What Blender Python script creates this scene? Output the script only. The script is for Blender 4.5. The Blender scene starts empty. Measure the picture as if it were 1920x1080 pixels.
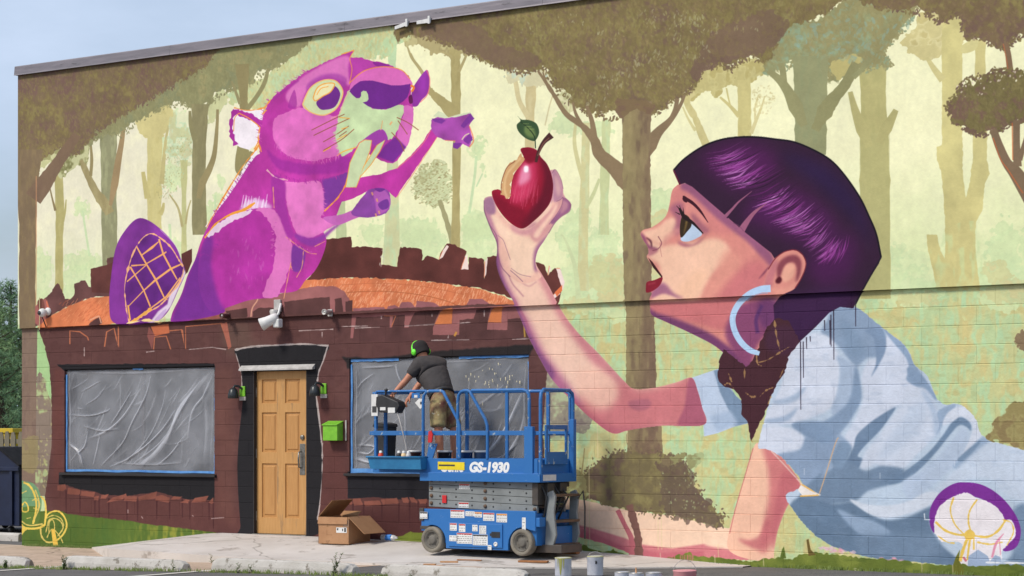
import bpy, bmesh, math, random
import numpy as np
from mathutils import Vector, Matrix, Euler

# ---------------------------------------------------------------- camera geometry
TH = math.radians(34.0)
FPX = 4020.0                 # focal length in photo pixels (1920 wide)
CXP, HORIZ = 960.0, 815.0    # principal column, horizon row in the photo
CAMZ = 1.56
DIST = 25.57
DX, DY = -math.sin(TH), math.cos(TH)     # view direction on the ground
RX, RY = math.cos(TH), math.sin(TH)      # right direction
CAMX, CAMY = -DIST*DX, -DIST*DY

def on_y(px, py, y=0.0):
    """photo pixel -> point on the vertical plane y = const (the wall is y = 0)"""
    a = (px-CXP)/FPX
    dx, dy, dz = DX+RX*a, DY+RY*a, (HORIZ-py)/FPX
    t = (y-CAMY)/dy
    return (CAMX+dx*t, y, CAMZ+dz*t)
def on_z(px, py, z=0.0):
    """photo pixel -> point on the level plane z = const"""
    a = (px-CXP)/FPX
    dx, dy, dz = DX+RX*a, DY+RY*a, (HORIZ-py)/FPX
    t = (z-CAMZ)/dz
    return (CAMX+dx*t, CAMY+dy*t, z)
# ---------------------------------------------------------------- camera, sky, sun, exposure
scene = bpy.context.scene
col = scene.collection
cam_d = bpy.data.cameras.new("camera")
cam_d.sensor_fit = 'HORIZONTAL'; cam_d.sensor_width = 36.0
cam_d.lens = 36.0*FPX/1920.0
cam_d.shift_y = (HORIZ-540.0)/1920.0
cam_d.clip_start = 0.1; cam_d.clip_end = 3000.0
cam = bpy.data.objects.new("camera", cam_d); col.objects.link(cam)
cam.location = (CAMX, CAMY, CAMZ); cam.rotation_euler = (math.radians(90), 0, TH)
scene.camera = cam

SUN_EL, SUN_AZ = math.radians(46), math.radians(-156)     # azimuth measured from +y towards +x
world = bpy.data.worlds.new("World"); scene.world = world; world.use_nodes = True
wn, wl = world.node_tree.nodes, world.node_tree.links
wn.clear()
sky = wn.new('ShaderNodeTexSky'); sky.sky_type = 'NISHITA'; sky.sun_disc = False
sky.sun_elevation = SUN_EL; sky.sun_rotation = SUN_AZ; sky.air_density = 1.0; sky.dust_density = 2.6; sky.ozone_density = 1.4
tc = wn.new('ShaderNodeTexCoord'); mp = wn.new('ShaderNodeMapping'); mp.inputs['Scale'].default_value = (1.2, 1.2, 3.2)
cn = wn.new('ShaderNodeTexNoise'); cn.inputs['Scale'].default_value = 2.3; cn.inputs['Detail'].default_value = 7; cn.inputs['Roughness'].default_value = 0.55
cr = wn.new('ShaderNodeValToRGB'); cr.color_ramp.elements[0].position = 0.34; cr.color_ramp.elements[1].position = 0.66
cr.color_ramp.elements[0].color = (0.25, 0.25, 0.25, 1); cr.color_ramp.elements[1].color = (0.95, 0.95, 0.95, 1)
mx = wn.new('ShaderNodeMix'); mx.data_type = 'RGBA'
mx.inputs[7].default_value = (4.75, 5.65, 7.2, 1)            # thin veil of high cloud over the clear sky
bg = wn.new('ShaderNodeBackground'); bg.inputs['Strength'].default_value = 0.072
wo = wn.new('ShaderNodeOutputWorld')
wl.new(tc.outputs['Generated'], mp.inputs['Vector']); wl.new(mp.outputs[0], cn.inputs['Vector']); wl.new(cn.outputs['Fac'], cr.inputs['Fac'])
wl.new(cr.outputs['Color'], mx.inputs[0]); wl.new(sky.outputs[0], mx.inputs[6]); wl.new(mx.outputs[2], bg.inputs['Color']); wl.new(bg.outputs[0], wo.inputs['Surface'])

sun_d = bpy.data.lights.new("sun", 'SUN'); sun_d.energy = 1.5; sun_d.angle = math.radians(12); sun_d.color = (1.0, 0.93, 0.82)
sun = bpy.data.objects.new("sun", sun_d); col.objects.link(sun)
_d = Vector((math.sin(SUN_AZ)*math.cos(SUN_EL), math.cos(SUN_AZ)*math.cos(SUN_EL), math.sin(SUN_EL)))
sun.rotation_euler = (-_d).to_track_quat('-Z', 'Y').to_euler()
sun.location = (0, -20, 30)
vs = scene.view_settings
vs.view_transform = 'Standard'; vs.look = 'None'; vs.gamma = 1.0; vs.use_curve_mapping = False; vs.exposure = 0.92
scene.cycles.use_denoising = True
scene.cycles.max_bounces = 6; scene.cycles.transparent_max_bounces = 12
# ---------------------------------------------------------------- helpers
random.seed(11)
class MB:
    """collects simple shapes; build() links them as one mesh object"""
    def __init__(s): s.v = []; s.f = []; s.sm = []
    def add(s, vs, fs, smooth=False):
        o = len(s.v); s.v += [tuple(map(float, q)) for q in vs]; s.f += [tuple(i+o for i in q) for q in fs]; s.sm += [smooth]*len(fs); return s
    def box(s, x0, x1, y0, y1, z0, z1):
        return s.add([(x0, y0, z0), (x1, y0, z0), (x1, y1, z0), (x0, y1, z0), (x0, y0, z1), (x1, y0, z1), (x1, y1, z1), (x0, y1, z1)],
                     [(3, 2, 1, 0), (4, 5, 6, 7), (0, 1, 5, 4), (1, 2, 6, 5), (2, 3, 7, 6), (3, 0, 4, 7)])
    def hexa(s, p):                         # 8 corners, bottom ring then top ring
        return s.add(p, [(3, 2, 1, 0), (4, 5, 6, 7), (0, 1, 5, 4), (1, 2, 6, 5), (2, 3, 7, 6), (3, 0, 4, 7)])
    def prism(s, poly, axis, a, b):
        """polygon (2-D) pushed along an axis from a to b; poly in the two remaining axes"""
        n = len(poly)
        def P(q, t): return {'y': (q[0], t, q[1]), 'x': (t, q[0], q[1]), 'z': (q[0], q[1], t)}[axis]
        vs = [P(q, a) for q in poly]+[P(q, b) for q in poly]
        fs = [tuple(range(n))[::-1], tuple(range(n, 2*n))]+[(i, (i+1) % n, (i+1) % n+n, i+n) for i in range(n)]
        return s.add(vs, fs)
    def tube(s, pts, r, n=10, cap=True, smooth=True):
        P = [Vector(p) for p in pts]; m = len(P)
        R = r if hasattr(r, '__len__') else [r]*m
        rings = []; up = None
        for i, p in enumerate(P):
            t = (P[min(i+1, m-1)]-P[max(i-1, 0)]).normalized()
            if up is None:
                up = t.orthogonal().normalized()
            up = (up-t*up.dot(t)).normalized(); sd = t.cross(up)
            rings.append([p+(up*math.cos(2*math.pi*k/n)+sd*math.sin(2*math.pi*k/n))*R[i] for k in range(n)])
        vs = [q for g in rings for q in g]
        fs = [(i*n+k, i*n+(k+1) % n, (i+1)*n+(k+1) % n, (i+1)*n+k) for i in range(m-1) for k in range(n)]
        s.add(vs, fs, smooth)
        if cap:
            s.add(rings[0], [tuple(range(n))[::-1]]); s.add(rings[-1], [tuple(range(n))])
        return s
    def lathe(s, prof, c, axis='z', n=24, smooth=True, cap=True):
        """profile [(radius, height)] spun about an axis through c"""
        vs = []; m = len(prof); c = Vector(c)
        for r, h in prof:
            for k in range(n):
                a = 2*math.pi*k/n; u, w = r*math.cos(a), r*math.sin(a)
                vs.append(c+Vector({'z': (u, w, h), 'y': (u, h, w), 'x': (h, u, w)}[axis]))
        fs = [(i*n+k, i*n+(k+1) % n, (i+1)*n+(k+1) % n, (i+1)*n+k) for i in range(m-1) for k in range(n)]
        s.add(vs, fs, smooth)
        if cap and prof[0][0] > 1e-5: s.add(vs[:n], [tuple(range(n))[::-1]])
        if cap and prof[-1][0] > 1e-5: s.add(vs[-n:], [tuple(range(n))])
        return s
    def mesh(s, name):
        me = bpy.data.meshes.new(name); me.from_pydata(s.v, [], s.f)
        me.polygons.foreach_set('use_smooth', s.sm)
        bm = bmesh.new(); bm.from_mesh(me); bmesh.ops.recalc_face_normals(bm, faces=bm.faces); bm.to_mesh(me); bm.free()
        return me
    def build(s, name, m, parent=None, bevel=0.0):
        return link(name, s.mesh(name), m, parent, bevel)
def link(name, me, m, parent=None, bevel=0.0):
    o = bpy.data.objects.new(name, me); col.objects.link(o)
    if m is not None and not me.materials: me.materials.append(m)
    if parent is not None: adopt(o, parent)
    if bevel:
        b = o.modifiers.new("bevel", 'BEVEL'); b.width = bevel; b.segments = 2; b.limit_method = 'ANGLE'; b.angle_limit = math.radians(40)
    return o
def wloc(o):
    v = Vector(o.location)
    while o.parent is not None:
        o = o.parent; v = v+Vector(o.location) if False else v
    return v
ROOT = {}
def adopt(o, parent):
    """parent while the child's mesh stays in world coordinates"""
    o.parent = parent
    b = ROOT.get(parent.name, Vector((0, 0, 0)))
    o.matrix_parent_inverse = Matrix.Translation(-b) if parent.type == 'EMPTY' else Matrix.Identity(4)
def thing(name, loc, label, cat, group=None, rz=0.0):
    e = bpy.data.objects.new(name, None); col.objects.link(e); e.location = loc; e.empty_display_size = 0.2
    ROOT[e.name] = Vector(loc); e.rotation_euler.z = rz
    return tag(e, label, cat, group)
def tag(o, label=None, cat=None, group=None, kind=None):
    for k, v in (('label', label), ('category', cat), ('group', group), ('kind', kind)):
        if v: o[k] = v
    return o
def struct(o):
    o['kind'] = 'structure'; return o
def copy_tree(o, parent=None):
    c = o.copy(); col.objects.link(c)
    if parent is not None: c.parent = parent
    for ch in list(o.children): copy_tree(ch, c)
    return c

# ---------------------------------------------------------------- procedural materials
def srgb(r, g, b):
    f = lambda c: c/12.92 if c <= 0.04045 else ((c+0.055)/1.055)**2.4
    return (f(r/255), f(g/255), f(b/255), 1.0)
def mat(name, c, rough=0.6, c2=None, scale=6.0, amt=0.5, bump=0.0, bscale=60.0, metal=0.0, c3=None, s3=30.0, t3=0.62, stretch=(1, 1, 1), spec=0.4, detail=6.0):
    m = bpy.data.materials.new(name); m.use_nodes = True
    n, l = m.node_tree.nodes, m.node_tree.links
    b = n['Principled BSDF']; b.inputs['Roughness'].default_value = rough; b.inputs['Metallic'].default_value = metal
    b.inputs['Specular IOR Level'].default_value = spec; b.inputs['Base Color'].default_value = c
    t = n.new('ShaderNodeTexCoord'); mp = n.new('ShaderNodeMapping'); mp.inputs['Scale'].default_value = stretch
    g = n.new('ShaderNodeNewGeometry'); l.new(g.outputs['Position'], mp.inputs['Vector'])
    out = None
    if c2 is not None:
        z = n.new('ShaderNodeTexNoise'); z.inputs['Scale'].default_value = scale; z.inputs['Detail'].default_value = detail; z.inputs['Roughness'].default_value = 0.62
        l.new(mp.outputs[0], z.inputs['Vector'])
        r = n.new('ShaderNodeValToRGB'); r.color_ramp.elements[0].position = 0.5-0.25*amt; r.color_ramp.elements[1].position = 0.5+0.25*amt
        r.color_ramp.elements[0].color = c; r.color_ramp.elements[1].color = c2
        l.new(z.outputs['Fac'], r.inputs['Fac']); out = r.outputs['Color']
    if c3 is not None:
        z = n.new('ShaderNodeTexNoise'); z.inputs['Scale'].default_value = s3; z.inputs['Detail'].default_value = 5; z.inputs['Roughness'].default_value = 0.7
        l.new(mp.outputs[0], z.inputs['Vector'])
        r = n.new('ShaderNodeValToRGB'); r.color_ramp.elements[0].position = t3; r.color_ramp.elements[1].position = t3+0.06
        l.new(z.outputs['Fac'], r.inputs['Fac'])
        x = n.new('ShaderNodeMix'); x.data_type = 'RGBA'
        if out is None: x.inputs[6].default_value = c
        else: l.new(out, x.inputs[6])
        x.inputs[7].default_value = c3; l.new(r.outputs['Color'], x.inputs[0]); out = x.outputs[2]
    if out is not None: l.new(out, b.inputs['Base Color'])
    if bump:
        z = n.new('ShaderNodeTexNoise'); z.inputs['Scale'].default_value = bscale; z.inputs['Detail'].default_value = 6
        l.new(mp.outputs[0], z.inputs['Vector'])
        q = n.new('ShaderNodeBump'); q.inputs['Strength'].default_value = bump; q.inputs['Distance'].default_value = 0.02
        l.new(z.outputs['Fac'], q.inputs['Height']); l.new(q.outputs[0], b.inputs['Normal'])
    return m
# ---------------------------------------------------------------- the mural, painted in wall metres
RES = 170.0
CL_Y = -0.05                  # face of the upper cladding
WX0, WX1, WZ0, WZ1 = -8.6, 9.6, -0.45, 6.80
MW, MH = int((WX1-WX0)*RES), int((WZ1-WZ0)*RES)
rng = np.random.default_rng(7)

def midline(px):              # bottom edge of the upper cladding, photo pixels
    return 616-0.0449*(px-34)
def T(p):
    """photo pixels -> mural pixels (the paint lies on the cladding above, on the blocks below)"""
    p = np.asarray(p, float).reshape(-1, 2)
    yy = np.where(p[:, 1] < midline(p[:, 0]), CL_Y, 0.0)
    a = (p[:, 0]-CXP)/FPX
    dx, dy, dz = DX+RX*a, DY+RY*a, (HORIZ-p[:, 1])/FPX
    t = (yy-CAMY)/dy
    return np.stack([(CAMX+dx*t-WX0)*RES, (WZ1-(CAMZ+dz*t))*RES], 1)

def noise(cx, cy, seed):
    r = np.random.default_rng(seed)
    gw, gh = int(MW/cx)+3, int(MH/cy)+3
    g = r.random((gh, gw)).astype(np.float32)
    x = np.arange(MW)/cx; y = np.arange(MH)/cy
    xi = x.astype(int); yi = y.astype(int)
    fx = (x-xi); fy = (y-yi)
    fx = (fx*fx*(3-2*fx)).astype(np.float32); fy = (fy*fy*(3-2*fy)).astype(np.float32)
    top = g[yi]*(1-fy)[:, None]+g[yi+1]*fy[:, None]
    return top[:, xi]*(1-fx)+top[:, xi+1]*fx
N4 = noise(4, 4, 1); N8 = noise(8, 8, 2); N18 = noise(18, 16, 3); N45 = noise(45, 40, 4); N130 = noise(130, 110, 5)
NV = 0.6*noise(9, 30, 6)+0.4*noise(5, 12, 7)        # upright brush marks
NH = 0.6*noise(26, 8, 8)+0.4*noise(12, 5, 9)
LEAF = 0.44*N8+0.30*N18+0.10*N45+0.22*N4
LEAF = (LEAF-LEAF.mean())/LEAF.std()
MOT = 0.45*N45+0.3*N18+0.25*N130
MOT = (MOT-MOT.mean())/MOT.std()

IMG = np.zeros((MH, MW, 3), np.float32)

def C(*c):
    return np.array(c, np.float32)/255.0
def spl(p, closed=True, k=6):
    p = np.asarray(p, float).reshape(-1, 2)
    n = len(p)
    if closed:
        q = np.vstack([p[-1], p, p[0], p[1]]); m = n
    else:
        q = np.vstack([2*p[0]-p[1], p, 2*p[-1]-p[-2]]); m = n-1
    t = (np.arange(k)/k)[:, None]
    out = []
    for i in range(m):
        a, b, c, d = q[i], q[i+1], q[i+2], q[i+3]
        out.append(0.5*((2*b)+(c-a)*t+(2*a-5*b+4*c-d)*t*t+(3*b-a-3*c+d)*t**3))
    if not closed:
        out.append(p[-1:])
    return np.vstack(out)
def dens(p, step=5.0):
    p = np.asarray(p, float).reshape(-1, 2); q = np.roll(p, -1, 0)
    out = []
    for a, b in zip(p, q):
        n = max(1, int(np.hypot(*(b-a))/step))
        out.append(a+(b-a)*(np.arange(n)/n)[:, None])
    return np.vstack(out)
def raster(P, pad=0):
    """antialiased even-odd fill of a polygon given in mural pixels"""
    x0 = max(0, int(P[:, 0].min())-1-pad); x1 = min(MW, int(P[:, 0].max())+2+pad)
    y0 = max(0, int(P[:, 1].min())-1-pad); y1 = min(MH, int(P[:, 1].max())+2+pad)
    if x1 <= x0 or y1 <= y0:
        return None
    M = np.zeros((y1-y0, x1-x0), np.float32)
    A = P; B = np.roll(P, -1, 0)
    ya, yb = A[:, 1], B[:, 1]
    keep = ya != yb
    A, B, ya, yb = A[keep], B[keep], ya[keep], yb[keep]
    sl = (B[:, 0]-A[:, 0])/(yb-ya)
    lo, hi = np.minimum(ya, yb), np.maximum(ya, yb)
    W = x1-x0
    for r in range(max(0, int(P[:, 1].min())-y0-1), min(y1-y0, int(P[:, 1].max())-y0+2)):
        for o in (0.25, 0.75):
            y = y0+r+o
            h = (lo <= y) & (hi > y)
            if not h.any():
                continue
            xs = np.sort(A[h, 0]+(y-ya[h])*sl[h])-x0
            for u, v in zip(xs[0::2], xs[1::2]):
                u = max(u, 0.0); v = min(v, float(W))
                if v <= u:
                    continue
                i, j = int(u), int(v)
                if i == j:
                    M[r, i] += 0.5*(v-u)
                else:
                    M[r, i] += 0.5*(i+1-u)
                    if j > i+1:
                        M[r, i+1:j] += 0.5
                    if j < W:
                        M[r, j] += 0.5*(v-j)
    return [x0, y0, np.minimum(M, 1.0)]
def box1(M, r, ax):
    n = M.shape[ax]
    pw = [(0, 0), (0, 0)]; pw[ax] = (r+1, r)
    c = np.cumsum(np.pad(M, pw, mode='edge'), axis=ax)
    if ax == 0:
        return (c[2*r+1:2*r+1+n]-c[:n])/(2*r+1)
    return (c[:, 2*r+1:2*r+1+n]-c[:, :n])/(2*r+1)
def blur(M, r):
    r = max(1, int(r))
    for _ in range(2):
        M = box1(box1(M, r, 0), r, 1)
    return M
def shape(pts, spline=1, rough=0.0, soft=0.0, clip=None, scale=9.0):
    p = spl(pts) if spline else dens(pts)
    if rough:
        n = len(p); k = max(4, int(n/2))
        t = np.roll(p, -1, 0)-np.roll(p, 1, 0); L = np.hypot(t[:, 0], t[:, 1])+1e-6
        p = dens(p, 3.0); n = len(p)
        t = np.roll(p, -1, 0)-np.roll(p, 1, 0); L = np.hypot(t[:, 0], t[:, 1])+1e-6
        w = rng.normal(0, rough, n)+np.repeat(rng.normal(0, rough, n//4+1), 4)[:n]*0.7
        p = p+np.stack([-t[:, 1]/L, t[:, 0]/L], 1)*w[:, None]
    m = raster(T(p), int(soft*2+2) if soft else 0)
    if m is None:
        return None
    if soft:
        m[2] = blur(m[2], soft)
    if clip is not None:
        m = inter(m, clip)
    return m
def inter(m, c):
    x0, y0, M = m; cx, cy, CM = c
    ax0, ay0 = max(x0, cx), max(y0, cy)
    ax1, ay1 = min(x0+M.shape[1], cx+CM.shape[1]), min(y0+M.shape[0], cy+CM.shape[0])
    if ax1 <= ax0 or ay1 <= ay0:
        return None
    return [ax0, ay0, M[ay0-y0:ay1-y0, ax0-x0:ax1-x0]*CM[ay0-cy:ay1-cy, ax0-cx:ax1-cx]]
def lay(m, col, a=1.0, tex=0.0, nz=None):
    if m is None:
        return None
    x0, y0, M = m; h, w = M.shape
    v = IMG[y0:y0+h, x0:x0+w]
    al = (M*a)[..., None]
    c = np.broadcast_to(np.asarray(col, np.float32), v.shape)
    if tex:
        n = MOT if nz is None else nz
        c = c*(1+tex*n[y0:y0+h, x0:x0+w, None])
    v += (c-v)*al
    return m
def fill(pts, col, spline=1, rough=0.0, soft=0.0, a=1.0, tex=0.0, clip=None, nz=None):
    m = shape(pts, spline, rough, soft, clip)
    return lay(m, col, a, tex, nz)
def grad(m, p0, p1, c0, c1, a=1.0):
    """linear blend from c0 at p0 to c1 at p1 inside mask m"""
    if m is None:
        return
    (ax, ay), (bx, by) = T([p0, p1])
    x0, y0, M = m; h, w = M.shape
    X = np.arange(x0, x0+w)[None, :]; Y = np.arange(y0, y0+h)[:, None]
    t = ((X-ax)*(bx-ax)+(Y-ay)*(by-ay))/((bx-ax)**2+(by-ay)**2)
    t = np.clip(t, 0, 1)[..., None].astype(np.float32)
    lay(m, c0*(1-t)+c1*t, a)
def stroke(pts, w, col, w2=None, a=1.0, rough=0.0, spline=1, soft=0, clip=None, tex=0.0):
    p = np.asarray(pts, float).reshape(-1, 2)
    p = spl(p, closed=False) if (spline and len(p) > 2) else p
    if len(p) == 2:
        p = p[0]+(p[1]-p[0])*np.linspace(0, 1, 8)[:, None]
    t = np.gradient(p, axis=0); L = np.hypot(t[:, 0], t[:, 1])[:, None]+1e-6
    nrm = np.stack([-t[:, 1], t[:, 0]], 1)/L
    if np.ndim(w):
        ww = np.interp(np.linspace(0, 1, len(p)), np.linspace(0, 1, len(w)), w)/2
    else:
        ww = np.linspace(w, w if w2 is None else w2, len(p))/2
    ww = ww+(rng.normal(0, rough, len(p)) if rough else 0)
    q = np.vstack([p+nrm*ww[:, None], (p-nrm*ww[:, None])[::-1]])
    m = shape(q, 0, 0, soft, clip)
    return lay(m, col, a, tex)
def foliage(pts, cols, edge=9, amp=0.42, a=1.0, thr=(0.25, 0.9), seed=0, clip=None, spline=1, holes=0.0):
    """ragged leafy patch: noise eats the outline, colours change in clumps"""
    m = shape(pts, spline, 0, 0, None)
    if m is None:
        return None
    x0, y0, M = m
    pd = int(edge*2.5)
    X0, Y0 = max(0, x0-pd), max(0, y0-pd)
    X1, Y1 = min(MW, x0+M.shape[1]+pd), min(MH, y0+M.shape[0]+pd)
    F = np.zeros((Y1-Y0, X1-X0), np.float32)
    F[y0-Y0:y0-Y0+M.shape[0], x0-X0:x0-X0+M.shape[1]] = M
    F = blur(F, edge)
    oy, ox = (seed*137) % 400, (seed*211) % 700
    lf = np.roll(np.roll(LEAF, oy, 0), ox, 1)[Y0:Y1, X0:X1] if seed else LEAF[Y0:Y1, X0:X1]
    f = F+np.clip(lf*amp*0.28, -0.6, 0.6)*np.minimum(1.0, 4.6*F*(1-F))
    if holes:
        f = f-holes*np.clip(np.roll(LEAF, 333, 1)[Y0:Y1, X0:X1], 0, 3)*0.3
    A = np.clip((f-0.5)*9+0.5, 0, 1)
    mo = np.roll(MOT, oy+60, 0)[Y0:Y1, X0:X1]+0.55*lf
    col = np.broadcast_to(np.asarray(cols[0], np.float32), A.shape+(3,)).copy()
    for c, th in zip(cols[1:], thr):
        k = np.clip((mo-th)*1.3, 0, 1)[..., None]*0.85
        col += (np.asarray(c, np.float32)-col)*k
    if len(cols) > 3:
        k = np.clip((-mo-0.6)*1.1, 0, 1)[..., None]*0.8
        col += (np.asarray(cols[3], np.float32)-col)*k
    m = [X0, Y0, A.astype(np.float32)]
    if clip is not None:
        m = inter(m, clip)
        if m is None:
            return None
        col = col[m[1]-Y0:m[1]-Y0+m[2].shape[0], m[0]-X0:m[0]-X0+m[2].shape[1]]
    lay(m, col, a)
    return m
def blob(cx, cy, rx, ry, cols, edge=7, amp=0.7, a=1.0, seed=1, holes=0.0):
    an = np.linspace(0, 2*math.pi, 13)[:-1]
    rr = 1+rng.uniform(-0.2, 0.2, 12)
    foliage(np.stack([cx+rx*rr*np.cos(an), cy+ry*rr*np.sin(an)], 1), cols, edge, amp, a, seed=seed, holes=holes)
STAMP = {}
def stamp(r, el, k):
    key = (round(r*2), round(el*4), k)
    if key not in STAMP:
        n = int(r+2); a = k*math.pi/8
        X, Y = np.meshgrid(np.arange(-n, n+1), np.arange(-n, n+1))
        u = (X*math.cos(a)+Y*math.sin(a))/r; v = (-X*math.sin(a)+Y*math.cos(a))/(r*el)
        STAMP[key] = np.clip((1-np.sqrt(u*u+v*v))*r*0.8+0.5, 0, 1).astype(np.float32)
    return STAMP[key]
def dabs(pts, n, cols, r=(2.0, 4.0), el=0.5, ang=(0, 8), a=0.8, spline=1, region=None):
    m = region if region is not None else shape(pts, spline)
    if m is None:
        return
    x0, y0, M = m; h, w = M.shape
    xs = rng.integers(0, w, n*3); ys = rng.integers(0, h, n*3)
    ok = np.nonzero(M[ys, xs] > 0.5)[0][:n]
    rs = rng.uniform(r[0], r[1], len(ok)); ks = rng.integers(ang[0], ang[1], len(ok)); ci = rng.integers(0, len(cols), len(ok))
    al = rng.uniform(0.5, 1.0, len(ok))*a
    for q, i in enumerate(ok):
        S = stamp(rs[q], el, int(ks[q])); s = S.shape[0]//2
        X, Y = x0+xs[i], y0+ys[i]
        if X-s < 0 or Y-s < 0 or X+s+1 > MW or Y+s+1 > MH:
            continue
        v = IMG[Y-s:Y+s+1, X-s:X+s+1]
        v += (cols[ci[q]]-v)*(S*al[q])[..., None]
def brush(m, n, base, spread=0.10, r=(2.5, 6.0), el=0.42, ang=(1, 6), a=0.55, tint=()):
    """painterly strokes of nearby tones inside a painted area"""
    if m is None:
        return
    base = np.asarray(base, np.float32)
    cols = [np.clip(base*(1+spread*k), 0, 1) for k in (-1.0, -0.6, -0.3, 0.3, 0.6, 1.0, 1.3)]+[np.asarray(t, np.float32) for t in tint]
    dabs(None, n, cols, r, el, ang, a, region=m)
def fringe(pts, n, cols, out=7.0, r=(2.0, 4.2), el=0.55, a=0.95):
    """leaf dabs scattered along an open outline"""
    p = spl(pts, closed=False, k=8)
    i = rng.integers(0, len(p)-1, n); q = p[i]+rng.normal(0, out*0.45, (n, 2))
    t = T(q); rs = rng.uniform(r[0], r[1], n)
    for k in range(n):
        S = stamp(rs[k], el, int(rng.integers(0, 8))); s = S.shape[0]//2; X, Y = int(t[k, 0]), int(t[k, 1])
        if X-s < 0 or Y-s < 0 or X+s+1 > MW or Y+s+1 > MH:
            continue
        v = IMG[Y-s:Y+s+1, X-s:X+s+1]; v += (cols[int(rng.integers(0, len(cols)))]-v)*(S*a)[..., None]
def trunk(pts, ws, col, tex=0.05, rough=0.6, streak=None):
    m = stroke(pts, ws, col, rough=rough)
    if m is None:
        return None
    if streak is not None:
        x0, y0, M = m; h, w = M.shape
        k = np.clip((NV[y0:y0+h, x0:x0+w]-0.5)*4, 0, 1)
        lay([x0, y0, M*k], streak, 0.6)
    return m

def paint_mural():
    cream, creamL, mint, mintD = C(241, 240, 197), C(231, 227, 201), C(206, 224, 176), C(178, 208, 165)
    tan, tanD, olive, brown, plum = C(205, 196, 138), C(186, 176, 120), C(140, 126, 84), C(122, 104, 80), C(120, 95, 86)
    gg = C(142, 142, 104)
    # --- ground colour of the whole wall
    P = T([[0, 100], [0, 620], [1920, 100], [1920, 560]])
    z = (WZ1-np.arange(MH)/RES)
    t = np.clip((4.6-z)/1.5, 0, 1)[:, None, None].astype(np.float32)
    IMG[:] = cream*(1-t)+C(214, 226, 172)*t
    xx = (WX0+np.arange(MW)/RES)
    k = np.clip((-2.5-xx)/3.0, 0, 1)[None, :, None].astype(np.float32)
    IMG[:] = IMG*(1-k)+(creamL*(1-t*0.5)+mint*t*0.5)*k
    lay([0, 0, np.clip(MOT*0.35, 0, 1)], C(234, 232, 190), 0.5)
    lay([0, 0, np.clip(-MOT*0.3-0.1, 0, 1)], C(246, 245, 206), 0.45)
    # --- lower wall: mint and tan brushwork
    low = np.clip((3.12-z)*60, 0, 1)[:, None]*np.ones((1, MW), np.float32)
    low = low.astype(np.float32)
    lay([0, 0, low], C(190, 209, 158))
    lay([0, 0, low*np.clip((NV-0.5)*5+0.3, 0, 1)], C(205, 200, 142), 0.75)
    lay([0, 0, low*np.clip((NV[::-1]-0.56)*7, 0, 1)], C(184, 216, 170), 0.8)
    lay([0, 0, low*np.clip((N18*0.5+N45*0.5-0.56)*9, 0, 1)], C(202, 186, 128), 0.7)
    lay([0, 0, low*np.clip((NH-0.62)*8, 0, 1)], C(172, 174, 122), 0.28)
    brush([0, 0, low], 9000, C(196, 206, 152), 0.04, (3, 9), 0.45, (2, 7), 0.5, tint=(C(184, 214, 166), C(206, 192, 134), C(200, 200, 140), C(212, 206, 150)))
    # --- far foliage, pale
    pale = [C(207, 223, 172), C(197, 217, 168), C(216, 227, 178)]
    for cx, cy, rx, ry in [(75, 520, 22, 60), (85, 580, 25, 40), (150, 490, 28, 22), (150, 525, 35, 28), (130, 555, 26, 25), (182, 500, 20, 20),
                           (150, 388, 14, 16), (162, 400, 10, 8), (325, 330, 22, 26), (322, 278, 22, 24), (338, 250, 20, 25), (332, 225, 22, 22),
                           (415, 340, 9, 14), (405, 372, 12, 10), (395, 400, 12, 25), (335, 480, 14, 40), (310, 470, 14, 30),
                           (780, 430, 40, 26), (790, 460, 50, 30), (700, 440, 24, 24), (895, 455, 36, 50), (895, 420, 26, 30),
                           (893, 275, 18, 18), (896, 285, 14, 14), (905, 318, 6, 12), (1080, 420, 26, 28), (1070, 450, 34, 24), (1130, 470, 40, 40),
                           (1150, 540, 60, 60), (1090, 540, 70, 50), (1110, 500, 44, 36), (1240, 390, 30, 34), (1240, 450, 40, 60),
                           (1700, 500, 40, 26), (1690, 545, 55, 30), (1740, 540, 50, 24), (1885, 470, 34, 40), (1890, 530, 60, 50), (1680, 470, 20, 14),
                           (1965, 480, 60, 60), (1880, 430, 18, 22), (1060, 235, 34, 20), (1120, 240, 30, 18)]:
        blob(cx, cy, rx, ry, pale, edge=7, amp=1.3, a=0.8, seed=int(cx) % 17+1)
    for cx, cy, rx, ry in [(1240, 430, 24, 40), (1140, 520, 44, 40), (1180, 545, 60, 30), (1250, 520, 30, 40), (1890, 545, 50, 26), (1870, 510, 30, 22), (1720, 560, 40, 14), (1100, 570, 40, 14)]:
        blob(cx, cy, rx, ry, [C(206, 204, 150), C(196, 208, 158), C(212, 200, 148)], edge=6, amp=1.1, a=0.8, seed=int(cx) % 13+2)
    for pts, w in [([155, 395, 160, 430, 168, 480], 4), ([893, 292, 890, 330, 880, 400], 5), ([905, 325, 893, 350], 3), ([404, 365, 403, 420], 4), ([318, 420, 322, 500], 5)]:
        stroke(pts, w, C(198, 219, 172), a=0.9)
    # --- far trunks
    pg, pt = C(200, 212, 168), C(207, 202, 152)
    trunk([735, 60, 735, 120, 736, 330, 734, 500], [14, 15, 20, 32], C(205, 207, 160), streak=C(186, 212, 170))
    trunk([736, 70, 735, 128], 15, C(188, 212, 168))
    trunk([640, 360, 640, 460], [14, 22], C(190, 202, 155))
    trunk([1093, 545, 1094, 430, 1097, 330, 1099, 230], [22, 18, 16, 14], C(208, 203, 152), streak=C(200, 210, 165))
    stroke([1093, 335, 1083, 300, 1077, 265, 1080, 225], [9, 8, 7, 5], C(208, 203, 152))
    stroke([1098, 390, 1112, 365, 1124, 335], [8, 7, 5], C(203, 208, 158))
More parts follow.
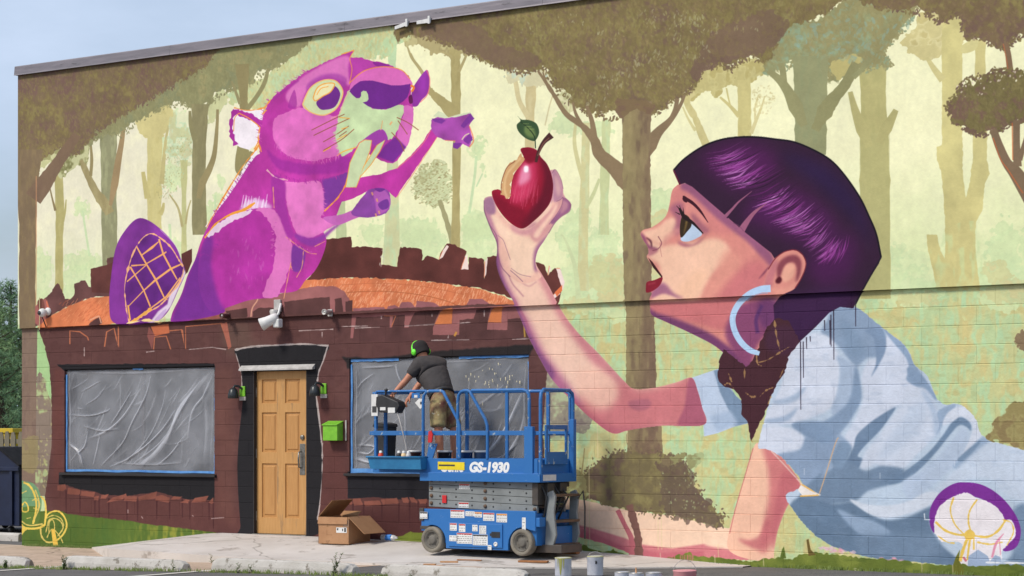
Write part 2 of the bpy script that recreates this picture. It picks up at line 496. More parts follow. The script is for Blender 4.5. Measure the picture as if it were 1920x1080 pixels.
    trunk([1132, 440, 1134, 330, 1137, 225], [17, 17, 16], C(200, 207, 156), streak=C(190, 210, 165))
    stroke([1085, 560, 1078, 500, 1060, 450, 1052, 440], [10, 8, 4, 3], C(203, 214, 166))
    trunk([993, 280, 994, 215, 996, 160], [16, 17, 20], C(207, 193, 145), streak=C(214, 204, 158))
    stroke([990, 218, 974, 190, 968, 160, 964, 140], [11, 9, 9, 7], C(214, 202, 155))
    stroke([1022, 235, 1030, 200, 1036, 180], 2.5, C(214, 204, 160))
    foliage([950, 128, 975, 132, 1010, 132, 1030, 140, 1028, 160, 985, 165, 970, 152, 955, 165, 948, 145], [C(214, 208, 168), C(190, 212, 196), C(222, 214, 172)], 5, 1.0, seed=4, holes=0.6)
    foliage([1050, 172, 1080, 180, 1090, 200, 1070, 215, 1050, 200], [C(214, 210, 165), C(190, 190, 140), C(226, 222, 180)], 5, 1.2, seed=5, holes=0.8)
    # left group
    trunk([111, 570, 111, 470, 112, 395, 110, 330, 108, 300], [13, 14, 17, 16, 24], C(178, 170, 114), streak=C(194, 186, 132))
    stroke([104, 395, 98, 372, 92, 345], [5, 3, 2], C(140, 125, 90))
    stroke([117, 415, 122, 395, 124, 374], [7, 4, 2], C(178, 170, 114))
    foliage([110, 300, 125, 285, 155, 262, 170, 270, 166, 300, 158, 318, 145, 310, 128, 322, 118, 335, 110, 325], [C(128, 128, 84), C(150, 150, 104), C(205, 206, 160)], 4, 1.1, seed=6, holes=0.9)
    trunk([206, 505, 205, 420, 204, 330, 203, 250, 200, 225], [26, 29, 29, 32, 44], C(146, 146, 112), streak=C(166, 168, 128))
    trunk([206, 400, 196, 382, 180, 360, 165, 330, 152, 300], [18, 18, 15, 13, 8], C(160, 148, 106), streak=C(172, 162, 118))
    stroke([170, 330, 172, 300, 170, 270], [6, 6, 4], C(150, 138, 98))
    stroke([207, 385, 215, 345, 222, 300, 229, 260, 232, 225], [6, 14, 12, 9, 8], C(160, 138, 102))
    trunk([290, 430, 289, 350, 290, 290, 290, 235, 288, 215], [26, 28, 27, 32, 50], tan, streak=C(196, 186, 126))
    foliage([255, 225, 262, 245, 272, 255, 280, 260, 305, 255, 318, 235, 325, 210, 318, 195, 285, 200, 262, 212], [C(206, 196, 138), C(190, 180, 122), C(218, 210, 158)], 5, 0.9, seed=7)
    stroke([277, 372, 272, 345, 268, 322], [12, 9, 7], C(194, 184, 126)); stroke([300, 402, 305, 392, 307, 380], [10, 7, 4], C(194, 184, 126))
    stroke([303, 345, 307, 300, 311, 262, 316, 235], [9, 7, 5, 4], C(194, 184, 130))
    foliage([318, 225, 330, 210, 355, 212, 362, 240, 360, 300, 345, 312, 322, 310, 312, 290, 316, 250], [C(226, 226, 190), C(186, 214, 180), C(200, 196, 146)], 4, 1.4, a=0.8, seed=9, holes=0.6)
    trunk([345, 500, 345, 400, 345, 300], [10, 9, 13], C(192, 192, 138), streak=C(204, 202, 150))
    stroke([342, 425, 334, 390, 318, 365], [5, 4, 2.5], C(182, 172, 122)); stroke([348, 420, 352, 395, 358, 375], [4, 3, 2], C(182, 172, 122))
    for cx, cy in [(312, 355), (325, 330), (330, 290), (350, 270)]:
        dabs([[cx-16, cy-14], [cx+16, cy-14], [cx+16, cy+14], [cx-16, cy+14]], 60, [C(190, 186, 136), C(178, 208, 168), C(170, 164, 116)], (1.5, 3), 0.6, a=0.7)
    foliage([388, 200, 405, 170, 420, 160, 425, 190, 412, 215, 400, 230, 390, 228], [C(206, 208, 158), C(186, 200, 156), C(220, 214, 168)], 4, 1.2, seed=11, holes=0.5)
    # distant tree with loose crown beside the centre trunk
    foliage([772, 345, 785, 318, 805, 302, 830, 305, 845, 320, 850, 350, 842, 372, 825, 382, 812, 390, 790, 380, 776, 368], [C(206, 212, 166), C(176, 172, 124), C(214, 220, 178)], 5, 1.2, seed=3, holes=0.9)
    dabs([770, 345, 800, 305, 845, 320, 850, 370, 820, 388, 780, 378], 420, [C(150, 138, 96), C(166, 156, 110), C(186, 196, 148)], (1.5, 4), 0.35, (-1, 2), 0.75)
    stroke([824, 375, 836, 410, 846, 445, 852, 470], [9, 9, 10, 14], C(164, 160, 118), rough=0.5)
    # center trunk
    foliage([745, 60, 770, 62, 815, 70, 880, 88, 890, 100, 868, 102, 845, 104, 826, 100, 812, 104, 795, 92, 775, 84, 760, 84], [C(176, 164, 118), C(160, 148, 104), C(196, 188, 138)], 5, 0.9, seed=12)
    trunk([854, 470, 855, 380, 856, 280, 855, 190, 854, 120, 853, 90], [17, 15, 15, 17, 17, 24], C(178, 166, 114), streak=C(160, 148, 100))
    stroke([860, 226, 846, 208, 832, 194, 818, 182, 806, 170, 800, 160], [16, 26, 20, 15, 12, 9], C(172, 160, 110), rough=0.5)
    stroke([800, 152, 788, 130, 772, 108, 764, 88], [8, 6, 5, 3], C(176, 164, 116)); stroke([780, 120, 770, 100], 3, C(176, 164, 116))
    stroke([860, 135, 868, 118, 876, 100], [6, 5, 4], C(176, 164, 116)); stroke([848, 108, 838, 100, 828, 98], [5, 3, 2], C(176, 164, 116))
    # tan trees right of the big trunk
    foliage([1288, 160, 1300, 140, 1318, 125, 1345, 118, 1372, 125, 1395, 108, 1430, 112, 1440, 130, 1425, 142, 1412, 150, 1385, 165, 1362, 160, 1345, 182, 1330, 172, 1312, 178, 1295, 190], [C(196, 186, 128), C(206, 198, 140), C(184, 172, 112)], 4, 0.8, seed=8)
    trunk([1330, 285, 1315, 250, 1303, 220, 1288, 192, 1296, 170], [17, 14, 12, 12, 16], C(208, 198, 142), streak=C(198, 188, 130))
    stroke([1304, 245, 1290, 222, 1280, 200], [6, 4, 3], C(212, 204, 150))
    trunk([1396, 262, 1396, 210, 1395, 150], [26, 25, 24], C(204, 194, 134), streak=C(194, 184, 126))
    stroke([1386, 218, 1368, 198, 1350, 182], [9, 6, 4], C(204, 194, 134)); stroke([1370, 200, 1366, 185, 1362, 165], [3, 3, 3], C(204, 194, 134))
    stroke([1408, 250, 1418, 225, 1428, 200, 1434, 180], [8, 6, 4, 2], C(212, 202, 150)); stroke([1416, 228, 1416, 200, 1422, 178], [4, 3, 2], C(212, 202, 150))
    dabs([1412, 170, 1440, 160, 1452, 190, 1440, 215, 1415, 215], 90, [C(216, 206, 154), C(206, 194, 140)], (1.5, 3.5), 0.6, a=0.7)
    # sapling stump right
    trunk([1642, 560, 1641, 420, 1640, 300, 1638, 200, 1636, 120], [56, 56, 55, 48, 50], C(184, 178, 122), streak=C(172, 168, 114))
    grad(shape([1612, 250, 1668, 250, 1669, 545, 1612, 545], 0), (1640, 260), (1640, 540), C(180, 176, 122), C(172, 172, 120), 0.5)
    stroke([1630, 275, 1617, 243, 1606, 215, 1600, 195, 1594, 172], [14, 24, 16, 12, 9], C(184, 178, 122)); stroke([1648, 268, 1662, 240, 1672, 222, 1680, 206], [14, 22, 15, 10], C(178, 172, 118))
    # grey green tree
    tc_ = foliage([1430, 130, 1440, 85, 1480, 35, 1530, 35, 1550, 25, 1575, 5, 1600, -20, 1660, -30, 1720, 10, 1715, 25, 1690, 60, 1680, 75, 1655, 100, 1668, 120, 1640, 125, 1605, 125, 1590, 140, 1555, 150, 1545, 120, 1505, 112, 1470, 120, 1462, 135],
            [C(152, 146, 102), C(148, 154, 114), C(146, 166, 136)], 7, 1.0, thr=(0.5, 1.6), seed=14)
    brush(tc_, 900, C(150, 148, 106), 0.06, tint=(C(146, 168, 140), C(152, 158, 118)))
    fringe([1462, 134, 1505, 112, 1545, 122, 1590, 140, 1640, 124, 1668, 120, 1655, 100, 1690, 60, 1716, 24], 240, [C(152, 148, 104), C(148, 162, 128), C(158, 154, 110)])
    foliage([1555, 120, 1600, 100, 1615, 115, 1592, 140, 1565, 148], [C(190, 180, 120), C(176, 170, 116), C(196, 190, 132)], 4, 0.9, seed=15, holes=0.4)
    trunk([1520, 290, 1520, 220, 1520, 160, 1520, 105], [58, 60, 62, 66], C(150, 152, 112), streak=C(142, 148, 110))
    stroke([1508, 236, 1492, 200, 1478, 172, 1462, 150, 1440, 132], [14, 28, 19, 15, 10], C(150, 148, 106)); stroke([1470, 155, 1468, 135, 1464, 118], [12, 12, 14], C(150, 148, 106))
    stroke([1528, 244, 1546, 210, 1562, 186, 1585, 158, 1606, 118], [14, 30, 24, 18, 18], C(146, 144, 102), rough=0.6); stroke([1600, 145, 1618, 128, 1632, 108], [10, 9, 12], C(150, 150, 108))
    # tan trunk with forks, right
    foliage([1690, 75, 1715, 50, 1722, 25, 1760, 22, 1800, 25, 1808, 60, 1815, 75, 1800, 85, 1770, 100, 1752, 108, 1730, 112, 1718, 98, 1700, 95], [C(208, 198, 142), C(222, 214, 162), C(196, 184, 126)], 5, 0.8, seed=16, holes=0.35)
    fill([1766, 35, 1804, 35, 1804, 240, 1806, 330, 1811, 370, 1818, 345, 1824, 300, 1824, 255, 1830, 225, 1852, 245, 1850, 300, 1856, 325, 1846, 345, 1842, 395, 1830, 415, 1829, 470, 1838, 545, 1758, 545, 1740, 470, 1738, 440, 1757, 440, 1764, 470, 1772, 488, 1772, 420, 1766, 330, 1757, 300, 1756, 275, 1766, 272], C(206, 197, 136), 0, rough=0.4, tex=0.02)
    stroke([1768, 150, 1752, 130, 1738, 108], [15, 11, 7], C(206, 197, 140))
    trunk([1838, 75, 1838, 145], 20, C(204, 194, 134)); fill([1804, 85, 1832, 72, 1830, 92, 1806, 100], C(208, 200, 142))
    m = shape([1738, 440, 1760, 430, 1840, 420, 1845, 545, 1750, 545], 1)
    if m: lay([m[0], m[1], m[2]*np.clip((NV[m[1]:m[1]+m[2].shape[0], m[0]:m[0]+m[2].shape[1]]-0.52)*5, 0, 1)], C(196, 214, 160), 0.5)
    # --- dark canopies
    dk = [C(126, 112, 76), C(136, 124, 78), C(150, 140, 92), C(118, 96, 84)]
    dkl = [C(122, 105, 80), C(132, 118, 76), C(140, 128, 84), C(118, 92, 86)]
    # behind the beaver: yellow mint canopy
    ym = foliage([540, 50, 760, 30, 770, 62, 750, 80, 728, 108, 705, 106, 690, 112, 560, 200, 500, 215, 470, 205, 425, 185, 440, 165, 480, 150, 500, 140, 540, 105], [C(198, 204, 152), C(205, 194, 138), C(184, 212, 166), C(190, 212, 168)], 7, 1.0, seed=17)
    brush(ym, 1600, C(200, 202, 150), 0.05, (3, 7), 0.4, (2, 6), 0.6, tint=(C(184, 212, 166), C(208, 194, 138), C(186, 208, 160), C(196, 186, 128)))
    gc = foliage([150, 255, 180, 228, 220, 205, 260, 175, 310, 150, 350, 120, 385, 90, 405, 60, 575, 60, 556, 98, 540, 108, 520, 128, 502, 132, 480, 140, 470, 160, 440, 165, 420, 172, 405, 175, 392, 195, 365, 202, 340, 195, 322, 196, 300, 205, 282, 212, 262, 228, 240, 232, 226, 252, 205, 250, 185, 258, 170, 270],
            [C(142, 140, 100), C(148, 148, 106), C(158, 150, 106), C(134, 138, 104)], 7, 1.1, thr=(0.4, 1.2), seed=18)
    brush(gc, 1500, C(143, 141, 101), 0.07)
    fringe([170, 268, 205, 250, 226, 250, 262, 226, 300, 204, 340, 194, 365, 202, 392, 194, 420, 172, 470, 158, 502, 132, 540, 106], 260, [C(142, 140, 100), C(150, 148, 106), C(134, 134, 98)])
    trunk([457, 212, 457, 190, 456, 160, 454, 120], [16, 15, 18, 26], C(144, 134, 94)); stroke([463, 205, 482, 180, 496, 155, 503, 128], [9, 8, 8, 6], C(144, 138, 98)); stroke([450, 195, 442, 172, 434, 152], [6, 5, 4], C(150, 142, 102))
    stroke([452, 275, 448, 300, 449, 320, 462, 320, 475, 285], 14, C(148, 140, 98)); fill([446, 270, 466, 280, 470, 292, 452, 318, 444, 312, 444, 290], C(150, 142, 98), 0)
    trunk([374, 440, 373, 330, 374, 260, 375, 195], [27, 26, 25, 34], C(140, 134, 98), streak=C(152, 146, 106))
    stroke([372, 372, 380, 342, 392, 318, 402, 288, 407, 235, 408, 205], [8, 14, 12, 9, 6, 5], C(152, 140, 100)); stroke([366, 262, 358, 235, 356, 208], [11, 8, 5], C(142, 136, 98))
    lc = foliage([340, 60, 412, 90, 405, 100, 380, 124, 345, 148, 305, 172, 262, 198, 225, 220, 205, 230, 195, 240, 178, 245, 168, 262, 150, 282, 140, 290, 120, 285, 112, 280, 98, 298, 82, 302, 70, 320, 66, 350, 20, 380, -60, 400, -60, 120, 120, 60], dkl, 6, 1.0, thr=(0.2, 0.95), seed=19)
    brush(lc, 4200, C(124, 108, 79), 0.09, tint=(C(134, 122, 76), C(118, 94, 86), C(140, 128, 82)))
    fringe([405, 96, 380, 122, 345, 146, 305, 170, 262, 196, 225, 218, 195, 238, 168, 260, 140, 288, 112, 282, 82, 302], 320, [C(122, 104, 82), C(118, 96, 84), C(130, 114, 78)])
    foliage([76, 305, 90, 292, 110, 282, 118, 280, 112, 292, 95, 305, 80, 314], [C(196, 196, 146), C(214, 212, 166), C(150, 148, 100)], 3, 1.2, seed=21)
    trunk([52, 640, 51, 520, 52, 420, 50, 340, 50, 280], [31, 31, 32, 44, 60], C(128, 110, 86), rough=0.4, streak=C(140, 122, 88))
    trunk([62, 372, 82, 345, 102, 315, 122, 285, 145, 252], [34, 30, 24, 20, 16], C(128, 106, 86), streak=C(120, 98, 82))
    stroke([68, 330, 68, 470, 67, 600], 2, C(206, 150, 110), a=0.6)
    # centre dark canopy
    cc = foliage([735, 52, 770, 60, 800, 70, 832, 82, 868, 92, 886, 102, 905, 112, 922, 124, 948, 127, 952, 135, 962, 128, 985, 136, 1002, 132, 1022, 128, 1034, 150, 1042, 165, 1060, 168, 1068, 184, 1080, 196, 1100, 198, 1108, 212, 1135, 210, 1158, 214, 1166, 224, 1190, 212, 1222, 214, 1248, 206, 1262, 186, 1282, 178, 1296, 165, 1312, 152, 1320, 128, 1345, 118, 1370, 128, 1398, 108, 1440, 118, 1452, 92, 1490, 48, 1530, 34, 1560, 20, 1580, 0, 1600, -30, 1640, -40, 1600, -260, 700, -260], dk, 6, 1.0, thr=(0.25, 1.5), seed=22)
    brush(cc, 9000, C(129, 114, 78), 0.09, (2.5, 6.5), tint=(C(136, 126, 78), C(122, 102, 80), C(144, 134, 90), C(120, 100, 82)))
    foliage([770, 60, 835, 82, 890, 104, 955, 130, 1010, 125, 1000, 100, 930, 80, 900, 50, 840, 40, 800, 48], [C(122, 100, 84), C(126, 108, 82), C(118, 94, 84)], 9, 0.5, a=0.75, seed=23)
    fringe([790, 66, 832, 80, 868, 92, 905, 112, 948, 128, 985, 136, 1022, 130, 1042, 164, 1080, 196, 1108, 212, 1166, 222, 1222, 214, 1262, 188, 1296, 166, 1320, 130, 1345, 120, 1370, 128, 1398, 110, 1440, 116], 520, [C(128, 112, 78), C(120, 100, 82), C(136, 122, 80)])
    foliage([1300, 150, 1345, 118, 1398, 106, 1450, 85, 1480, 45, 1440, 20, 1390, 40, 1340, 60, 1310, 100], [C(122, 100, 84), C(130, 112, 80), C(116, 92, 84)], 9, 0.6, a=0.8, seed=24)
    hl = [C(166, 160, 122), C(158, 152, 100), C(172, 168, 132)]
    for cx, cy, n in [(1225, 35, 26), (1145, 72, 20), (1290, 35, 60), (1250, 65, 16), (1220, 110, 40), (1150, 150, 40), (1085, 180, 24), (1120, 190, 14), (1075, 120, 20), (1180, 125, 20), (1260, 130, 24), (1300, 95, 26), (1070, 40, 10), (980, 60, 14), (1400, 50, 12), (1320, 50, 24), (1240, 150, 16)]:
        dabs([[cx-24, cy-14], [cx+24, cy-14], [cx+24, cy+14], [cx-24, cy+14]], n, hl, (1.5, 4.5), 0.5, (2, 7), 0.6)
    dabs([1480, 60, 1560, 40, 1700, 30, 1690, 60, 1600, 120, 1500, 90], 120, [C(146, 168, 142), C(140, 172, 162), C(158, 150, 108)], (3, 8), 0.6, a=0.5)
    # right dark canopy
    rc = foliage([1590, -30, 1640, 12, 1668, 18, 1702, 22, 1722, 14, 1738, 26, 1758, 24, 1764, 44, 1782, 36, 1794, 26, 1804, 44, 1806, 64, 1816, 74, 1832, 66, 1844, 78, 1860, 84, 1886, 92, 1902, 72, 1925, 62, 1980, 110, 2060, 150, 2200, 60, 2200, -260, 1600, -260], [C(124, 106, 78), C(134, 122, 78), C(142, 130, 84), C(118, 94, 84)], 5, 1.0, seed=25)
    brush(rc, 2600, C(125, 108, 79), 0.10, tint=(C(138, 126, 78), C(116, 92, 84)))
    fringe([1640, 12, 1702, 22, 1738, 26, 1764, 42, 1794, 28, 1806, 62, 1832, 68, 1860, 84, 1886, 90, 1902, 74, 1930, 66], 170, [C(122, 104, 80), C(116, 94, 82), C(132, 118, 78)])
    # the twisted dark branch at the right edge
    stroke([1885, 80, 1890, 100, 1894, 130, 1900, 160], [10, 11, 12, 14], C(132, 108, 84)); stroke([1881, 82, 1886, 104, 1890, 130], 2, C(190, 110, 70), a=0.7)
    rk = foliage([1776, 208, 1782, 188, 1798, 170, 1812, 150, 1826, 160, 1845, 146, 1872, 130, 1905, 132, 1940, 140, 1945, 200, 1920, 225, 1900, 232, 1882, 240, 1860, 248, 1838, 252, 1815, 244, 1792, 232], [C(118, 108, 70), C(128, 118, 76), C(136, 124, 80), C(120, 92, 84)], 5, 1.2, thr=(0.4, 1.1), seed=26, holes=0.15)
    brush(rk, 700, C(118, 108, 72), 0.12, (2, 4.5), tint=(C(132, 122, 78), C(112, 92, 80)))
    fringe([1776, 208, 1786, 184, 1812, 152, 1845, 146, 1872, 132, 1905, 134], 120, [C(120, 104, 76), C(112, 90, 78), C(128, 116, 76)], 9)
    fringe([1790, 232, 1815, 244, 1838, 252, 1860, 248, 1900, 232, 1925, 222], 90, [C(118, 96, 80), C(112, 90, 78)], 6)
    dabs([1785, 160, 1880, 128, 1920, 140, 1900, 160, 1800, 190], 34, [C(246, 240, 210), C(232, 214, 200)], (1, 2.5), 0.7, a=0.8)
    stroke([1935, 372, 1905, 325, 1888, 305, 1874, 275, 1862, 242], [34, 26, 18, 16, 14], C(126, 106, 84)); stroke([1908, 312, 1906, 270, 1906, 225], [16, 13, 13], C(126, 106, 84)); stroke([1912, 300, 1922, 265, 1930, 240], [10, 8, 8], C(126, 106, 84))
    stroke([1918, 362, 1890, 318, 1876, 298, 1862, 258], 2, C(196, 104, 62), a=0.8); stroke([1899, 300, 1898, 230], 2, C(196, 104, 62), a=0.8)
    # --- the big brown trunk
    stroke([1192, 372, 1174, 336, 1150, 312, 1124, 288, 1114, 262, 1092, 236, 1062, 214, 1040, 180, 1022, 152, 1008, 132], [16, 40, 28, 23, 17, 11, 10, 8, 6, 4], C(140, 120, 92), rough=0.3)
    stroke([1115, 265, 1110, 228, 1100, 198], [13, 9, 6], C(140, 120, 92)); stroke([1092, 236, 1080, 214, 1074, 192], [7, 6, 4], C(140, 120, 92)); stroke([1030, 166, 1022, 148, 1018, 135], [4, 4, 3], C(140, 120, 92))
    stroke([1202, 306, 1218, 272, 1234, 248, 1256, 226, 1274, 200, 1284, 178], [12, 28, 18, 11, 7, 5], C(136, 116, 90)); stroke([1258, 224, 1266, 205, 1270, 185], [9, 8, 8], C(136, 116, 90))
    m = fill([1167, 190, 1222, 190, 1219, 270, 1220, 400, 1222, 520, 1224, 560, 1227, 620, 1231, 720, 1240, 800, 1244, 880, 1176, 880, 1176, 800, 1174, 720, 1174, 600, 1170, 540, 1168, 420], C(138, 118, 90), 0, rough=0.5)
    grad(m, (1172, 500), (1225, 500), C(148, 134, 96), C(126, 104, 86))
    x0, y0, M = m
    lay([x0, y0, M*np.clip((NV[y0:y0+M.shape[0], x0:x0+M.shape[1]]-0.52)*5, 0, 1)], C(156, 142, 102), 0.55)
    lay([x0, y0, M*np.clip((0.42-NV[y0:y0+M.shape[0], x0:x0+M.shape[1]])*5, 0, 1)], C(116, 96, 80), 0.6)
    foliage([1155, 205, 1166, 222, 1190, 206, 1222, 212, 1222, 190, 1160, 185], [C(128, 108, 80), C(124, 100, 82)], 4, 0.7, seed=31)
def paint_stump():
    dkb, bro, redb, mauve, orange = C(92, 60, 58), C(96, 64, 60), C(94, 52, 48), C(152, 98, 97), C(210, 124, 84)
    # left corner strip of the lower wall
    fill([30, 617, 72, 617, 96, 700, 98, 830, 88, 930, 30, 930], C(128, 116, 100), 0)
    m = fill([66, 618, 72, 618, 86, 655, 95, 700, 97, 780, 70, 790], C(168, 203, 144), 0)
    m2 = foliage([68, 720, 80, 705, 92, 740, 98, 760, 98, 850, 80, 905, 66, 905], [C(136, 122, 110), C(150, 138, 112), C(172, 190, 138)], 4, 0.9, seed=33)
    dabs([70, 840, 98, 790, 98, 900, 75, 905], 40, [C(190, 195, 130), C(178, 170, 120)], (3, 6), 0.6, a=0.6)
    m = fill([30, 617, 70, 617, 68, 760, 66, 930, 30, 930], C(132, 112, 98), 0, tex=0.03, nz=NV-0.5)
    x0, y0, M = m; lay([x0, y0, M*np.clip((NV[y0:y0+M.shape[0], x0:x0+M.shape[1]]-0.5)*4, 0, 1)], C(116, 96, 88), 0.6)
    foliage([38, 830, 70, 815, 72, 870, 60, 885, 40, 880], [C(150, 140, 96), C(140, 126, 98)], 5, 0.8, a=0.7, seed=35)
    # rough grey patch right of the stump
    foliage([1022, 680, 1062, 690, 1090, 730, 1112, 772, 1108, 800, 1080, 812, 1020, 812], [C(150, 142, 126), C(168, 158, 134), C(184, 196, 154), C(130, 116, 112)], 5, 0.8, seed=36)
    # rim at the back
    m = fill([66, 612, 66, 575, 80, 562, 88, 556, 97, 546, 104, 534, 108, 530, 113, 537, 118, 548, 122, 560, 131, 561, 138, 556, 140, 549, 139, 532, 149, 529, 152, 526, 160, 525, 163, 531, 166, 538, 170, 538, 170, 504, 184, 500, 200, 496, 201, 484, 214, 482, 214, 556, 180, 556, 160, 561, 138, 570, 118, 579, 98, 590, 84, 604], C(104, 70, 68), 0, rough=0.4, tex=0.05)
    fill([170, 504, 200, 497, 214, 490, 214, 550, 172, 548], C(98, 58, 54), 0, tex=0.05)
    fill([66, 575, 76, 562, 86, 560, 92, 580, 88, 600, 74, 612, 66, 606], C(170, 104, 98), 0, a=0.8); fill([70, 566, 80, 560, 84, 580, 76, 588], C(120, 74, 66), 1)
    fill([340, 476, 360, 466, 360, 490, 352, 510, 342, 520], C(92, 52, 50), 0)
    fill([86, 566, 88, 562, 94, 582, 90, 586], C(214, 120, 90), 0, a=0.8)
    m = fill([570, 528, 590, 510, 600, 480, 612, 448, 640, 446, 660, 442, 660, 463, 690, 463, 717, 466, 714, 496, 744, 499, 746, 488, 751, 462, 775, 464, 791, 468, 790, 490, 801, 479, 823, 486, 828, 470, 838, 457, 858, 461, 876, 471, 866, 500, 878, 504, 879, 482, 908, 487, 908, 522, 914, 482, 936, 478, 1003, 491, 1020, 496, 1028, 516, 1040, 502, 1050, 505, 1057, 528, 1052, 548, 1046, 576, 1000, 580, 965, 562, 940, 552, 900, 540, 850, 534, 800, 528, 720, 522, 640, 520], redb, 0, rough=0.7, tex=0.05)
    for p in [[823, 486, 830, 470, 838, 459, 842, 462, 830, 482], [864, 505, 872, 482, 876, 476, 878, 505], [908, 520, 909, 490, 914, 484, 911, 515], [1027, 516, 1030, 498, 1034, 504], [1043, 503, 1050, 503, 1059, 528, 1055, 545, 1050, 528], [1028, 562, 1045, 545, 1050, 550, 1034, 566]]:
        fill(p, C(236, 214, 205), 0, rough=0.4); stroke(p[:4], 1.5, C(222, 120, 80), a=0.7)
    fill([1040, 548, 1054, 534, 1054, 545, 1044, 556], C(220, 116, 72), 0)
    dabs([714, 470, 720, 470, 718, 498, 712, 498], 14, [C(200, 190, 180)], (2, 4), 0.6, a=0.5)
    # orange cut face
    m = fill([72, 614, 82, 602, 98, 590, 118, 579, 140, 569, 165, 560, 205, 554, 214, 556, 216, 606, 190, 610, 72, 616], orange, 0, rough=0.5, tex=0.03)
    for i in range(120):
        a, b = rng.uniform(110, 205), rng.uniform(565, 606); stroke([a, b, a+rng.uniform(3, 7), b-rng.uniform(3, 9)], 1.2, C(228, 150, 108) if i % 2 else C(190, 98, 66), a=0.55, spline=0)
    m = fill([555, 550, 572, 526, 640, 520, 720, 522, 800, 528, 850, 534, 900, 541, 935, 552, 962, 562, 975, 576, 940, 578, 840, 584, 665, 592, 560, 598], orange, 0, rough=0.8, tex=0.03)
    for i in range(620):
        a = rng.uniform(580, 950); b = 524+rng.uniform(0, 1)*(max(0, a-820)*0.22+14)+rng.uniform(0, 45); 
        stroke([a, b, a+rng.uniform(2, 6), b-rng.uniform(4, 11)], rng.uniform(1.2, 2.2), C(236, 168, 130) if i % 3 else C(196, 104, 70), a=0.6, spline=0, clip=m)
    stroke([650, 548, 720, 546, 790, 553, 840, 565, 862, 576], 1.6, C(170, 96, 60), a=0.8); stroke([640, 534, 720, 531, 800, 538, 870, 552], 1.4, C(186, 104, 68), a=0.7)
    # front rim blocks, upper strip
    fill([415, 608, 417, 582, 428, 564, 470, 555, 478, 553, 520, 551, 545, 545, 590, 537, 624, 536, 645, 546, 655, 560, 661, 578, 662, 593], mauve, 0, rough=0.4, tex=0.03)
    fill([336, 600, 350, 590, 416, 588, 416, 606, 300, 612], C(150, 88, 80), 0, tex=0.04)
    for p in [[423, 583, 440, 580, 463, 577, 465, 598, 428, 602], [474, 584, 485, 577, 532, 576, 534, 598, 474, 599], [533, 566, 575, 560, 618, 556, 620, 592, 533, 598], [628, 561, 640, 558, 644, 586, 628, 592], [648, 565, 661, 562, 661, 588, 648, 590], [168, 606, 178, 598, 188, 594, 192, 606, 190, 612, 164, 613]]:
        fill(p, C(88, 58, 57), 0, rough=0.3, tex=0.04)
    for p, w in [([470, 598, 473, 578, 482, 564, 484, 556], 2.5), ([186, 593, 190, 606], 2.5), ([168, 600, 186, 592], 2.5)]:
        stroke(p, w, C(226, 170, 140), a=0.8)
    for p in [[662, 588, 662, 578, 720, 575, 724, 580, 728, 574, 740, 571, 748, 576, 753, 566, 770, 566, 779, 576, 782, 564, 812, 566, 826, 576, 826, 584, 700, 592], [872, 578, 880, 560, 905, 560, 922, 572, 922, 577]]:
        fill(p, C(150, 96, 100), 0, rough=0.3, tex=0.03)
    # --- front face below the cladding
    F = [72, 616, 84, 650, 93, 690, 97, 740, 97, 830, 92, 880, 85, 925, 84, 960, 140, 1006, 460, 1010, 800, 1030, 1066, 1036, 1040, 990, 1026, 930, 1021, 880, 1018, 800, 1022, 740, 1028, 680, 1020, 645, 1005, 610, 990, 572, 900, 570]
    m = fill(F, C(94, 63, 61), 0, rough=0.4)
    x0, y0, M = m; h, w = M.shape
    lay([x0, y0, M*np.clip(MOT[y0:y0+h, x0:x0+w]*0.6, 0, 1)], C(102, 70, 66), 0.5)
    lay([x0, y0, M*np.clip((NH[y0:y0+h, x0:x0+w]-0.56)*6, 0, 1)], C(86, 56, 54), 0.5)
    fill([85, 920, 140, 1000, 460, 1006, 800, 1030, 1060, 1036, 1030, 940, 1018, 830, 1000, 900, 660, 900, 600, 700, 590, 960, 440, 960, 420, 900, 110, 880], C(94, 57, 54), 0, soft=14, a=0.6, clip=m)
    fill([100, 690, 118, 690, 118, 890, 100, 900], C(106, 62, 56), 0, soft=5, a=0.5, clip=m); fill([405, 690, 436, 690, 440, 990, 405, 960], C(110, 74, 66), 0, soft=8, a=0.5, clip=m)
    fill([660, 960, 800, 950, 800, 1016, 660, 1006], C(78, 46, 46), 0, soft=10, a=0.8, clip=m)
    fill([416, 608, 470, 602, 470, 640, 520, 650, 430, 668, 416, 640], C(104, 84, 74), 0, soft=10, a=0.6)
    # crenellation gaps: orange and mauve
    fill([660, 588, 820, 580, 985, 571, 990, 612, 960, 618, 910, 620, 856, 628, 808, 628, 770, 614, 660, 616], mauve, 0, tex=0.03)
    fill([828, 580, 849, 577, 847, 607, 815, 608], C(206, 122, 76), 0); fill([923, 576, 942, 574, 940, 605, 915, 604], C(206, 122, 76), 0)
    fill([849, 578, 890, 575, 891, 591, 878, 598, 860, 600, 857, 628, 808, 627, 815, 608, 847, 607], mauve, 0); fill([942, 574, 965, 572, 950, 616, 913, 618, 915, 604, 940, 605], mauve, 0)
    fill([283, 612, 316, 607, 318, 624, 290, 630], C(198, 112, 78), 0); fill([279, 612, 290, 628, 285, 655, 276, 630], C(150, 90, 84), 0, a=0.8)
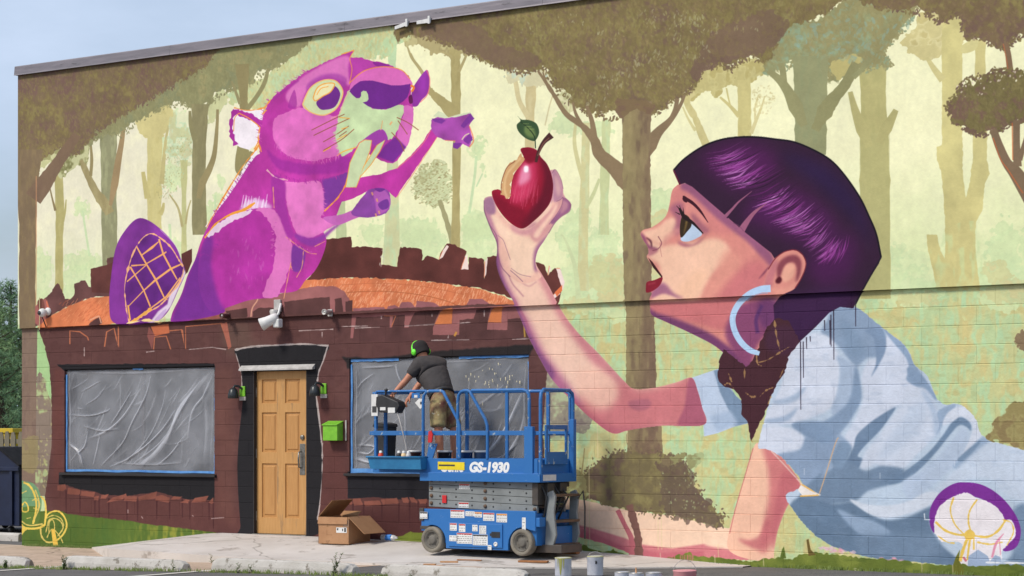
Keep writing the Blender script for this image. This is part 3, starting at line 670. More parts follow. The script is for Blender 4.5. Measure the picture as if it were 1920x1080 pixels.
    for p in [[668, 595, 700, 594, 731, 591, 730, 620, 664, 622], [737, 592, 759, 590, 757, 620, 734, 620], [778, 585, 825, 581, 812, 614, 812, 632, 764, 632, 766, 612], [862, 600, 888, 597, 893, 580, 920, 577, 914, 604, 912, 636, 860, 636], [952, 598, 984, 594, 1000, 640, 950, 636], [806, 628, 862, 628, 862, 640, 806, 640], [660, 614, 770, 614, 770, 640, 660, 640], [910, 618, 960, 618, 960, 640, 910, 640]]:
        fill(p, C(90, 60, 59), 0, rough=0.3, tex=0.04)
    fill([660, 588, 667, 590, 662, 634, 657, 634], mauve, 0)
    for p, w in [([131, 645, 131, 620, 150, 622, 164, 632, 166, 638], 2.2), ([196, 650, 200, 622, 214, 615, 218, 634, 222, 652, 222, 612], 2.4), ([288, 655, 290, 632, 312, 630, 320, 655], 2.2), ([318, 620, 340, 618, 346, 648, 342, 618], 2.2), ([415, 606, 428, 650, 424, 604], 3), ([348, 654, 348, 612, 416, 606, 424, 608], 1.8), ([720, 592, 742, 592, 734, 612], 2)]:
        stroke(p, w, C(196, 118, 84), spline=0, a=0.9)
    fill([415, 606, 426, 605, 434, 650, 428, 655], C(166, 100, 84), 0)
    for p in [[158, 651, 158, 668], [354, 655, 398, 651, 424, 655], [274, 660, 290, 658], [560, 620, 625, 617], [604, 622, 604, 632], [665, 615, 712, 613], [758, 611, 815, 608], [810, 594, 810, 588], [858, 606, 882, 604], [908, 594, 908, 581], [808, 638, 880, 637], [840, 634, 841, 628], [1000, 634, 960, 636], [715, 592, 715, 598], [640, 612, 690, 611]]:
        stroke(p, 1.6, C(206, 190, 186), a=0.7, spline=0, rough=0.3)
    stroke([852, 630, 856, 622], 4, C(196, 140, 70)); stroke([982, 600, 984, 632], 3, C(210, 170, 70), a=0.7)
    # black paint: lintels, sills, door surround
    blk = C(37, 36, 39)
    fill([106, 683, 250, 682, 402, 681, 404, 690, 400, 705, 120, 712, 122, 696], blk, 0, rough=0.4)
    fill([640, 668, 700, 672, 800, 660, 900, 652, 1001, 646, 996, 658, 990, 676, 652, 690, 650, 680], C(44, 40, 41), 0, rough=0.5, soft=1)
    fill([111, 886, 402, 889, 402, 942, 396, 938, 380, 936, 350, 936, 330, 932, 296, 922, 262, 926, 232, 930, 200, 928, 172, 920, 150, 918, 126, 910, 110, 908], blk, 0, rough=0.4)
    fill([652, 884, 1010, 893, 1010, 940, 760, 936, 700, 932, 652, 934], C(38, 37, 42), 0, rough=0.4)
    m = fill([440, 656, 460, 652, 490, 648, 530, 646, 570, 645, 615, 648, 610, 664, 602, 684, 596, 706, 593, 730, 594, 750, 600, 790, 604, 830, 605, 880, 601, 930, 596, 970, 589, 1004, 456, 1006, 451, 985, 447, 930, 445, 880, 447, 830, 451, 790, 455, 745, 453, 705, 446, 675], C(38, 37, 40), 1)
    for p, w in [([440, 656, 470, 650, 520, 647, 570, 645, 616, 648], 3), ([614, 650, 606, 676, 598, 696, 595, 715], 2.6), ([593, 742, 599, 790, 603, 830], 3), ([604, 830, 604, 880, 600, 940, 595, 975], 2), ([442, 662, 452, 700, 454, 740], 1.2)]:
        stroke(p, w, C(196, 184, 180), a=0.85, rough=0.4)
    # roots below the sills
    tops = [[108, 910, 122, 908, 124, 915, 118, 921, 107, 919], [127, 914, 150, 918, 150, 928, 126, 926], [152, 920, 178, 922, 176, 932, 150, 929], [176, 931, 186, 929, 184, 938, 176, 938], [190, 928, 204, 926, 198, 935, 188, 935], [200, 942, 212, 932, 236, 925, 238, 930, 228, 937], [234, 930, 258, 930, 255, 940, 232, 938], [259, 931, 275, 927, 294, 921, 292, 934, 260, 938], [292, 930, 304, 928, 318, 933, 317, 942, 292, 938], [320, 936, 326, 930, 342, 931, 336, 936], [337, 942, 348, 936, 356, 937, 352, 943], [358, 942, 365, 933, 392, 929, 385, 940], [391, 942, 400, 932, 400, 945],
            [655, 936, 656, 934, 662, 945, 655, 946], [661, 935, 676, 934, 682, 947, 664, 947], [682, 939, 712, 938, 716, 946, 684, 948], [714, 936, 744, 933, 748, 944, 718, 945], [752, 933, 764, 932, 768, 942, 756, 942], [766, 932, 776, 932, 784, 942, 772, 942], [784, 936, 800, 935, 800, 944, 788, 944]]
    for i, p in enumerate(tops):
        fill(p, C(134, 82, 70), 0, rough=0.3, tex=0.05)
        q = np.asarray(p).reshape(-1, 2); x1 = q[:, 0].max(); yb = q[:, 1].max()
        stroke([x1, yb-2, x1, yb+rng.uniform(25, 48)], [3.5, 1.5], C(70, 40, 42), a=0.75)
    for p in [[240, 955, 240, 962], [265, 968, 268, 972], [360, 966, 363, 968], [396, 972, 420, 970]]:
        stroke(p, 1.8, C(200, 180, 176), a=0.6)
    # painted grass bottom left
    m = fill([20, 975, 36, 940, 60, 960, 90, 958, 118, 958, 122, 962, 160, 968, 230, 975, 300, 985, 350, 991, 406, 999, 420, 1012, 420, 1060, 20, 1060], C(86, 108, 48), 0, rough=0.5)
    x0, y0, M = m; h, w = M.shape
    grad([x0, y0, M*np.clip((NV[y0:y0+h, x0:x0+w]-0.42)*3, 0, 1)], (200, 980), (300, 990), C(78, 104, 48), C(134, 138, 58))
    fill([770, 996, 800, 1000, 800, 1040, 720, 1030, 730, 1012], C(110, 122, 50), 0, rough=0.6)
    # yellow sketch figure at the corner
    fill([34, 905, 48, 903, 62, 906, 74, 922, 78, 945, 70, 965, 34, 970], C(112, 152, 112), 1)
    fill([34, 955, 70, 950, 74, 975, 60, 990, 34, 985], C(92, 118, 56), 1)
    y1, y2 = C(226, 196, 92), C(212, 190, 104)
    for p, w, c in [([44, 904, 55, 910, 64, 925, 68, 945, 66, 965, 62, 982], 3.5, y1), ([66, 918, 72, 935, 72, 955, 64, 975], 2.2, y2), ([76, 930, 84, 940, 86, 960, 84, 985], 3, y1), ([40, 950, 46, 941, 52, 948, 52, 958, 42, 958, 41, 948], 2.4, y1), ([34, 965, 42, 978, 56, 985, 80, 982], 2.4, y2), ([34, 982, 50, 990, 70, 990, 84, 984], 4, y1), ([50, 972, 58, 970], 1.6, y2), ([36, 1022, 40, 1002, 50, 991], 3, y1), ([84, 975, 92, 962, 108, 958, 120, 968, 125, 985, 118, 1002, 104, 1015], 3.2, y1), ([86, 972, 100, 966, 114, 972, 120, 985], 1.6, y2), ([86, 998, 92, 975, 104, 972, 114, 978, 118, 990, 108, 1005], 2.2, y2), ([76, 990, 78, 1005, 88, 1016, 104, 1015], 3, y2), ([92, 1000, 92, 980, 98, 974, 102, 982, 102, 996], 1.6, y2), ([88, 1008, 94, 995, 100, 992, 112, 1005, 118, 1018], 1.4, y2), ([60, 938, 68, 936, 74, 942, 72, 954, 62, 952], 2, y2), ([38, 926, 50, 920], 1.5, y2)]:
        stroke(p, w, c, rough=0.25)
    fill([34, 975, 44, 985, 48, 992, 40, 1000, 36, 1022, 34, 1022], y1, 0); fill([96, 993, 102, 991, 110, 1026, 100, 1026], C(228, 188, 84), 0)

def paint_beaver():
    mag, pink, pur, purD, grn, wht, org = C(184, 58, 158), C(218, 118, 188), C(126, 54, 146), C(104, 44, 132), C(198, 212, 166), C(240, 232, 238), C(236, 152, 70)
    # white underpaint and orange outline
    fill([480, 280, 455, 318, 420, 370, 385, 425, 398, 425, 440, 370, 490, 300], wht, 0, rough=1)
    stroke([490, 262, 480, 280, 455, 312, 425, 360, 405, 395, 388, 425], 2.5, org, rough=0.4)
    # tail
    m = fill([205, 572, 209, 512, 218, 462, 236, 430, 257, 410, 278, 413, 304, 432, 328, 459, 341, 489, 347, 512, 335, 542, 312, 588, 280, 606, 216, 606], pur, 1, tex=0.04)
    fill([206, 560, 212, 500, 225, 450, 250, 425, 240, 480, 232, 540, 240, 600, 214, 604], C(140, 60, 156), 1, soft=8, a=0.6, clip=m)
    stroke([300, 430, 330, 462, 345, 505], 1.5, wht, a=0.4)
    inner = [236, 572, 234, 535, 244, 490, 256, 462, 270, 444, 285, 438, 302, 447, 320, 463, 334, 485, 344, 505, 336, 530, 318, 553, 300, 572, 280, 584, 262, 596, 244, 604, 238, 585]
    mi = fill(inner, purD, 1, tex=0.05)
    fill([280, 606, 296, 584, 314, 570, 318, 552, 336, 528, 346, 505, 348, 512, 334, 542, 320, 575, 306, 592, 292, 604], wht, 0, soft=1.5, a=0.85); fill([290, 600, 300, 588, 312, 578, 308, 590, 298, 600], C(200, 170, 214), 1)
    stroke(inner+inner[:2], 2.2, C(240, 178, 130), rough=0.5)
    for p in [[256, 462, 266, 480, 275, 496, 292, 524, 308, 558, 314, 562], [244, 500, 253, 515, 270, 545, 282, 575], [298, 448, 306, 476, 322, 506, 332, 524], [266, 478, 285, 464, 303, 448], [246, 498, 275, 496, 275, 494, 306, 476, 312, 472], [238, 528, 252, 516, 274, 497], [240, 575, 268, 546, 290, 526, 320, 504, 340, 495], [252, 600, 262, 592, 285, 576, 312, 556, 338, 520]]:
        stroke(p, [2.2, 3.0, 2.4], C(238, 170, 104), rough=0.5, spline=0)
    stroke([246, 604, 262, 594, 284, 578], 5, C(236, 172, 84), rough=0.8); stroke([240, 572, 244, 600], 3, C(236, 172, 84)); stroke([240, 606, 275, 600, 300, 605], 4, C(240, 214, 150), rough=0.8)
    # body
    m = fill([490, 288, 470, 305, 450, 335, 428, 368, 404, 400, 388, 428, 376, 455, 366, 486, 352, 516, 340, 552, 322, 590, 330, 604, 415, 588, 420, 572, 440, 560, 480, 556, 520, 550, 556, 545, 572, 526, 590, 508, 604, 482, 612, 452, 606, 430, 622, 424, 640, 380, 655, 345, 660, 315, 540, 300], mag, 1, tex=0.03)
    for i in range(24):
        a = rng.uniform(456, 505); stroke([a, rng.uniform(362, 380), a-4, rng.uniform(386, 398)], [1.5, 3], C(236, 214, 236), a=0.6)
    fill([450, 392, 462, 378, 480, 372, 500, 380, 510, 390, 480, 394, 455, 400], C(236, 214, 236), 1, soft=3, a=0.7)
    fill([366, 480, 352, 516, 338, 556, 322, 596, 330, 606, 420, 590, 410, 560, 396, 530, 388, 500, 384, 470], C(116, 48, 144), 1, soft=5, a=0.95, clip=m)
    # thigh
    th = shape([388, 440, 408, 420, 434, 405, 458, 396, 478, 391, 506, 391, 520, 404, 530, 425, 544, 450, 548, 474, 542, 505, 528, 540, 518, 556, 470, 562, 430, 575, 400, 585, 380, 560, 372, 520, 376, 470])
    lay(th, C(178, 54, 158), 1, 0.02)
    fill([376, 470, 388, 440, 400, 450, 396, 500, 410, 560, 425, 590, 380, 590, 366, 540], C(122, 50, 146), 1, soft=5, a=0.9, clip=th)
    fill([470, 394, 506, 391, 522, 404, 532, 428, 546, 450, 549, 474, 542, 506, 528, 540, 518, 556, 494, 556, 500, 530, 512, 498, 516, 450, 508, 420, 490, 400], pink, 1, rough=0.8, a=1)
    dabs([430, 470, 480, 440, 500, 520, 460, 540, 430, 520], 60, [C(202, 104, 180), C(164, 50, 150), C(210, 140, 196)], (3, 8), 0.35, (3, 6), 0.22)
    fill([388, 440, 408, 418, 434, 403, 456, 396, 470, 392, 474, 398, 440, 412, 412, 430, 392, 448], wht, 0, rough=1.2, a=0.85)
    stroke([384, 446, 404, 420, 432, 402, 458, 393, 478, 380], [2, 2.5, 3, 6, 4], C(238, 160, 60), rough=0.4)
    # chest, lower leg
    fill([534, 340, 560, 342, 594, 339, 606, 355, 608, 392, 602, 408, 630, 408, 666, 399, 650, 412, 624, 424, 598, 440, 578, 446, 556, 436, 540, 395, 534, 360], pink, 1, rough=0.5, tex=0.03)
    fill([552, 438, 580, 446, 604, 440, 626, 424, 640, 418, 620, 436, 604, 452, 585, 462, 560, 452], C(140, 58, 158), 1, soft=2, a=0.9)
    fill([510, 330, 534, 340, 536, 380, 546, 425, 552, 440, 540, 446, 526, 412, 512, 380], C(164, 54, 156), 1, soft=2)
    fill([602, 337, 630, 330, 656, 318, 652, 336, 634, 370, 608, 392, 607, 355], C(124, 58, 150), 0, soft=2)
    stroke([656, 322, 646, 350, 634, 370, 608, 396], 2.4, org, rough=0.4)
    fill([549, 460, 572, 470, 566, 505, 548, 505], C(126, 56, 152), 1, soft=1.5)
    for p in [[536, 444, 560, 462, 580, 474, 594, 476], [569, 470, 566, 500, 556, 520], [545, 498, 548, 506], [512, 350, 514, 390], [532, 560, 540, 520, 546, 490], [610, 452, 590, 462]]:
        stroke(p, 1.6, C(234, 160, 120), a=0.8, rough=0.3)
    stroke([500, 318, 516, 332, 540, 338], 2, C(236, 190, 190), a=0.8, rough=0.8)
    # far arm and upper hand
    fill([630, 382, 640, 362, 646, 352, 674, 333, 715, 326, 744, 314, 770, 292, 793, 266, 807, 244, 812, 240, 824, 250, 806, 278, 793, 296, 770, 330, 742, 371, 730, 360, 710, 358, 692, 356, 660, 373], C(190, 58, 160), 0, rough=0.4, tex=0.02)
    stroke([744, 316, 772, 292, 795, 266, 808, 244], 1.4, C(240, 140, 110), a=0.7); stroke([824, 250, 806, 278, 772, 330, 744, 370], 1.4, C(240, 140, 110), a=0.7)
    fill([812, 218, 822, 208, 832, 212, 840, 220, 860, 214, 882, 210, 886, 222, 840, 226], C(212, 220, 184), 0)
    fill([809, 226, 818, 220, 836, 222, 858, 219, 880, 212, 889, 222, 880, 236, 886, 258, 880, 276, 868, 270, 858, 279, 850, 276, 854, 264, 832, 262, 816, 254, 808, 244], C(168, 78, 170), 0, rough=0.4, tex=0.04)
    for p in [[864, 236, 882, 212, 889, 222, 870, 240], [870, 260, 880, 250, 887, 262, 878, 271, 870, 266], [850, 268, 866, 268, 858, 279, 850, 277], [809, 222, 826, 222, 836, 226, 828, 232, 814, 228]]:
        fill(p, C(126, 56, 152), 0, rough=0.3)
    stroke([880, 236, 888, 262, 880, 276], 2, C(240, 120, 90), a=0.8); stroke([866, 262, 872, 254, 880, 250], 2, C(226, 220, 170), a=0.9); stroke([854, 264, 834, 263], 1.5, C(240, 120, 90), a=0.7)
    # near forearm and lower hand
    fill([606, 408, 640, 402, 668, 392, 676, 404, 660, 412, 630, 422], C(196, 104, 182), 1)
    fill([666, 386, 682, 366, 696, 354, 722, 354, 732, 370, 728, 395, 708, 405, 674, 407, 658, 400], C(140, 72, 160), 1, rough=0.4, tex=0.04)
    fill([700, 360, 720, 356, 731, 372, 728, 392, 708, 402, 704, 380], C(176, 92, 178), 1, soft=1); fill([709, 382, 726, 373, 729, 388, 716, 393], C(116, 56, 146), 1); fill([702, 353, 722, 354, 712, 360], C(112, 50, 140), 1)
    for a, b in [(697, 360), (706, 372), (710, 395), (704, 400)]: stroke([a, b, a+2, b+6], 3, C(226, 160, 110), a=0.8)
    # ear behind
    m = fill([439, 203, 467, 207, 494, 203, 490, 248, 482, 270, 467, 281, 450, 276, 441, 270, 432, 248, 432, 222], wht, 0)
    stroke([440, 206, 452, 213, 472, 220, 492, 234], [9, 12, 10, 11], C(176, 52, 156), rough=1.2); stroke([441, 206, 434, 225, 434, 250, 442, 272], [8, 6, 6, 9], C(166, 50, 152), rough=1)
    stroke([439, 202, 465, 207, 494, 202, 510, 188], 2, org, rough=0.4); stroke([448, 212, 440, 222, 438, 246], 1.4, org); stroke([448, 212, 470, 224, 490, 244, 482, 270, 476, 280], 2, org)
    # head
    hd = fill([486, 277, 488, 242, 496, 212, 507, 188, 536, 162, 566, 140, 600, 121, 637, 104, 662, 96, 656, 108, 676, 108, 696, 114, 728, 121, 752, 131, 767, 145, 771, 160, 770, 185, 775, 205, 773, 233, 766, 262, 758, 282, 736, 306, 706, 296, 690, 290, 672, 310, 655, 320, 630, 330, 605, 336, 578, 338, 540, 334, 510, 312, 490, 295], mag, 1, rough=0.6, tex=0.03)
    fill([500, 280, 520, 296, 560, 306, 610, 306, 640, 294, 662, 296, 655, 318, 610, 326, 560, 326, 520, 316], C(158, 48, 152), 1, rough=0.8, soft=2, a=0.85, clip=hd)
    fill([536, 178, 560, 150, 600, 124, 640, 106, 656, 108, 660, 130, 655, 160, 640, 150, 615, 144, 592, 152, 574, 172, 562, 200, 545, 196], pink, 1, soft=2, clip=hd)
    fill([575, 160, 600, 142, 630, 138, 650, 148, 644, 165, 620, 150, 596, 160, 580, 180], C(168, 70, 164), 1, soft=2, a=0.75, clip=hd)
    stroke([512, 186, 530, 172, 560, 150], 5, C(160, 50, 150), a=0.6, soft=1); fill([540, 200, 552, 168, 556, 200], C(160, 50, 150), 1, a=0.7)
    fill([511, 247, 515, 222, 540, 208, 566, 201, 592, 214, 622, 217, 634, 222, 631, 256, 638, 284, 608, 299, 568, 300, 540, 292, 518, 270], C(216, 110, 186), 1, rough=0.7, tex=0.03, clip=hd)
    fill([656, 112, 690, 112, 724, 124, 690, 128, 668, 145, 656, 156], C(184, 66, 166), 1, soft=2, clip=hd); fill([700, 116, 728, 121, 726, 128, 706, 124], C(140, 44, 146), 1)
    # eyes and muzzle
    fill([567, 196, 581, 166, 604, 151, 628, 151, 642, 166, 642, 182, 630, 204, 607, 216, 582, 210], C(208, 218, 170), 1); stroke([567, 196, 581, 166, 604, 151, 628, 151, 642, 168, 640, 186, 628, 206, 606, 216, 582, 210, 567, 196], 2.2, C(240, 186, 110), a=0.9)
    fill([594, 190, 610, 178, 626, 161, 638, 176, 628, 200, 606, 206, 596, 200], C(112, 46, 138), 1)
    fill([587, 184, 594, 166, 608, 157, 627, 157, 620, 172, 606, 180, 592, 189], C(234, 226, 176), 1); stroke([587, 184, 594, 166, 608, 157, 627, 157, 620, 172, 606, 180, 592, 189, 587, 184], 2, C(240, 166, 70)); stroke([594, 178, 602, 166, 616, 162], 1.5, C(240, 166, 70))
    mz = fill([636, 214, 644, 190, 656, 168, 680, 196, 718, 205, 748, 196, 758, 200, 756, 215, 745, 246, 732, 262, 722, 258, 714, 244, 686, 258, 668, 276, 642, 294, 634, 276, 630, 258, 632, 232], C(192, 212, 164), 1, rough=0.8, tex=0.03)
    fill([655, 168, 662, 150, 680, 134, 716, 125, 750, 131, 768, 147, 771, 162, 734, 162, 698, 152, 676, 152], C(216, 108, 184), 1, rough=0.4)
    fill([662, 186, 668, 170, 690, 168, 696, 200, 676, 198], C(192, 212, 164), 1)
    fill([655, 171, 664, 160, 676, 152, 698, 151, 715, 155, 734, 160, 752, 160, 770, 157, 768, 170, 764, 182, 756, 190, 745, 197, 731, 203, 716, 205, 702, 204, 690, 199, 680, 192, 688, 190, 691, 186, 690, 177, 687, 171, 681, 170, 677, 173, 677, 180, 674, 184, 668, 184, 661, 178], C(110, 42, 136), 0)
    stroke([655, 158, 660, 130, 656, 110, 664, 95], 1.6, org, a=0.8); stroke([655, 156, 672, 140, 690, 130, 720, 125, 752, 131, 769, 148], 1.8, org, a=0.85)
    stroke([655, 170, 644, 192, 636, 214, 620, 222], 2, C(234, 170, 150), a=0.6)
    fill([758, 198, 772, 200, 775, 215, 771, 250, 761, 275, 745, 258, 750, 232, 757, 214], C(212, 108, 184), 1, rough=0.3)
    fill([707, 293, 722, 272, 742, 256, 762, 276, 737, 305], C(120, 46, 144), 0, soft=1)
    fill([668, 278, 686, 258, 715, 242, 727, 258, 722, 268, 708, 276, 690, 264, 676, 270], C(158, 66, 164), 1)
    for p in [[674, 268, 684, 262, 697, 263, 694, 282, 680, 320, 668, 351, 648, 351, 656, 305], [707, 272, 722, 262, 712, 284, 696, 308, 674, 333, 682, 312]]:
        fill(p, C(198, 212, 168), 0); stroke(p+p[:2], 1.6, C(236, 160, 70), a=0.85, spline=0)
    stroke([714, 244, 716, 234, 717, 226], 1.6, C(220, 170, 120)); stroke([668, 276, 644, 284, 632, 292], 2, C(238, 176, 80)); stroke([731, 234, 735, 228], 3, C(226, 170, 120))
    for p in [[584, 244, 620, 226, 646, 214], [588, 254, 625, 236, 655, 222], [606, 266, 634, 250, 654, 236], [606, 282, 640, 262, 664, 242], [636, 256, 650, 246], [744, 220, 765, 230, 785, 244], [746, 226, 756, 240, 764, 252], [734, 248, 750, 266, 758, 284]]:
        stroke(p, 1.5, C(150, 86, 60)); 
    for p in [[636, 220, 656, 222], [640, 242, 652, 238], [606, 284, 620, 276], [632, 262, 650, 252]]: stroke(p, 1.6, C(238, 170, 70))
    # fur ticks along the outlines
    def fur(pts, n, L, ang, cols, w=1.5):
        p = spl(pts, closed=False, k=10); 
        for i in rng.integers(0, len(p)-1, n):
            a_ = math.radians(ang+rng.uniform(-22, 22)); l_ = L*rng.uniform(0.5, 1.2); q = p[i]+rng.normal(0, 1.5, 2)
            stroke([q[0], q[1], q[0]+l_*math.cos(a_), q[1]+l_*math.sin(a_)], [w, 0.4], cols[int(rng.integers(0, len(cols)))], spline=0, a=0.9)
    fur([400, 408, 430, 366, 455, 326, 482, 296], 40, 7, 225, [mag, C(160, 46, 146)]); fur([488, 270, 492, 226, 508, 188, 540, 160, 580, 132], 50, 8, 205, [mag, C(206, 90, 176)])
    fur([515, 268, 545, 292, 600, 300, 640, 288], 50, 8, 80, [C(216, 110, 186), C(200, 90, 176)]); fur([512, 314, 545, 334, 590, 336, 640, 326], 50, 7, 70, [mag, C(160, 48, 150)])
    fur([632, 236, 632, 262, 640, 290], 24, 7, 160, [C(192, 212, 164)]); fur([376, 480, 400, 470, 420, 440], 16, 6, 200, [C(150, 50, 150)]); fur([536, 445, 560, 460, 590, 474], 24, 6, 60, [mag, C(206, 90, 176)])
    fur([600, 350, 607, 380, 604, 405], 18, 6, 30, [pink]); fur([520, 410, 514, 440, 514, 490], 22, 6, 180, [pink, C(196, 84, 172)])
    # right ear
    fill([800, 131, 805, 148, 802, 174, 790, 188, 782, 199, 773, 197, 772, 172, 782, 152], C(140, 52, 152), 1, tex=0.05); stroke([800, 131, 806, 150, 802, 176, 788, 192], 1.8, C(240, 120, 130), a=0.8)
    fill([766, 182, 772, 178, 774, 192, 768, 194], C(96, 30, 80), 1); stroke([770, 160, 776, 164, 772, 172], 4, C(236, 130, 50))
    for p in [[487, 240, 484, 262, 490, 285], [500, 206, 492, 214], [508, 186, 494, 205], [640, 102, 664, 94]]: stroke(p, 2.4, org, rough=0.5, a=0.9)

def paint_girl():
    sk, skp, skm, skd, purp = C(240, 202, 174), C(222, 152, 138), C(200, 122, 128), C(160, 92, 116), C(112, 62, 104)
    # --- lower forearm lying on the ground
    m = fill([1060, 930, 1110, 941, 1180, 957, 1260, 966, 1340, 986, 1368, 990, 1400, 1000, 1455, 1010, 1446, 1048, 1400, 1050, 1300, 1044, 1240, 1048, 1190, 1040, 1130, 1018, 1060, 1000], C(240, 206, 180), 0, rough=0.4)
    fill([1060, 978, 1110, 990, 1170, 1008, 1200, 1020, 1260, 1028, 1330, 1018, 1400, 1034, 1446, 1040, 1440, 1062, 1060, 1062], C(206, 126, 132), 0, soft=1, a=1, clip=m)
    fill([1060, 988, 1120, 1002, 1170, 1024, 1240, 1036, 1320, 1032, 1320, 1060, 1060, 1060], C(190, 104, 116), 0, soft=2, a=0.85, clip=m)
    fill([1320, 1020, 1400, 1034, 1440, 1034, 1440, 1012, 1380, 1004], C(242, 210, 184), 1, soft=2, clip=m)
    stroke([1158, 956, 1172, 985, 1184, 1010, 1186, 1040], [9, 8, 10, 14], C(196, 112, 120))
    # brown bush over it
    foliage([1068, 925, 1086, 898, 1104, 880, 1132, 860, 1170, 848, 1240, 852, 1272, 858, 1290, 885, 1306, 915, 1326, 940, 1352, 972, 1350, 986, 1325, 982, 1290, 972, 1236, 962, 1190, 957, 1130, 944, 1100, 936], [C(122, 110, 80), C(134, 122, 84), C(146, 136, 92), C(108, 88, 80)], 4, 0.8, thr=(0.3, 1.2), seed=37)
    fringe([1070, 922, 1104, 880, 1170, 848, 1272, 860, 1306, 915, 1352, 974, 1290, 970, 1190, 956], 240, [C(124, 110, 80), C(112, 94, 80), C(136, 122, 86)], 12)
    foliage([1235, 860, 1272, 858, 1306, 915, 1352, 975, 1340, 984, 1250, 960, 1240, 900], [C(108, 92, 80), C(118, 104, 80), C(104, 84, 78)], 11, 0.9, a=0.75, seed=38)
    dabs([1240, 870, 1290, 890, 1340, 970, 1280, 960, 1240, 930], 50, [C(176, 186, 138), C(150, 140, 100)], (1.2, 3), 0.7, a=0.7)
    foliage([1240, 862, 1262, 852, 1288, 850, 1276, 866, 1255, 876], [C(150, 146, 102), C(128, 110, 86)], 3, 1.2, seed=39, holes=0.5); foliage([1288, 855, 1318, 850, 1310, 868, 1292, 885], [C(150, 150, 106), C(176, 190, 140)], 3, 1.2, seed=40, holes=0.5)
    stroke([1180, 946, 1188, 975, 1196, 1005, 1198, 1044], [11, 13, 13, 16], C(128, 92, 84), rough=0.9)
    foliage([1062, 890, 1080, 880, 1098, 900, 1100, 930, 1062, 930], [C(150, 142, 100), C(170, 176, 126)], 4, 1.0, seed=41); stroke([1078, 900, 1070, 860, 1066, 820], [4, 3, 2], C(160, 144, 98)); stroke([1090, 890, 1094, 860, 1096, 840], [3, 2, 2], C(160, 144, 98))
    foliage([1850, 830, 1870, 790, 1890, 770, 1925, 748, 2000, 740, 2000, 850, 1925, 842, 1880, 830], [C(150, 138, 92), C(164, 154, 104), C(138, 120, 84)], 7, 1.0, seed=43)
    foliage([1905, 640, 1925, 612, 1960, 620, 1950, 660, 1915, 660], [C(138, 118, 92), C(150, 134, 100)], 5, 1.0, seed=44)
    # thin drips and scribbles
    for p in [[1176, 760, 1176, 830], [1104, 860, 1106, 1040], [1234, 968, 1234, 1030], [1240, 968, 1241, 1030], [1346, 1020, 1348, 1060], [1430, 1036, 1431, 1070], [1120, 780, 1121, 860]]:
        stroke(p, 1.6, C(226, 206, 160), a=0.6, spline=0)
    # --- supporting arm
    m = fill([1414, 836, 1430, 834, 1462, 852, 1502, 908, 1488, 930, 1472, 958, 1458, 996, 1452, 1030, 1446, 1050, 1404, 1048, 1366, 1030, 1368, 990, 1380, 950, 1395, 900], C(238, 190, 164), 1)
    fill([1430, 836, 1462, 850, 1504, 908, 1488, 930, 1470, 962, 1456, 1000, 1440, 1030, 1425, 1034, 1432, 980, 1442, 930, 1440, 880], C(204, 124, 124), 1, soft=5, clip=m)
    fill([1470, 880, 1504, 908, 1480, 940, 1462, 985, 1450, 1030, 1446, 990, 1456, 930], C(188, 104, 112), 1, soft=4, a=0.8, clip=m)
    fill([1384, 1010, 1400, 1022, 1425, 1030, 1440, 1010, 1446, 980, 1436, 975, 1424, 1004, 1404, 1012], C(190, 106, 112), 1, soft=3, a=0.8, clip=m)
    stroke([1412, 840, 1396, 895, 1380, 950, 1368, 1000], 2, C(196, 108, 110), a=0.7)
    # --- shirt
    B, Md, Dk, Lt = C(186, 202, 220), C(150, 170, 194), C(112, 132, 156), C(208, 214, 228)
    m = fill([1422, 838, 1430, 800, 1440, 762, 1450, 730, 1466, 700, 1478, 664, 1500, 638, 1530, 612, 1556, 580, 1566, 570, 1588, 570, 1612, 580, 1652, 612, 1672, 628, 1700, 652, 1714, 682, 1722, 690, 1740, 706, 1755, 745, 1772, 758, 1792, 756, 1812, 766, 1830, 788, 1838, 812, 1856, 826, 1880, 832, 1925, 845, 1990, 870, 2100, 900, 2120, 1064, 1920, 1062, 1800, 1060, 1720, 1054, 1640, 1046, 1590, 1034, 1550, 1018, 1515, 990, 1490, 960, 1474, 928, 1504, 908, 1470, 862, 1440, 842], B, 1, rough=0.5)
    def F(p, c, s=2, a=1.0):
        p = np.asarray(p, float).reshape(-1, 2)
        fill(np.stack([1350+p[:, 0]/1.581, 562+p[:, 1]/1.581], 1), c, 1, soft=s, a=a, clip=m)
    F([300, 100, 318, 60, 340, 10, 385, 8, 440, 36, 484, 80, 450, 92, 462, 132, 470, 168, 436, 172, 404, 198, 380, 172, 345, 132], C(138, 158, 184), 2)
    F([360, 60, 400, 90, 430, 150, 400, 180, 372, 150], C(124, 146, 172), 5, 0.7)
    F([198, 152, 240, 112, 290, 98, 330, 116, 350, 160, 356, 205, 350, 262, 338, 312, 290, 342, 214, 366, 140, 372, 124, 352, 160, 300, 188, 230], C(206, 213, 228), 2)
    F([160, 298, 205, 288, 255, 258, 224, 300, 166, 310], C(158, 176, 200), 2, 0.8); F([132, 356, 190, 344, 228, 322, 204, 356, 150, 366], C(150, 170, 196), 2, 0.8)
    F([346, 165, 402, 196, 412, 250, 416, 292, 396, 330, 345, 345, 330, 325, 350, 262, 356, 205], C(168, 185, 208), 2)
    F([401, 196, 416, 240, 419, 292, 402, 332, 376, 372, 340, 410, 300, 424, 252, 402, 214, 368, 300, 362, 362, 322, 388, 282], C(132, 153, 180), 2)
    F([438, 182, 470, 166, 500, 100, 560, 150, 580, 200, 562, 240, 600, 268, 500, 332, 440, 392, 400, 432, 350, 472, 342, 452, 372, 400, 402, 350, 424, 292, 420, 230], C(202, 210, 226), 2)
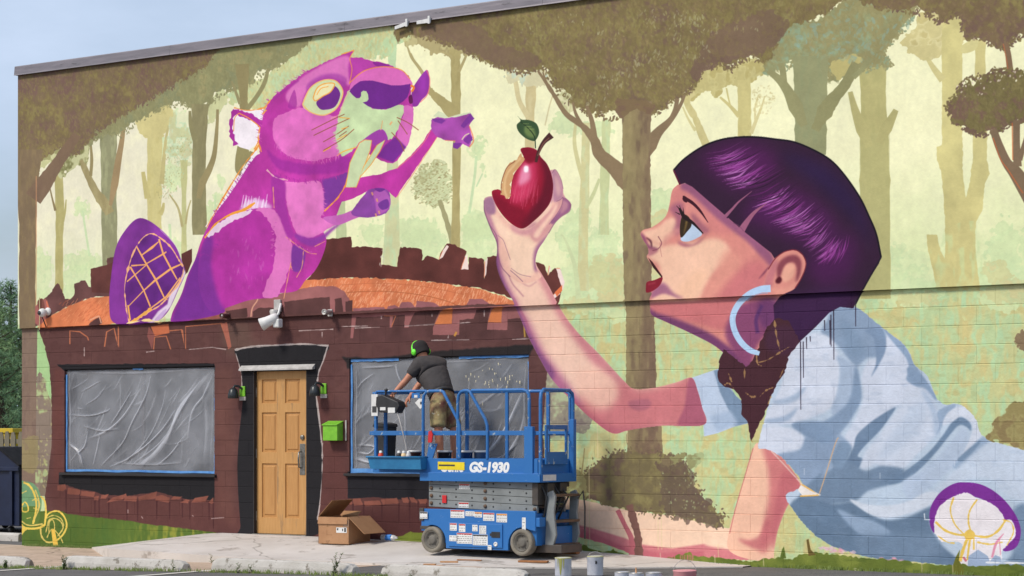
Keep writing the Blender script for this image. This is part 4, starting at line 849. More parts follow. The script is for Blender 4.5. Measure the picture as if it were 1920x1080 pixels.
    F([430, 90, 452, 112, 461, 150, 462, 190, 448, 228, 472, 190, 492, 142, 482, 86], C(126, 147, 175), 1)
    F([480, 80, 545, 132, 578, 190, 602, 226, 644, 292, 620, 288, 590, 262, 553, 238, 560, 206, 550, 170, 510, 122], C(142, 163, 190), 1)
    F([556, 200, 600, 226, 640, 290, 600, 262, 566, 244], C(134, 156, 184), 1)
    F([110, 432, 118, 384, 170, 374, 232, 388, 252, 420, 232, 446, 170, 454], C(206, 213, 228), 2)
    F([170, 458, 236, 444, 256, 404, 300, 424, 356, 396, 330, 470, 288, 580, 236, 542, 182, 482], C(140, 160, 187), 2)
    F([214, 368, 300, 362, 340, 410, 300, 425, 256, 404], C(128, 150, 178), 3)
    F([520, 318, 470, 346, 430, 376, 404, 404, 394, 440, 366, 484, 330, 500, 316, 524, 400, 506, 424, 472, 408, 462, 432, 430, 472, 390, 502, 350], C(112, 134, 161), 1)
    F([418, 506, 430, 452, 470, 402, 520, 332, 560, 272, 600, 260, 630, 290, 646, 332, 652, 380, 622, 420, 580, 462, 540, 502, 500, 506, 460, 488], C(200, 209, 225), 2)
    F([560, 330, 600, 300, 610, 340, 580, 400, 520, 450, 470, 470, 500, 410], C(186, 199, 218), 5, 0.8); F([596, 270, 626, 292, 646, 340, 652, 385, 636, 400, 628, 340], C(168, 186, 210), 3, 0.8)
    F([232, 590, 290, 520, 380, 482, 430, 506, 480, 492, 545, 504, 505, 545, 440, 566, 400, 596, 330, 606, 280, 622], C(116, 137, 162), 2)
    F([300, 530, 350, 480, 390, 440, 352, 400, 336, 450, 312, 500], C(150, 170, 196), 2); F([330, 480, 356, 420, 390, 440, 360, 500], C(126, 148, 174), 2)
    F([498, 545, 560, 500, 620, 450, 660, 402, 690, 360, 716, 346, 742, 364, 744, 388, 730, 376, 708, 372, 680, 402, 640, 452, 592, 502, 545, 538], C(112, 135, 162), 1)
    F([646, 330, 700, 310, 660, 372, 640, 402, 650, 370], C(150, 170, 196), 1)
    F([660, 372, 674, 336, 710, 316, 746, 324, 772, 360, 777, 402, 760, 424, 742, 442, 702, 484, 740, 412, 747, 372, 716, 346, 690, 360], C(206, 213, 227), 1)
    F([540, 540, 600, 505, 660, 450, 700, 400, 716, 380, 728, 384, 738, 410, 700, 484, 640, 540, 590, 580, 560, 590], C(180, 195, 216), 2)
    F([690, 492, 742, 440, 776, 408, 802, 420, 762, 462, 720, 502], C(150, 171, 197), 2); F([706, 470, 770, 416, 762, 436, 726, 476], C(118, 141, 168), 1, 0.9)
    F([590, 592, 640, 560, 700, 502, 780, 432, 830, 420, 960, 440, 1200, 500, 1200, 600, 880, 590, 800, 530, 700, 545, 640, 572], C(194, 206, 223), 3)
    F([190, 640, 236, 584, 330, 604, 392, 600, 440, 632, 492, 652, 560, 642, 632, 612, 622, 660, 652, 722, 705, 770, 690, 800, 500, 790, 350, 755, 260, 722, 206, 672], C(103, 125, 150), 2)
    F([384, 591, 440, 606, 500, 609, 560, 596, 612, 570, 652, 574, 630, 602, 590, 622, 530, 641, 480, 646, 430, 627], C(205, 213, 226), 1)
    F([348, 622, 400, 640, 462, 658, 505, 692, 440, 703, 398, 682], C(146, 167, 193), 2); F([400, 700, 480, 690, 560, 690, 640, 700, 650, 760, 500, 770, 420, 750], C(118, 139, 164), 6, 0.7)
    F([870, 620, 960, 600, 1200, 600, 1200, 830, 860, 810, 870, 740], C(118, 140, 166), 3)
    F([500, 512, 560, 500, 580, 480, 540, 530, 480, 545], C(104, 126, 152), 4, 0.7)
    x0, y0, M = m; h, w = M.shape
    lay([x0, y0, M*np.clip((NH[y0:y0+h, x0:x0+w]-0.6)*6, 0, 1)], C(140, 160, 186), 0.16)
    fill([1502, 908, 1540, 928, 1505, 930, 1496, 918], C(234, 226, 220), 0); stroke([1500, 906, 1520, 918, 1536, 928, 1500, 930], 3, C(232, 186, 110), spline=0); stroke([1536, 926, 1548, 890, 1566, 832, 1572, 820], 2, C(222, 176, 130), a=0.8); stroke([1446, 845, 1474, 875, 1504, 908], 2.5, C(226, 200, 190), a=0.7)
    # sleeve of the raised arm
    sl = fill([1297, 708, 1320, 700, 1350, 690, 1360, 712, 1380, 742, 1400, 760, 1408, 792, 1376, 800, 1345, 812, 1320, 818, 1318, 780, 1310, 740], C(188, 203, 224), 0)
    fill([1338, 694, 1352, 692, 1368, 728, 1395, 752, 1408, 792, 1378, 800, 1366, 768, 1350, 735], C(124, 146, 172), 0, soft=1, clip=sl); fill([1330, 780, 1370, 770, 1384, 795, 1345, 810], C(168, 186, 210), 0, soft=3, clip=sl)
    # --- raised arm
    am = fill([912, 372, 908, 392, 914, 412, 922, 432, 931, 452, 933, 470, 931, 492, 936, 515, 946, 536, 960, 560, 974, 592, 988, 625, 1010, 668, 1036, 712, 1072, 750, 1108, 784, 1148, 812, 1180, 806, 1240, 798, 1320, 796, 1316, 762, 1308, 732, 1297, 708, 1270, 716, 1230, 726, 1190, 729, 1172, 716, 1146, 688, 1118, 658, 1086, 626, 1062, 596, 1044, 566, 1030, 538, 1016, 514, 1005, 494, 1003, 470, 1012, 444, 1026, 424, 1042, 404, 1054, 394, 1070, 382, 1060, 370, 1052, 350, 1046, 332, 1036, 318, 1026, 330, 1030, 372, 1018, 398, 998, 416, 980, 428, 962, 422, 940, 402, 928, 380, 924, 368], C(237, 197, 176), 1)
    A = lambda p, c, s=4, a=1.0: fill(p, c, 1, soft=s, a=a, clip=am)
    A([925, 430, 938, 430, 944, 470, 942, 510, 966, 560, 996, 612, 1020, 660, 1056, 708, 1090, 750, 1130, 780, 1120, 800, 1050, 760, 990, 660, 950, 560, 925, 500], C(176, 106, 138), 8, 1.0)
    A([925, 480, 934, 478, 940, 512, 956, 548, 982, 600, 1010, 655, 1040, 700, 1020, 710, 970, 620, 930, 530], C(126, 76, 122), 4, 0.9)
    A([1000, 500, 1018, 512, 1036, 544, 1068, 596, 1120, 655, 1172, 712, 1192, 730, 1160, 722, 1120, 690, 1080, 640, 1046, 590, 1022, 545], C(200, 126, 134), 7, 0.95)
    A([1090, 740, 1110, 730, 1140, 722, 1172, 716, 1200, 729, 1260, 718, 1300, 708, 1320, 796, 1240, 800, 1150, 814, 1100, 790], C(202, 122, 126), 8)
    A([1060, 735, 1100, 770, 1150, 800, 1200, 800, 1320, 792, 1320, 802, 1150, 820, 1080, 780], C(180, 98, 112), 5, 0.9)
    A([1080, 700, 1120, 690, 1150, 712, 1160, 740, 1140, 765, 1110, 762, 1085, 735], C(236, 190, 170), 8, 0.9)
    A([1290, 715, 1300, 706, 1318, 760, 1322, 800, 1272, 800, 1284, 760], C(172, 96, 116), 2); fill([1180, 752, 1215, 748, 1220, 762, 1200, 770, 1182, 764], C(166, 100, 116), 1, soft=2, a=0.7)
    A([908, 370, 922, 368, 930, 382, 924, 396, 912, 398], C(166, 118, 146), 3, 0.9); A([907, 380, 916, 400, 926, 436, 936, 460, 928, 470, 912, 420], C(190, 130, 148), 3, 0.8)
    A([1030, 322, 1040, 318, 1052, 348, 1056, 370, 1044, 374, 1034, 380, 1028, 360], C(190, 132, 150), 3, 0.9); A([1044, 376, 1056, 368, 1072, 380, 1056, 398, 1036, 412, 1022, 430, 1010, 450, 1004, 440, 1026, 408], C(168, 104, 138), 3, 0.9)
    A([962, 418, 980, 430, 1000, 416, 1010, 424, 984, 440, 960, 432], C(196, 136, 146), 3, 0.8); stroke([1010, 440, 1034, 410, 1056, 390], 1.6, C(140, 84, 116), a=0.7)
    A([955, 440, 970, 470, 980, 500, 976, 530, 966, 500, 956, 470], C(222, 164, 158), 4, 0.7); stroke([948, 500, 960, 530, 975, 548, 982, 556], 2, C(150, 90, 118), a=0.7, soft=1); stroke([966, 520, 990, 536, 1006, 528], 2, C(190, 130, 140), a=0.7, soft=1)
    stroke([962, 556, 985, 600, 992, 625], [2, 5, 2], C(176, 104, 132), a=0.8, soft=1)
    for a in (908,): stroke([912, 371, 908, 392, 914, 412, 922, 432, 931, 452, 933, 470, 931, 492, 938, 518, 950, 545], 2, C(110, 66, 104), a=0.7)
    def Hh(p, c, s=2, a=1.0, clip=None, sp=1):
        p = np.asarray(p, float).reshape(-1, 2)
        return fill(np.stack([880+p[:, 0]/1.95, 200+p[:, 1]/1.95], 1), c, sp, soft=s, a=a, clip=clip)
    def Hs(p, w, c, a=0.8, s=0):
        p = np.asarray(p, float).reshape(-1, 2)
        stroke(np.stack([880+p[:, 0]/1.95, 200+p[:, 1]/1.95], 1).ravel(), w, c, a=a, soft=s)
    hm = Hh([54, 342, 62, 331, 80, 328, 92, 345, 102, 375, 122, 402, 150, 430, 182, 447, 216, 445, 242, 430, 270, 402, 298, 372, 305, 320, 302, 244, 315, 230, 335, 265, 343, 300, 343, 330, 356, 336, 372, 356, 365, 382, 336, 402, 312, 426, 292, 460, 272, 492, 252, 522, 242, 560, 246, 592, 262, 624, 200, 646, 150, 622, 116, 582, 106, 540, 104, 500, 98, 468, 74, 430, 58, 390], C(232, 184, 166), 0)
    Hh([116, 436, 160, 452, 200, 470, 242, 500, 238, 560, 234, 612, 184, 622, 152, 592, 142, 532, 126, 490], C(241, 206, 180), 4, 1, hm)
    Hh([54, 340, 80, 328, 92, 346, 96, 386, 78, 398, 58, 386], C(160, 116, 142), 2, 1, hm); Hh([78, 398, 104, 404, 132, 446, 134, 482, 108, 466, 86, 428], C(240, 204, 180), 3, 1, hm)
    Hh([56, 386, 76, 398, 92, 440, 108, 480, 108, 540, 124, 590, 104, 560, 98, 480, 70, 430], C(180, 122, 148), 3, 0.9, hm)
    Hh([300, 372, 272, 402, 242, 432, 222, 470, 250, 494, 292, 452, 322, 402, 343, 346, 330, 340], C(214, 156, 154), 2, 1, hm); Hh([236, 466, 288, 402, 322, 352, 312, 388, 272, 446, 250, 478], C(240, 198, 178), 2, 1, hm)
    Hh([302, 242, 315, 230, 335, 265, 343, 300, 342, 332, 320, 346, 306, 340], C(182, 132, 152), 2, 1, hm); Hh([312, 250, 326, 270, 334, 305, 326, 330, 316, 300], C(214, 168, 166), 3, 0.8, hm)
    Hh([342, 331, 356, 335, 373, 356, 365, 382, 336, 402, 308, 428, 298, 420, 326, 386, 341, 356], C(150, 96, 132), 1, 1, hm); Hh([344, 342, 360, 352, 358, 372, 334, 392, 338, 366], C(196, 140, 152), 2, 0.8, hm)
    Hh([240, 520, 292, 460, 312, 428, 330, 410, 300, 470, 262, 530, 250, 600, 236, 590], C(146, 92, 130), 3, 0.9, hm)
    Hh([150, 430, 182, 448, 216, 446, 244, 430, 230, 462, 196, 470, 160, 456], C(204, 146, 152), 3, 0.9, hm)
    for p, w in [([54, 342, 56, 380, 74, 430, 98, 468, 104, 500, 106, 540, 118, 585, 150, 622], 2.2), ([343, 330, 338, 360, 318, 396, 292, 430], 1.4), ([318, 346, 332, 340, 342, 330], 1.4), ([372, 356, 366, 382, 336, 402, 312, 426, 290, 462], 1.8), ([104, 470, 124, 488, 136, 520, 150, 560], 1.2), ([150, 598, 176, 620, 196, 640], 1.8), ([152, 590, 184, 612, 226, 622], 1.2), ([302, 244, 315, 230, 335, 265, 343, 300], 1.4)]:
        Hs(p, w, C(122, 76, 110), 0.55)
    # --- apple
    ap = fill([976, 280, 990, 276, 1006, 281, 1014, 294, 1026, 308, 1034, 328, 1037, 352, 1032, 378, 1018, 398, 1000, 415, 984, 427, 972, 427, 956, 417, 940, 400, 928, 380, 922, 360, 932, 355, 940, 358, 955, 372, 962, 330, 982, 300], C(150, 26, 52), 1)
    A2 = lambda p, c, s=4, a=1.0: fill(p, c, 1, soft=s, a=a, clip=ap)
    A2([1012, 290, 1040, 330, 1036, 385, 1000, 420, 976, 430, 990, 400, 1012, 370, 1020, 330], C(92, 22, 40), 5, 0.85); A2([922, 360, 950, 378, 990, 400, 980, 430, 940, 402], C(110, 20, 40), 5, 0.6)
    A2([968, 330, 984, 300, 1004, 306, 1004, 345, 985, 375, 966, 380, 958, 365], C(206, 58, 98), 6, 0.9); A2([980, 312, 992, 312, 994, 335, 982, 345, 972, 345], C(232, 150, 180), 4, 0.9); A2([983, 312, 990, 312, 990, 322, 983, 322], C(250, 240, 245), 1)
    for i in range(26):
        a = rng.uniform(962, 1010); stroke([a, rng.uniform(330, 350), a-rng.uniform(2, 10), rng.uniform(360, 395)], [0.6, 1.8], C(226, 100, 130), a=0.3, clip=ap)
    A2([978, 278, 1006, 282, 1010, 296, 994, 306, 984, 300], C(128, 22, 44), 2)
    fill([977, 286, 984, 298, 974, 312, 964, 326, 957, 346, 956, 366, 950, 374, 940, 364, 940, 345, 944, 326, 950, 312, 960, 304, 970, 300], C(206, 160, 112), 0, rough=1.1); stroke([950, 372, 946, 350, 950, 328, 962, 312, 976, 296], 4, C(226, 190, 140), soft=1, a=0.8); stroke([940, 362, 940, 345, 945, 326, 952, 312, 966, 302], 1.6, C(150, 96, 70))
    stroke([1005, 304, 1010, 284, 1020, 266, 1034, 253], [5, 6, 8, 13], C(74, 44, 44)); stroke([1008, 292, 1018, 270, 1030, 258], 2, C(130, 86, 74), a=0.8)
    fill([970, 217, 978, 224, 992, 225, 1006, 232, 1011, 248, 1005, 262, 998, 264, 984, 258, 972, 246, 969, 234, 976, 226], C(58, 82, 54), 1); fill([985, 236, 1000, 242, 1004, 256, 994, 258, 984, 250], C(120, 142, 82), 1, soft=2, a=0.8); stroke([976, 228, 990, 240, 1002, 256, 1004, 278], 2, C(40, 58, 38)); 
    for q in (0, 5, 10): stroke([980+q, 232+q, 992+q, 232+q], 1, C(150, 165, 100), a=0.7)
    # --- neck and face
    def Q(p):
        p = np.asarray(p, float).reshape(-1, 2); return np.stack([1180+p[:, 0]/1.706, 240+p[:, 1]/1.706], 1).ravel()
    pinkS = C(215, 139, 129)
    fc = fill([1278, 344, 1264, 352, 1259, 362, 1256, 380, 1250, 402, 1240, 414, 1222, 426, 1206, 431, 1201, 439, 1206, 450, 1214, 462, 1216, 474, 1213, 482, 1226, 502, 1240, 519, 1226, 526, 1214, 528, 1212, 544, 1222, 549, 1218, 560, 1219, 574, 1222, 590, 1246, 602, 1290, 622, 1340, 648, 1372, 676, 1392, 692, 1420, 690, 1470, 640, 1530, 600, 1520, 540, 1460, 470, 1400, 430, 1350, 390, 1300, 350], pinkS, 1)
    def G(p, c, sft=4, al=1.0): fill(Q(p), c, 1, soft=sft, a=al, clip=fc)
    def L(p, w, c, al=0.9, sft=0): stroke(Q(p), w, c, a=al, soft=sft)
    lite = C(239, 193, 166)
    G([62, 360, 100, 372, 140, 372, 200, 366, 268, 352, 306, 366, 322, 396, 306, 430, 270, 462, 240, 505, 218, 548, 130, 552, 100, 500, 96, 440, 60, 410], lite, 4)
    G([190, 470, 232, 450, 256, 470, 232, 520, 212, 548, 150, 548, 160, 510], C(240, 192, 160), 8, 0.8)
    G([42, 332, 90, 316, 120, 292, 146, 288, 152, 322, 132, 346, 100, 372, 70, 358, 50, 345], C(241, 192, 166), 3)
    G([140, 200, 180, 182, 300, 278, 335, 335, 280, 335, 232, 312, 162, 252, 134, 262], C(208, 130, 126), 4)
    G([180, 240, 210, 255, 250, 300, 235, 310, 205, 285, 180, 265], C(216, 140, 132), 3)
    G([176, 170, 205, 182, 304, 270, 372, 325, 452, 396, 458, 446, 432, 424, 380, 366, 330, 328, 280, 288, 200, 214, 164, 192], C(150, 90, 120), 3)
    G([128, 256, 166, 238, 172, 270, 162, 335, 140, 335, 150, 292], C(160, 96, 118), 4, 0.9)
    G([200, 270, 240, 310, 258, 330, 232, 336, 205, 300], C(158, 96, 114), 3, 0.8)
    G([156, 362, 200, 372, 236, 350, 244, 338, 226, 366, 190, 380, 165, 376], C(170, 104, 118), 2, 0.9)
    G([110, 352, 150, 320, 160, 330, 130, 356, 108, 385], C(214, 148, 138), 3, 0.7)
    G([286, 548, 320, 486, 372, 434, 425, 420, 446, 470, 420, 530, 340, 552], C(198, 114, 118), 8, 0.85); G([300, 400, 322, 390, 360, 430, 300, 500, 262, 548, 232, 548, 270, 470], C(222, 152, 136), 6, 0.8)
    G([70, 524, 108, 494, 142, 528, 176, 546, 120, 540, 76, 546], C(156, 98, 128), 3, 0.9); G([72, 548, 110, 530, 152, 546, 150, 556, 72, 560], lite, 2)
    G([66, 560, 200, 556, 340, 552, 330, 600, 306, 645, 200, 622, 66, 592], C(202, 118, 120), 4)
    G([50, 574, 90, 592, 150, 610, 250, 652, 312, 694, 390, 750, 400, 800, 200, 740, 50, 650], C(118, 66, 106), 3)
    G([326, 600, 360, 562, 420, 548, 462, 560, 466, 622, 412, 692, 380, 764, 326, 704, 306, 650], C(136, 74, 110), 4); G([410, 560, 470, 545, 480, 600, 430, 640], C(104, 58, 104), 4, 0.8)
    L([425, 566, 406, 610, 410, 656], 7, C(88, 52, 104), 0.85, 1)
    # nose, mouth
    G([34, 334, 50, 346, 62, 372, 92, 386, 80, 392, 58, 386, 44, 362], C(142, 82, 106), 2); G([58, 388, 92, 388, 82, 402, 62, 408], C(172, 104, 118), 2, 0.8)
    L([54, 350, 68, 362, 72, 380], [2, 4, 2], C(84, 40, 56), 0.9, 1); L([92, 346, 103, 368, 92, 386, 74, 392], 1.8, C(128, 66, 84), 0.8); L([98, 366, 100, 392, 104, 412], 1.4, C(196, 128, 128), 0.7)
    fill(Q([57, 492, 80, 486, 106, 477, 98, 502, 76, 520, 55, 526, 53, 508]), C(132, 34, 50), 1); fill(Q([60, 414, 74, 428, 106, 474, 104, 479, 76, 446]), C(60, 28, 32), 0); L([60, 500, 84, 494], 2.6, C(172, 66, 80), 0.7, 1)
    # eye and brow
    fill(Q([164, 356, 178, 322, 200, 300, 232, 336, 216, 352, 186, 363]), C(190, 209, 232), 1); fill(Q([165, 350, 162, 312, 171, 278, 190, 284, 199, 310, 184, 332]), C(56, 44, 32), 1); L([184, 296, 180, 316, 174, 338], [4, 3, 1], C(124, 100, 58), 0.9, 1)
    L([160, 256, 176, 284, 204, 304, 236, 337], [4, 8, 5, 2], C(40, 28, 32), 1.0)
    for q in ([164, 262, 150, 248], [168, 270, 160, 246], [174, 274, 172, 254], [162, 276, 146, 268]): L(q, [2.2, 0.5], C(40, 28, 32), 1.0)
    L([172, 222, 200, 238, 226, 264, 252, 302], [7, 6, 4.5, 1], C(60, 26, 38), 1.0); fill(Q([172, 216, 186, 224, 184, 238, 172, 232]), C(60, 26, 38), 1)
    # --- hair
    hr = fill([1263, 319, 1273, 307, 1283, 298, 1299, 286, 1317, 275, 1334, 268, 1351, 262, 1368, 259, 1386, 257, 1403, 256, 1420, 257, 1437, 258, 1454, 261, 1471, 263, 1488, 266, 1506, 272, 1523, 280, 1541, 289, 1557, 300, 1571, 313, 1584, 329, 1599, 349, 1612, 370, 1621, 387, 1629, 405, 1637, 422, 1643, 439, 1648, 460, 1652, 482, 1648, 494, 1622, 535, 1608, 560, 1600, 578, 1575, 575, 1555, 586, 1530, 612, 1502, 638, 1478, 662, 1460, 690, 1420, 690, 1424, 650, 1452, 597, 1450, 572, 1462, 556, 1490, 540, 1508, 510, 1512, 494, 1505, 478, 1488, 470, 1470, 472, 1452, 484, 1446, 474, 1399, 437, 1358, 402, 1330, 378, 1298, 350, 1284, 343, 1274, 346], C(52, 30, 53), 0)
    def Hq(p, c, sft=7, al=1.0): fill(Q(p), c, 1, soft=sft, a=al, clip=hr)
    Hq([230, 90, 330, 50, 430, 60, 480, 120, 420, 190, 330, 190, 260, 140], C(88, 32, 90), 16, 0.75); Hq([360, 270, 470, 190, 560, 210, 660, 300, 640, 380, 560, 370, 460, 330], C(86, 32, 90), 16, 0.75); Hq([570, 420, 680, 340, 730, 360, 700, 480, 600, 500], C(80, 30, 84), 16, 0.7)
    Hq([480, 80, 620, 120, 720, 220, 780, 380, 720, 300, 600, 180], C(44, 30, 72), 12, 0.7); Hq([470, 560, 600, 520, 720, 520, 700, 570, 600, 640, 500, 700, 450, 640], C(64, 36, 78), 9, 0.7)
    def strands(b0, b1, v0, v1, n, bow, cs):
        for k in range(n):
            u = rng.random(); B = np.array(b0)*(1-u)+np.array(b1)*u+rng.normal(0, 5, 2); Vv = (np.array(v0)*(1-u)+np.array(v1)*u)*rng.uniform(0.5, 1.05)
            st0 = rng.uniform(0, 0.35); p0, p2 = B+Vv*st0, B+Vv; nrm = np.array([Vv[1], -Vv[0]])/np.hypot(*Vv); p1 = (p0+p2)/2+nrm*bow*rng.uniform(0.7, 1.2)
            stroke(Q([*p0, *p1, *p2]), [0.4, rng.uniform(1.0, 2.4), 0.3], cs[int(rng.integers(0, len(cs)))], a=rng.uniform(0.35, 0.85), clip=hr)
    cs = [C(178, 98, 178), C(160, 78, 160), C(140, 56, 136), C(196, 126, 196)]
    strands((236, 100), (325, 205), (150, -50), (130, -70), 70, -9, cs); strands((392, 250), (530, 362), (120, -72), (110, -62), 95, -9, cs); strands((545, 380), (600, 430), (80, -80), (80, -70), 36, -6, cs); strands((600, 450), (680, 430), (50, -90), (28, -92), 34, -4, [C(146, 66, 146), C(120, 44, 116)])
    strands((250, 120), (560, 370), (170, -60), (120, -70), 60, -9, [C(40, 22, 42), C(110, 40, 110)])
    L([306, 284, 330, 258, 352, 234, 392, 202], [7, 4.5, 3, 0.8], C(152, 92, 120), 1.0); L([354, 334, 376, 300, 402, 268, 440, 240], [14, 10, 6, 0.8], C(156, 94, 122), 1.0); L([312, 288, 352, 240], [2.5, 1], C(52, 30, 53), 0.9); L([332, 304, 350, 312, 366, 330], 2, C(120, 70, 100), 0.5)
    stroke([1263, 319, 1283, 298, 1317, 275, 1351, 262, 1386, 257, 1420, 257, 1454, 261, 1488, 266, 1523, 280, 1557, 300, 1584, 329, 1612, 370, 1629, 405, 1643, 439, 1652, 482], 3.4, C(28, 22, 34)); stroke([1652, 482, 1622, 535, 1604, 570], 3, C(34, 26, 40)); stroke([1263, 319, 1275, 346], 3, C(90, 24, 50))
    # ear
    er = fill(Q([430, 506, 444, 452, 468, 416, 500, 395, 534, 392, 558, 414, 563, 442, 550, 478, 530, 512, 500, 527, 470, 532, 444, 522]), C(216, 142, 130), 1)
    def Eq(p, c, sft=2, al=1.0): fill(Q(p), c, 1, soft=sft, a=al, clip=er)
    Eq([430, 500, 446, 452, 468, 420, 476, 440, 462, 480, 452, 520], C(190, 116, 124), 3, 0.9); Eq([474, 478, 474, 440, 496, 414, 530, 406, 550, 426, 546, 468, 532, 492, 536, 450, 524, 430, 500, 440, 488, 466], C(128, 62, 76), 2, 0.9); Eq([492, 452, 510, 432, 528, 440, 524, 474, 500, 492, 488, 480], C(232, 170, 148), 2); Eq([468, 486, 480, 474, 488, 484, 482, 496, 470, 496], C(84, 30, 42), 1); Eq([452, 512, 500, 512, 530, 496, 520, 520, 480, 532], C(222, 152, 136), 3)
    L([444, 452, 468, 416, 500, 394, 536, 391, 560, 414, 564, 442, 550, 480, 530, 512], 2, C(126, 46, 58), 0.85); L([414, 482, 432, 462, 446, 444], [1, 4, 2], C(120, 60, 84), 0.8, 1)
    # braid
    br = fill([1454, 596, 1438, 612, 1430, 630, 1421, 656, 1408, 680, 1398, 688, 1380, 672, 1357, 655, 1349, 676, 1346, 700, 1348, 716, 1360, 726, 1376, 730, 1388, 742, 1392, 760, 1390, 776, 1402, 788, 1404, 808, 1408, 828, 1418, 806, 1428, 786, 1440, 760, 1448, 740, 1455, 720, 1466, 706, 1474, 688, 1480, 664, 1500, 640, 1480, 600], C(72, 42, 50), 0, rough=0.8)
    fill([1440, 620, 1480, 610, 1500, 640, 1478, 664, 1450, 660, 1436, 650], C(74, 44, 62), 1, soft=4, clip=br)
    yd = C(206, 166, 100)
    for p in [[1452, 600, 1456, 630, 1462, 655], [1420, 680, 1440, 674, 1466, 658, 1480, 650], [1418, 655, 1420, 680, 1428, 686], [1450, 726, 1436, 732, 1424, 744], [1398, 736, 1410, 744, 1418, 742], [1358, 722, 1366, 718, 1376, 728], [1396, 690, 1396, 712], [1366, 700, 1372, 716], [1470, 690, 1462, 708], [1440, 758, 1446, 742], [1408, 824, 1412, 830]]:
        stroke(p, [1.2, 2.6, 1.2], yd, rough=0.8, a=0.6)
    # earring
    stroke(Q([452, 513, 420, 516, 384, 531, 350, 562, 331, 602, 335, 642, 354, 680, 384, 709, 416, 721]), [14, 13, 12, 11.5, 11, 11, 11.5, 11, 8], C(178, 206, 236))
    stroke([1440, 549, 1420, 552, 1400, 564], 2, C(150, 176, 214), a=0.6)
    # black drips on the shirt
    for x, a, b in [(1501, 640, 768), (1506, 640, 708), (1512, 632, 654), (1519, 630, 640), (1558, 590, 650), (1563, 580, 674), (1556, 600, 646), (1604, 560, 612), (1546, 600, 620)]:
        stroke([x, a, x+0.5, b], [2.2, 1.4], C(52, 44, 60), a=0.9)
    # --- puffy flower on the shirt
    fill([1744, 985, 1743, 960, 1750, 940, 1766, 920, 1790, 906, 1812, 904, 1836, 907, 1860, 918, 1882, 936, 1900, 958, 1911, 980, 1914, 1000, 1908, 1022, 1894, 1032, 1880, 1030, 1890, 1000, 1870, 960, 1840, 935, 1800, 930, 1770, 945, 1754, 970, 1752, 998], C(124, 52, 148), 1)
    pf = fill([1752, 978, 1758, 955, 1772, 940, 1790, 930, 1800, 926, 1816, 924, 1832, 934, 1846, 938, 1866, 948, 1880, 965, 1884, 975, 1896, 974, 1903, 990, 1902, 1008, 1888, 1022, 1878, 1034, 1876, 1050, 1850, 1062, 1812, 1062, 1800, 1050, 1805, 1022, 1790, 1015, 1768, 1016, 1758, 1006, 1752, 996], C(234, 228, 232), 1, rough=0.4)
    yl = C(232, 196, 96)
    for p, w in [([1788, 932, 1782, 956, 1790, 982, 1808, 1002], 2.6), ([1832, 936, 1818, 958, 1816, 980, 1822, 1000], 2.8), ([1754, 978, 1772, 994, 1796, 1002, 1816, 1002], 4), ([1826, 1004, 1852, 1006, 1872, 994, 1886, 974], 4), ([1816, 1004, 1806, 1030, 1800, 1052], 6), ([1820, 1004, 1816, 1030, 1814, 1050], 4), ([1826, 1004, 1826, 1030], 3), ([1832, 1016, 1856, 1020, 1880, 1016], 2.6), ([1880, 974, 1896, 980, 1900, 998, 1888, 1022], 2), ([1758, 1004, 1776, 1016, 1790, 1018], 2)]:
        stroke(p, w, yl, rough=0.3)
    fill([1808, 1000, 1818, 992, 1828, 1000, 1824, 1010, 1812, 1012], yl, 1)
    stroke([1882, 1000, 1868, 1018, 1860, 1045], [1.5, 5, 4], C(220, 130, 160), a=0.8); stroke([1874, 1012, 1876, 1040], 2, C(220, 130, 160), a=0.7); stroke([1806, 1044, 1812, 1052], 4, C(196, 90, 110), a=0.8)
    fill([1814, 1062, 1816, 1042, 1834, 1030, 1852, 1042, 1856, 1052, 1866, 1040, 1876, 1044, 1878, 1062], C(160, 178, 204), 0)
    stroke([1848, 1054, 1890, 1055, 1990, 1056], 4, C(226, 230, 236), rough=0.8)
    for p in [[1733, 962, 1734, 974, 1744, 974]]: stroke(p, 2, C(220, 226, 236), spline=0)
    for x0_, y0_ in [(1508, 878), (1650, 886), (1790, 862)]: stroke([x0_, y0_, x0_, y0_+12], 1.4, C(220, 226, 236), a=0.5)
    for x_, y_ in [(1540, 1024), (1560, 1030), (1650, 1044)]: dabs([[x_, y_], [x_+40, y_+2], [x_+40, y_+8], [x_, y_+6]], 16, [C(226, 160, 180), C(220, 190, 200)], (2, 5), 0.4, (0, 2), 0.8)
    # --- painted grass along the foot of the wall
    gp = [1050, 1022, 1072, 1020, 1086, 1028, 1094, 1022, 1108, 1030, 1130, 1034, 1150, 1030, 1168, 1038, 1190, 1044, 1216, 1044, 1240, 1050, 1270, 1044, 1292, 1034, 1304, 1042, 1340, 1044, 1372, 1048, 1404, 1052, 1436, 1046, 1470, 1048, 1486, 1050, 1498, 1040, 1520, 1034, 1560, 1038, 1600, 1044, 1660, 1048, 1716, 1054, 1770, 1060, 1800, 1058, 1850, 1060, 1920, 1058, 2200, 1070, 2200, 1140, 1040, 1140]
    m = fill(gp, C(104, 118, 52), 0, rough=1.2)
    x0, y0, M = m; h, w = M.shape
    lay([x0, y0, M*np.clip(MOT[y0:y0+h, x0:x0+w]*0.7, 0, 1)], C(126, 136, 62), 0.8); lay([x0, y0, M*np.clip((NH[y0:y0+h, x0:x0+w]-0.55)*6, 0, 1)], C(84, 100, 44), 0.6)
    fill([1512, 1012, 1516, 1010, 1520, 1030, 1530, 1040, 1516, 1042], C(106, 90, 50), 0); fill([1466, 1030, 1470, 1024, 1474, 1046, 1462, 1048], C(96, 112, 50), 0)
    fill([1786, 1062, 1792, 1044, 1800, 1030, 1798, 1050, 1806, 1064, 1810, 1080, 1786, 1080], C(110, 112, 46), 0)
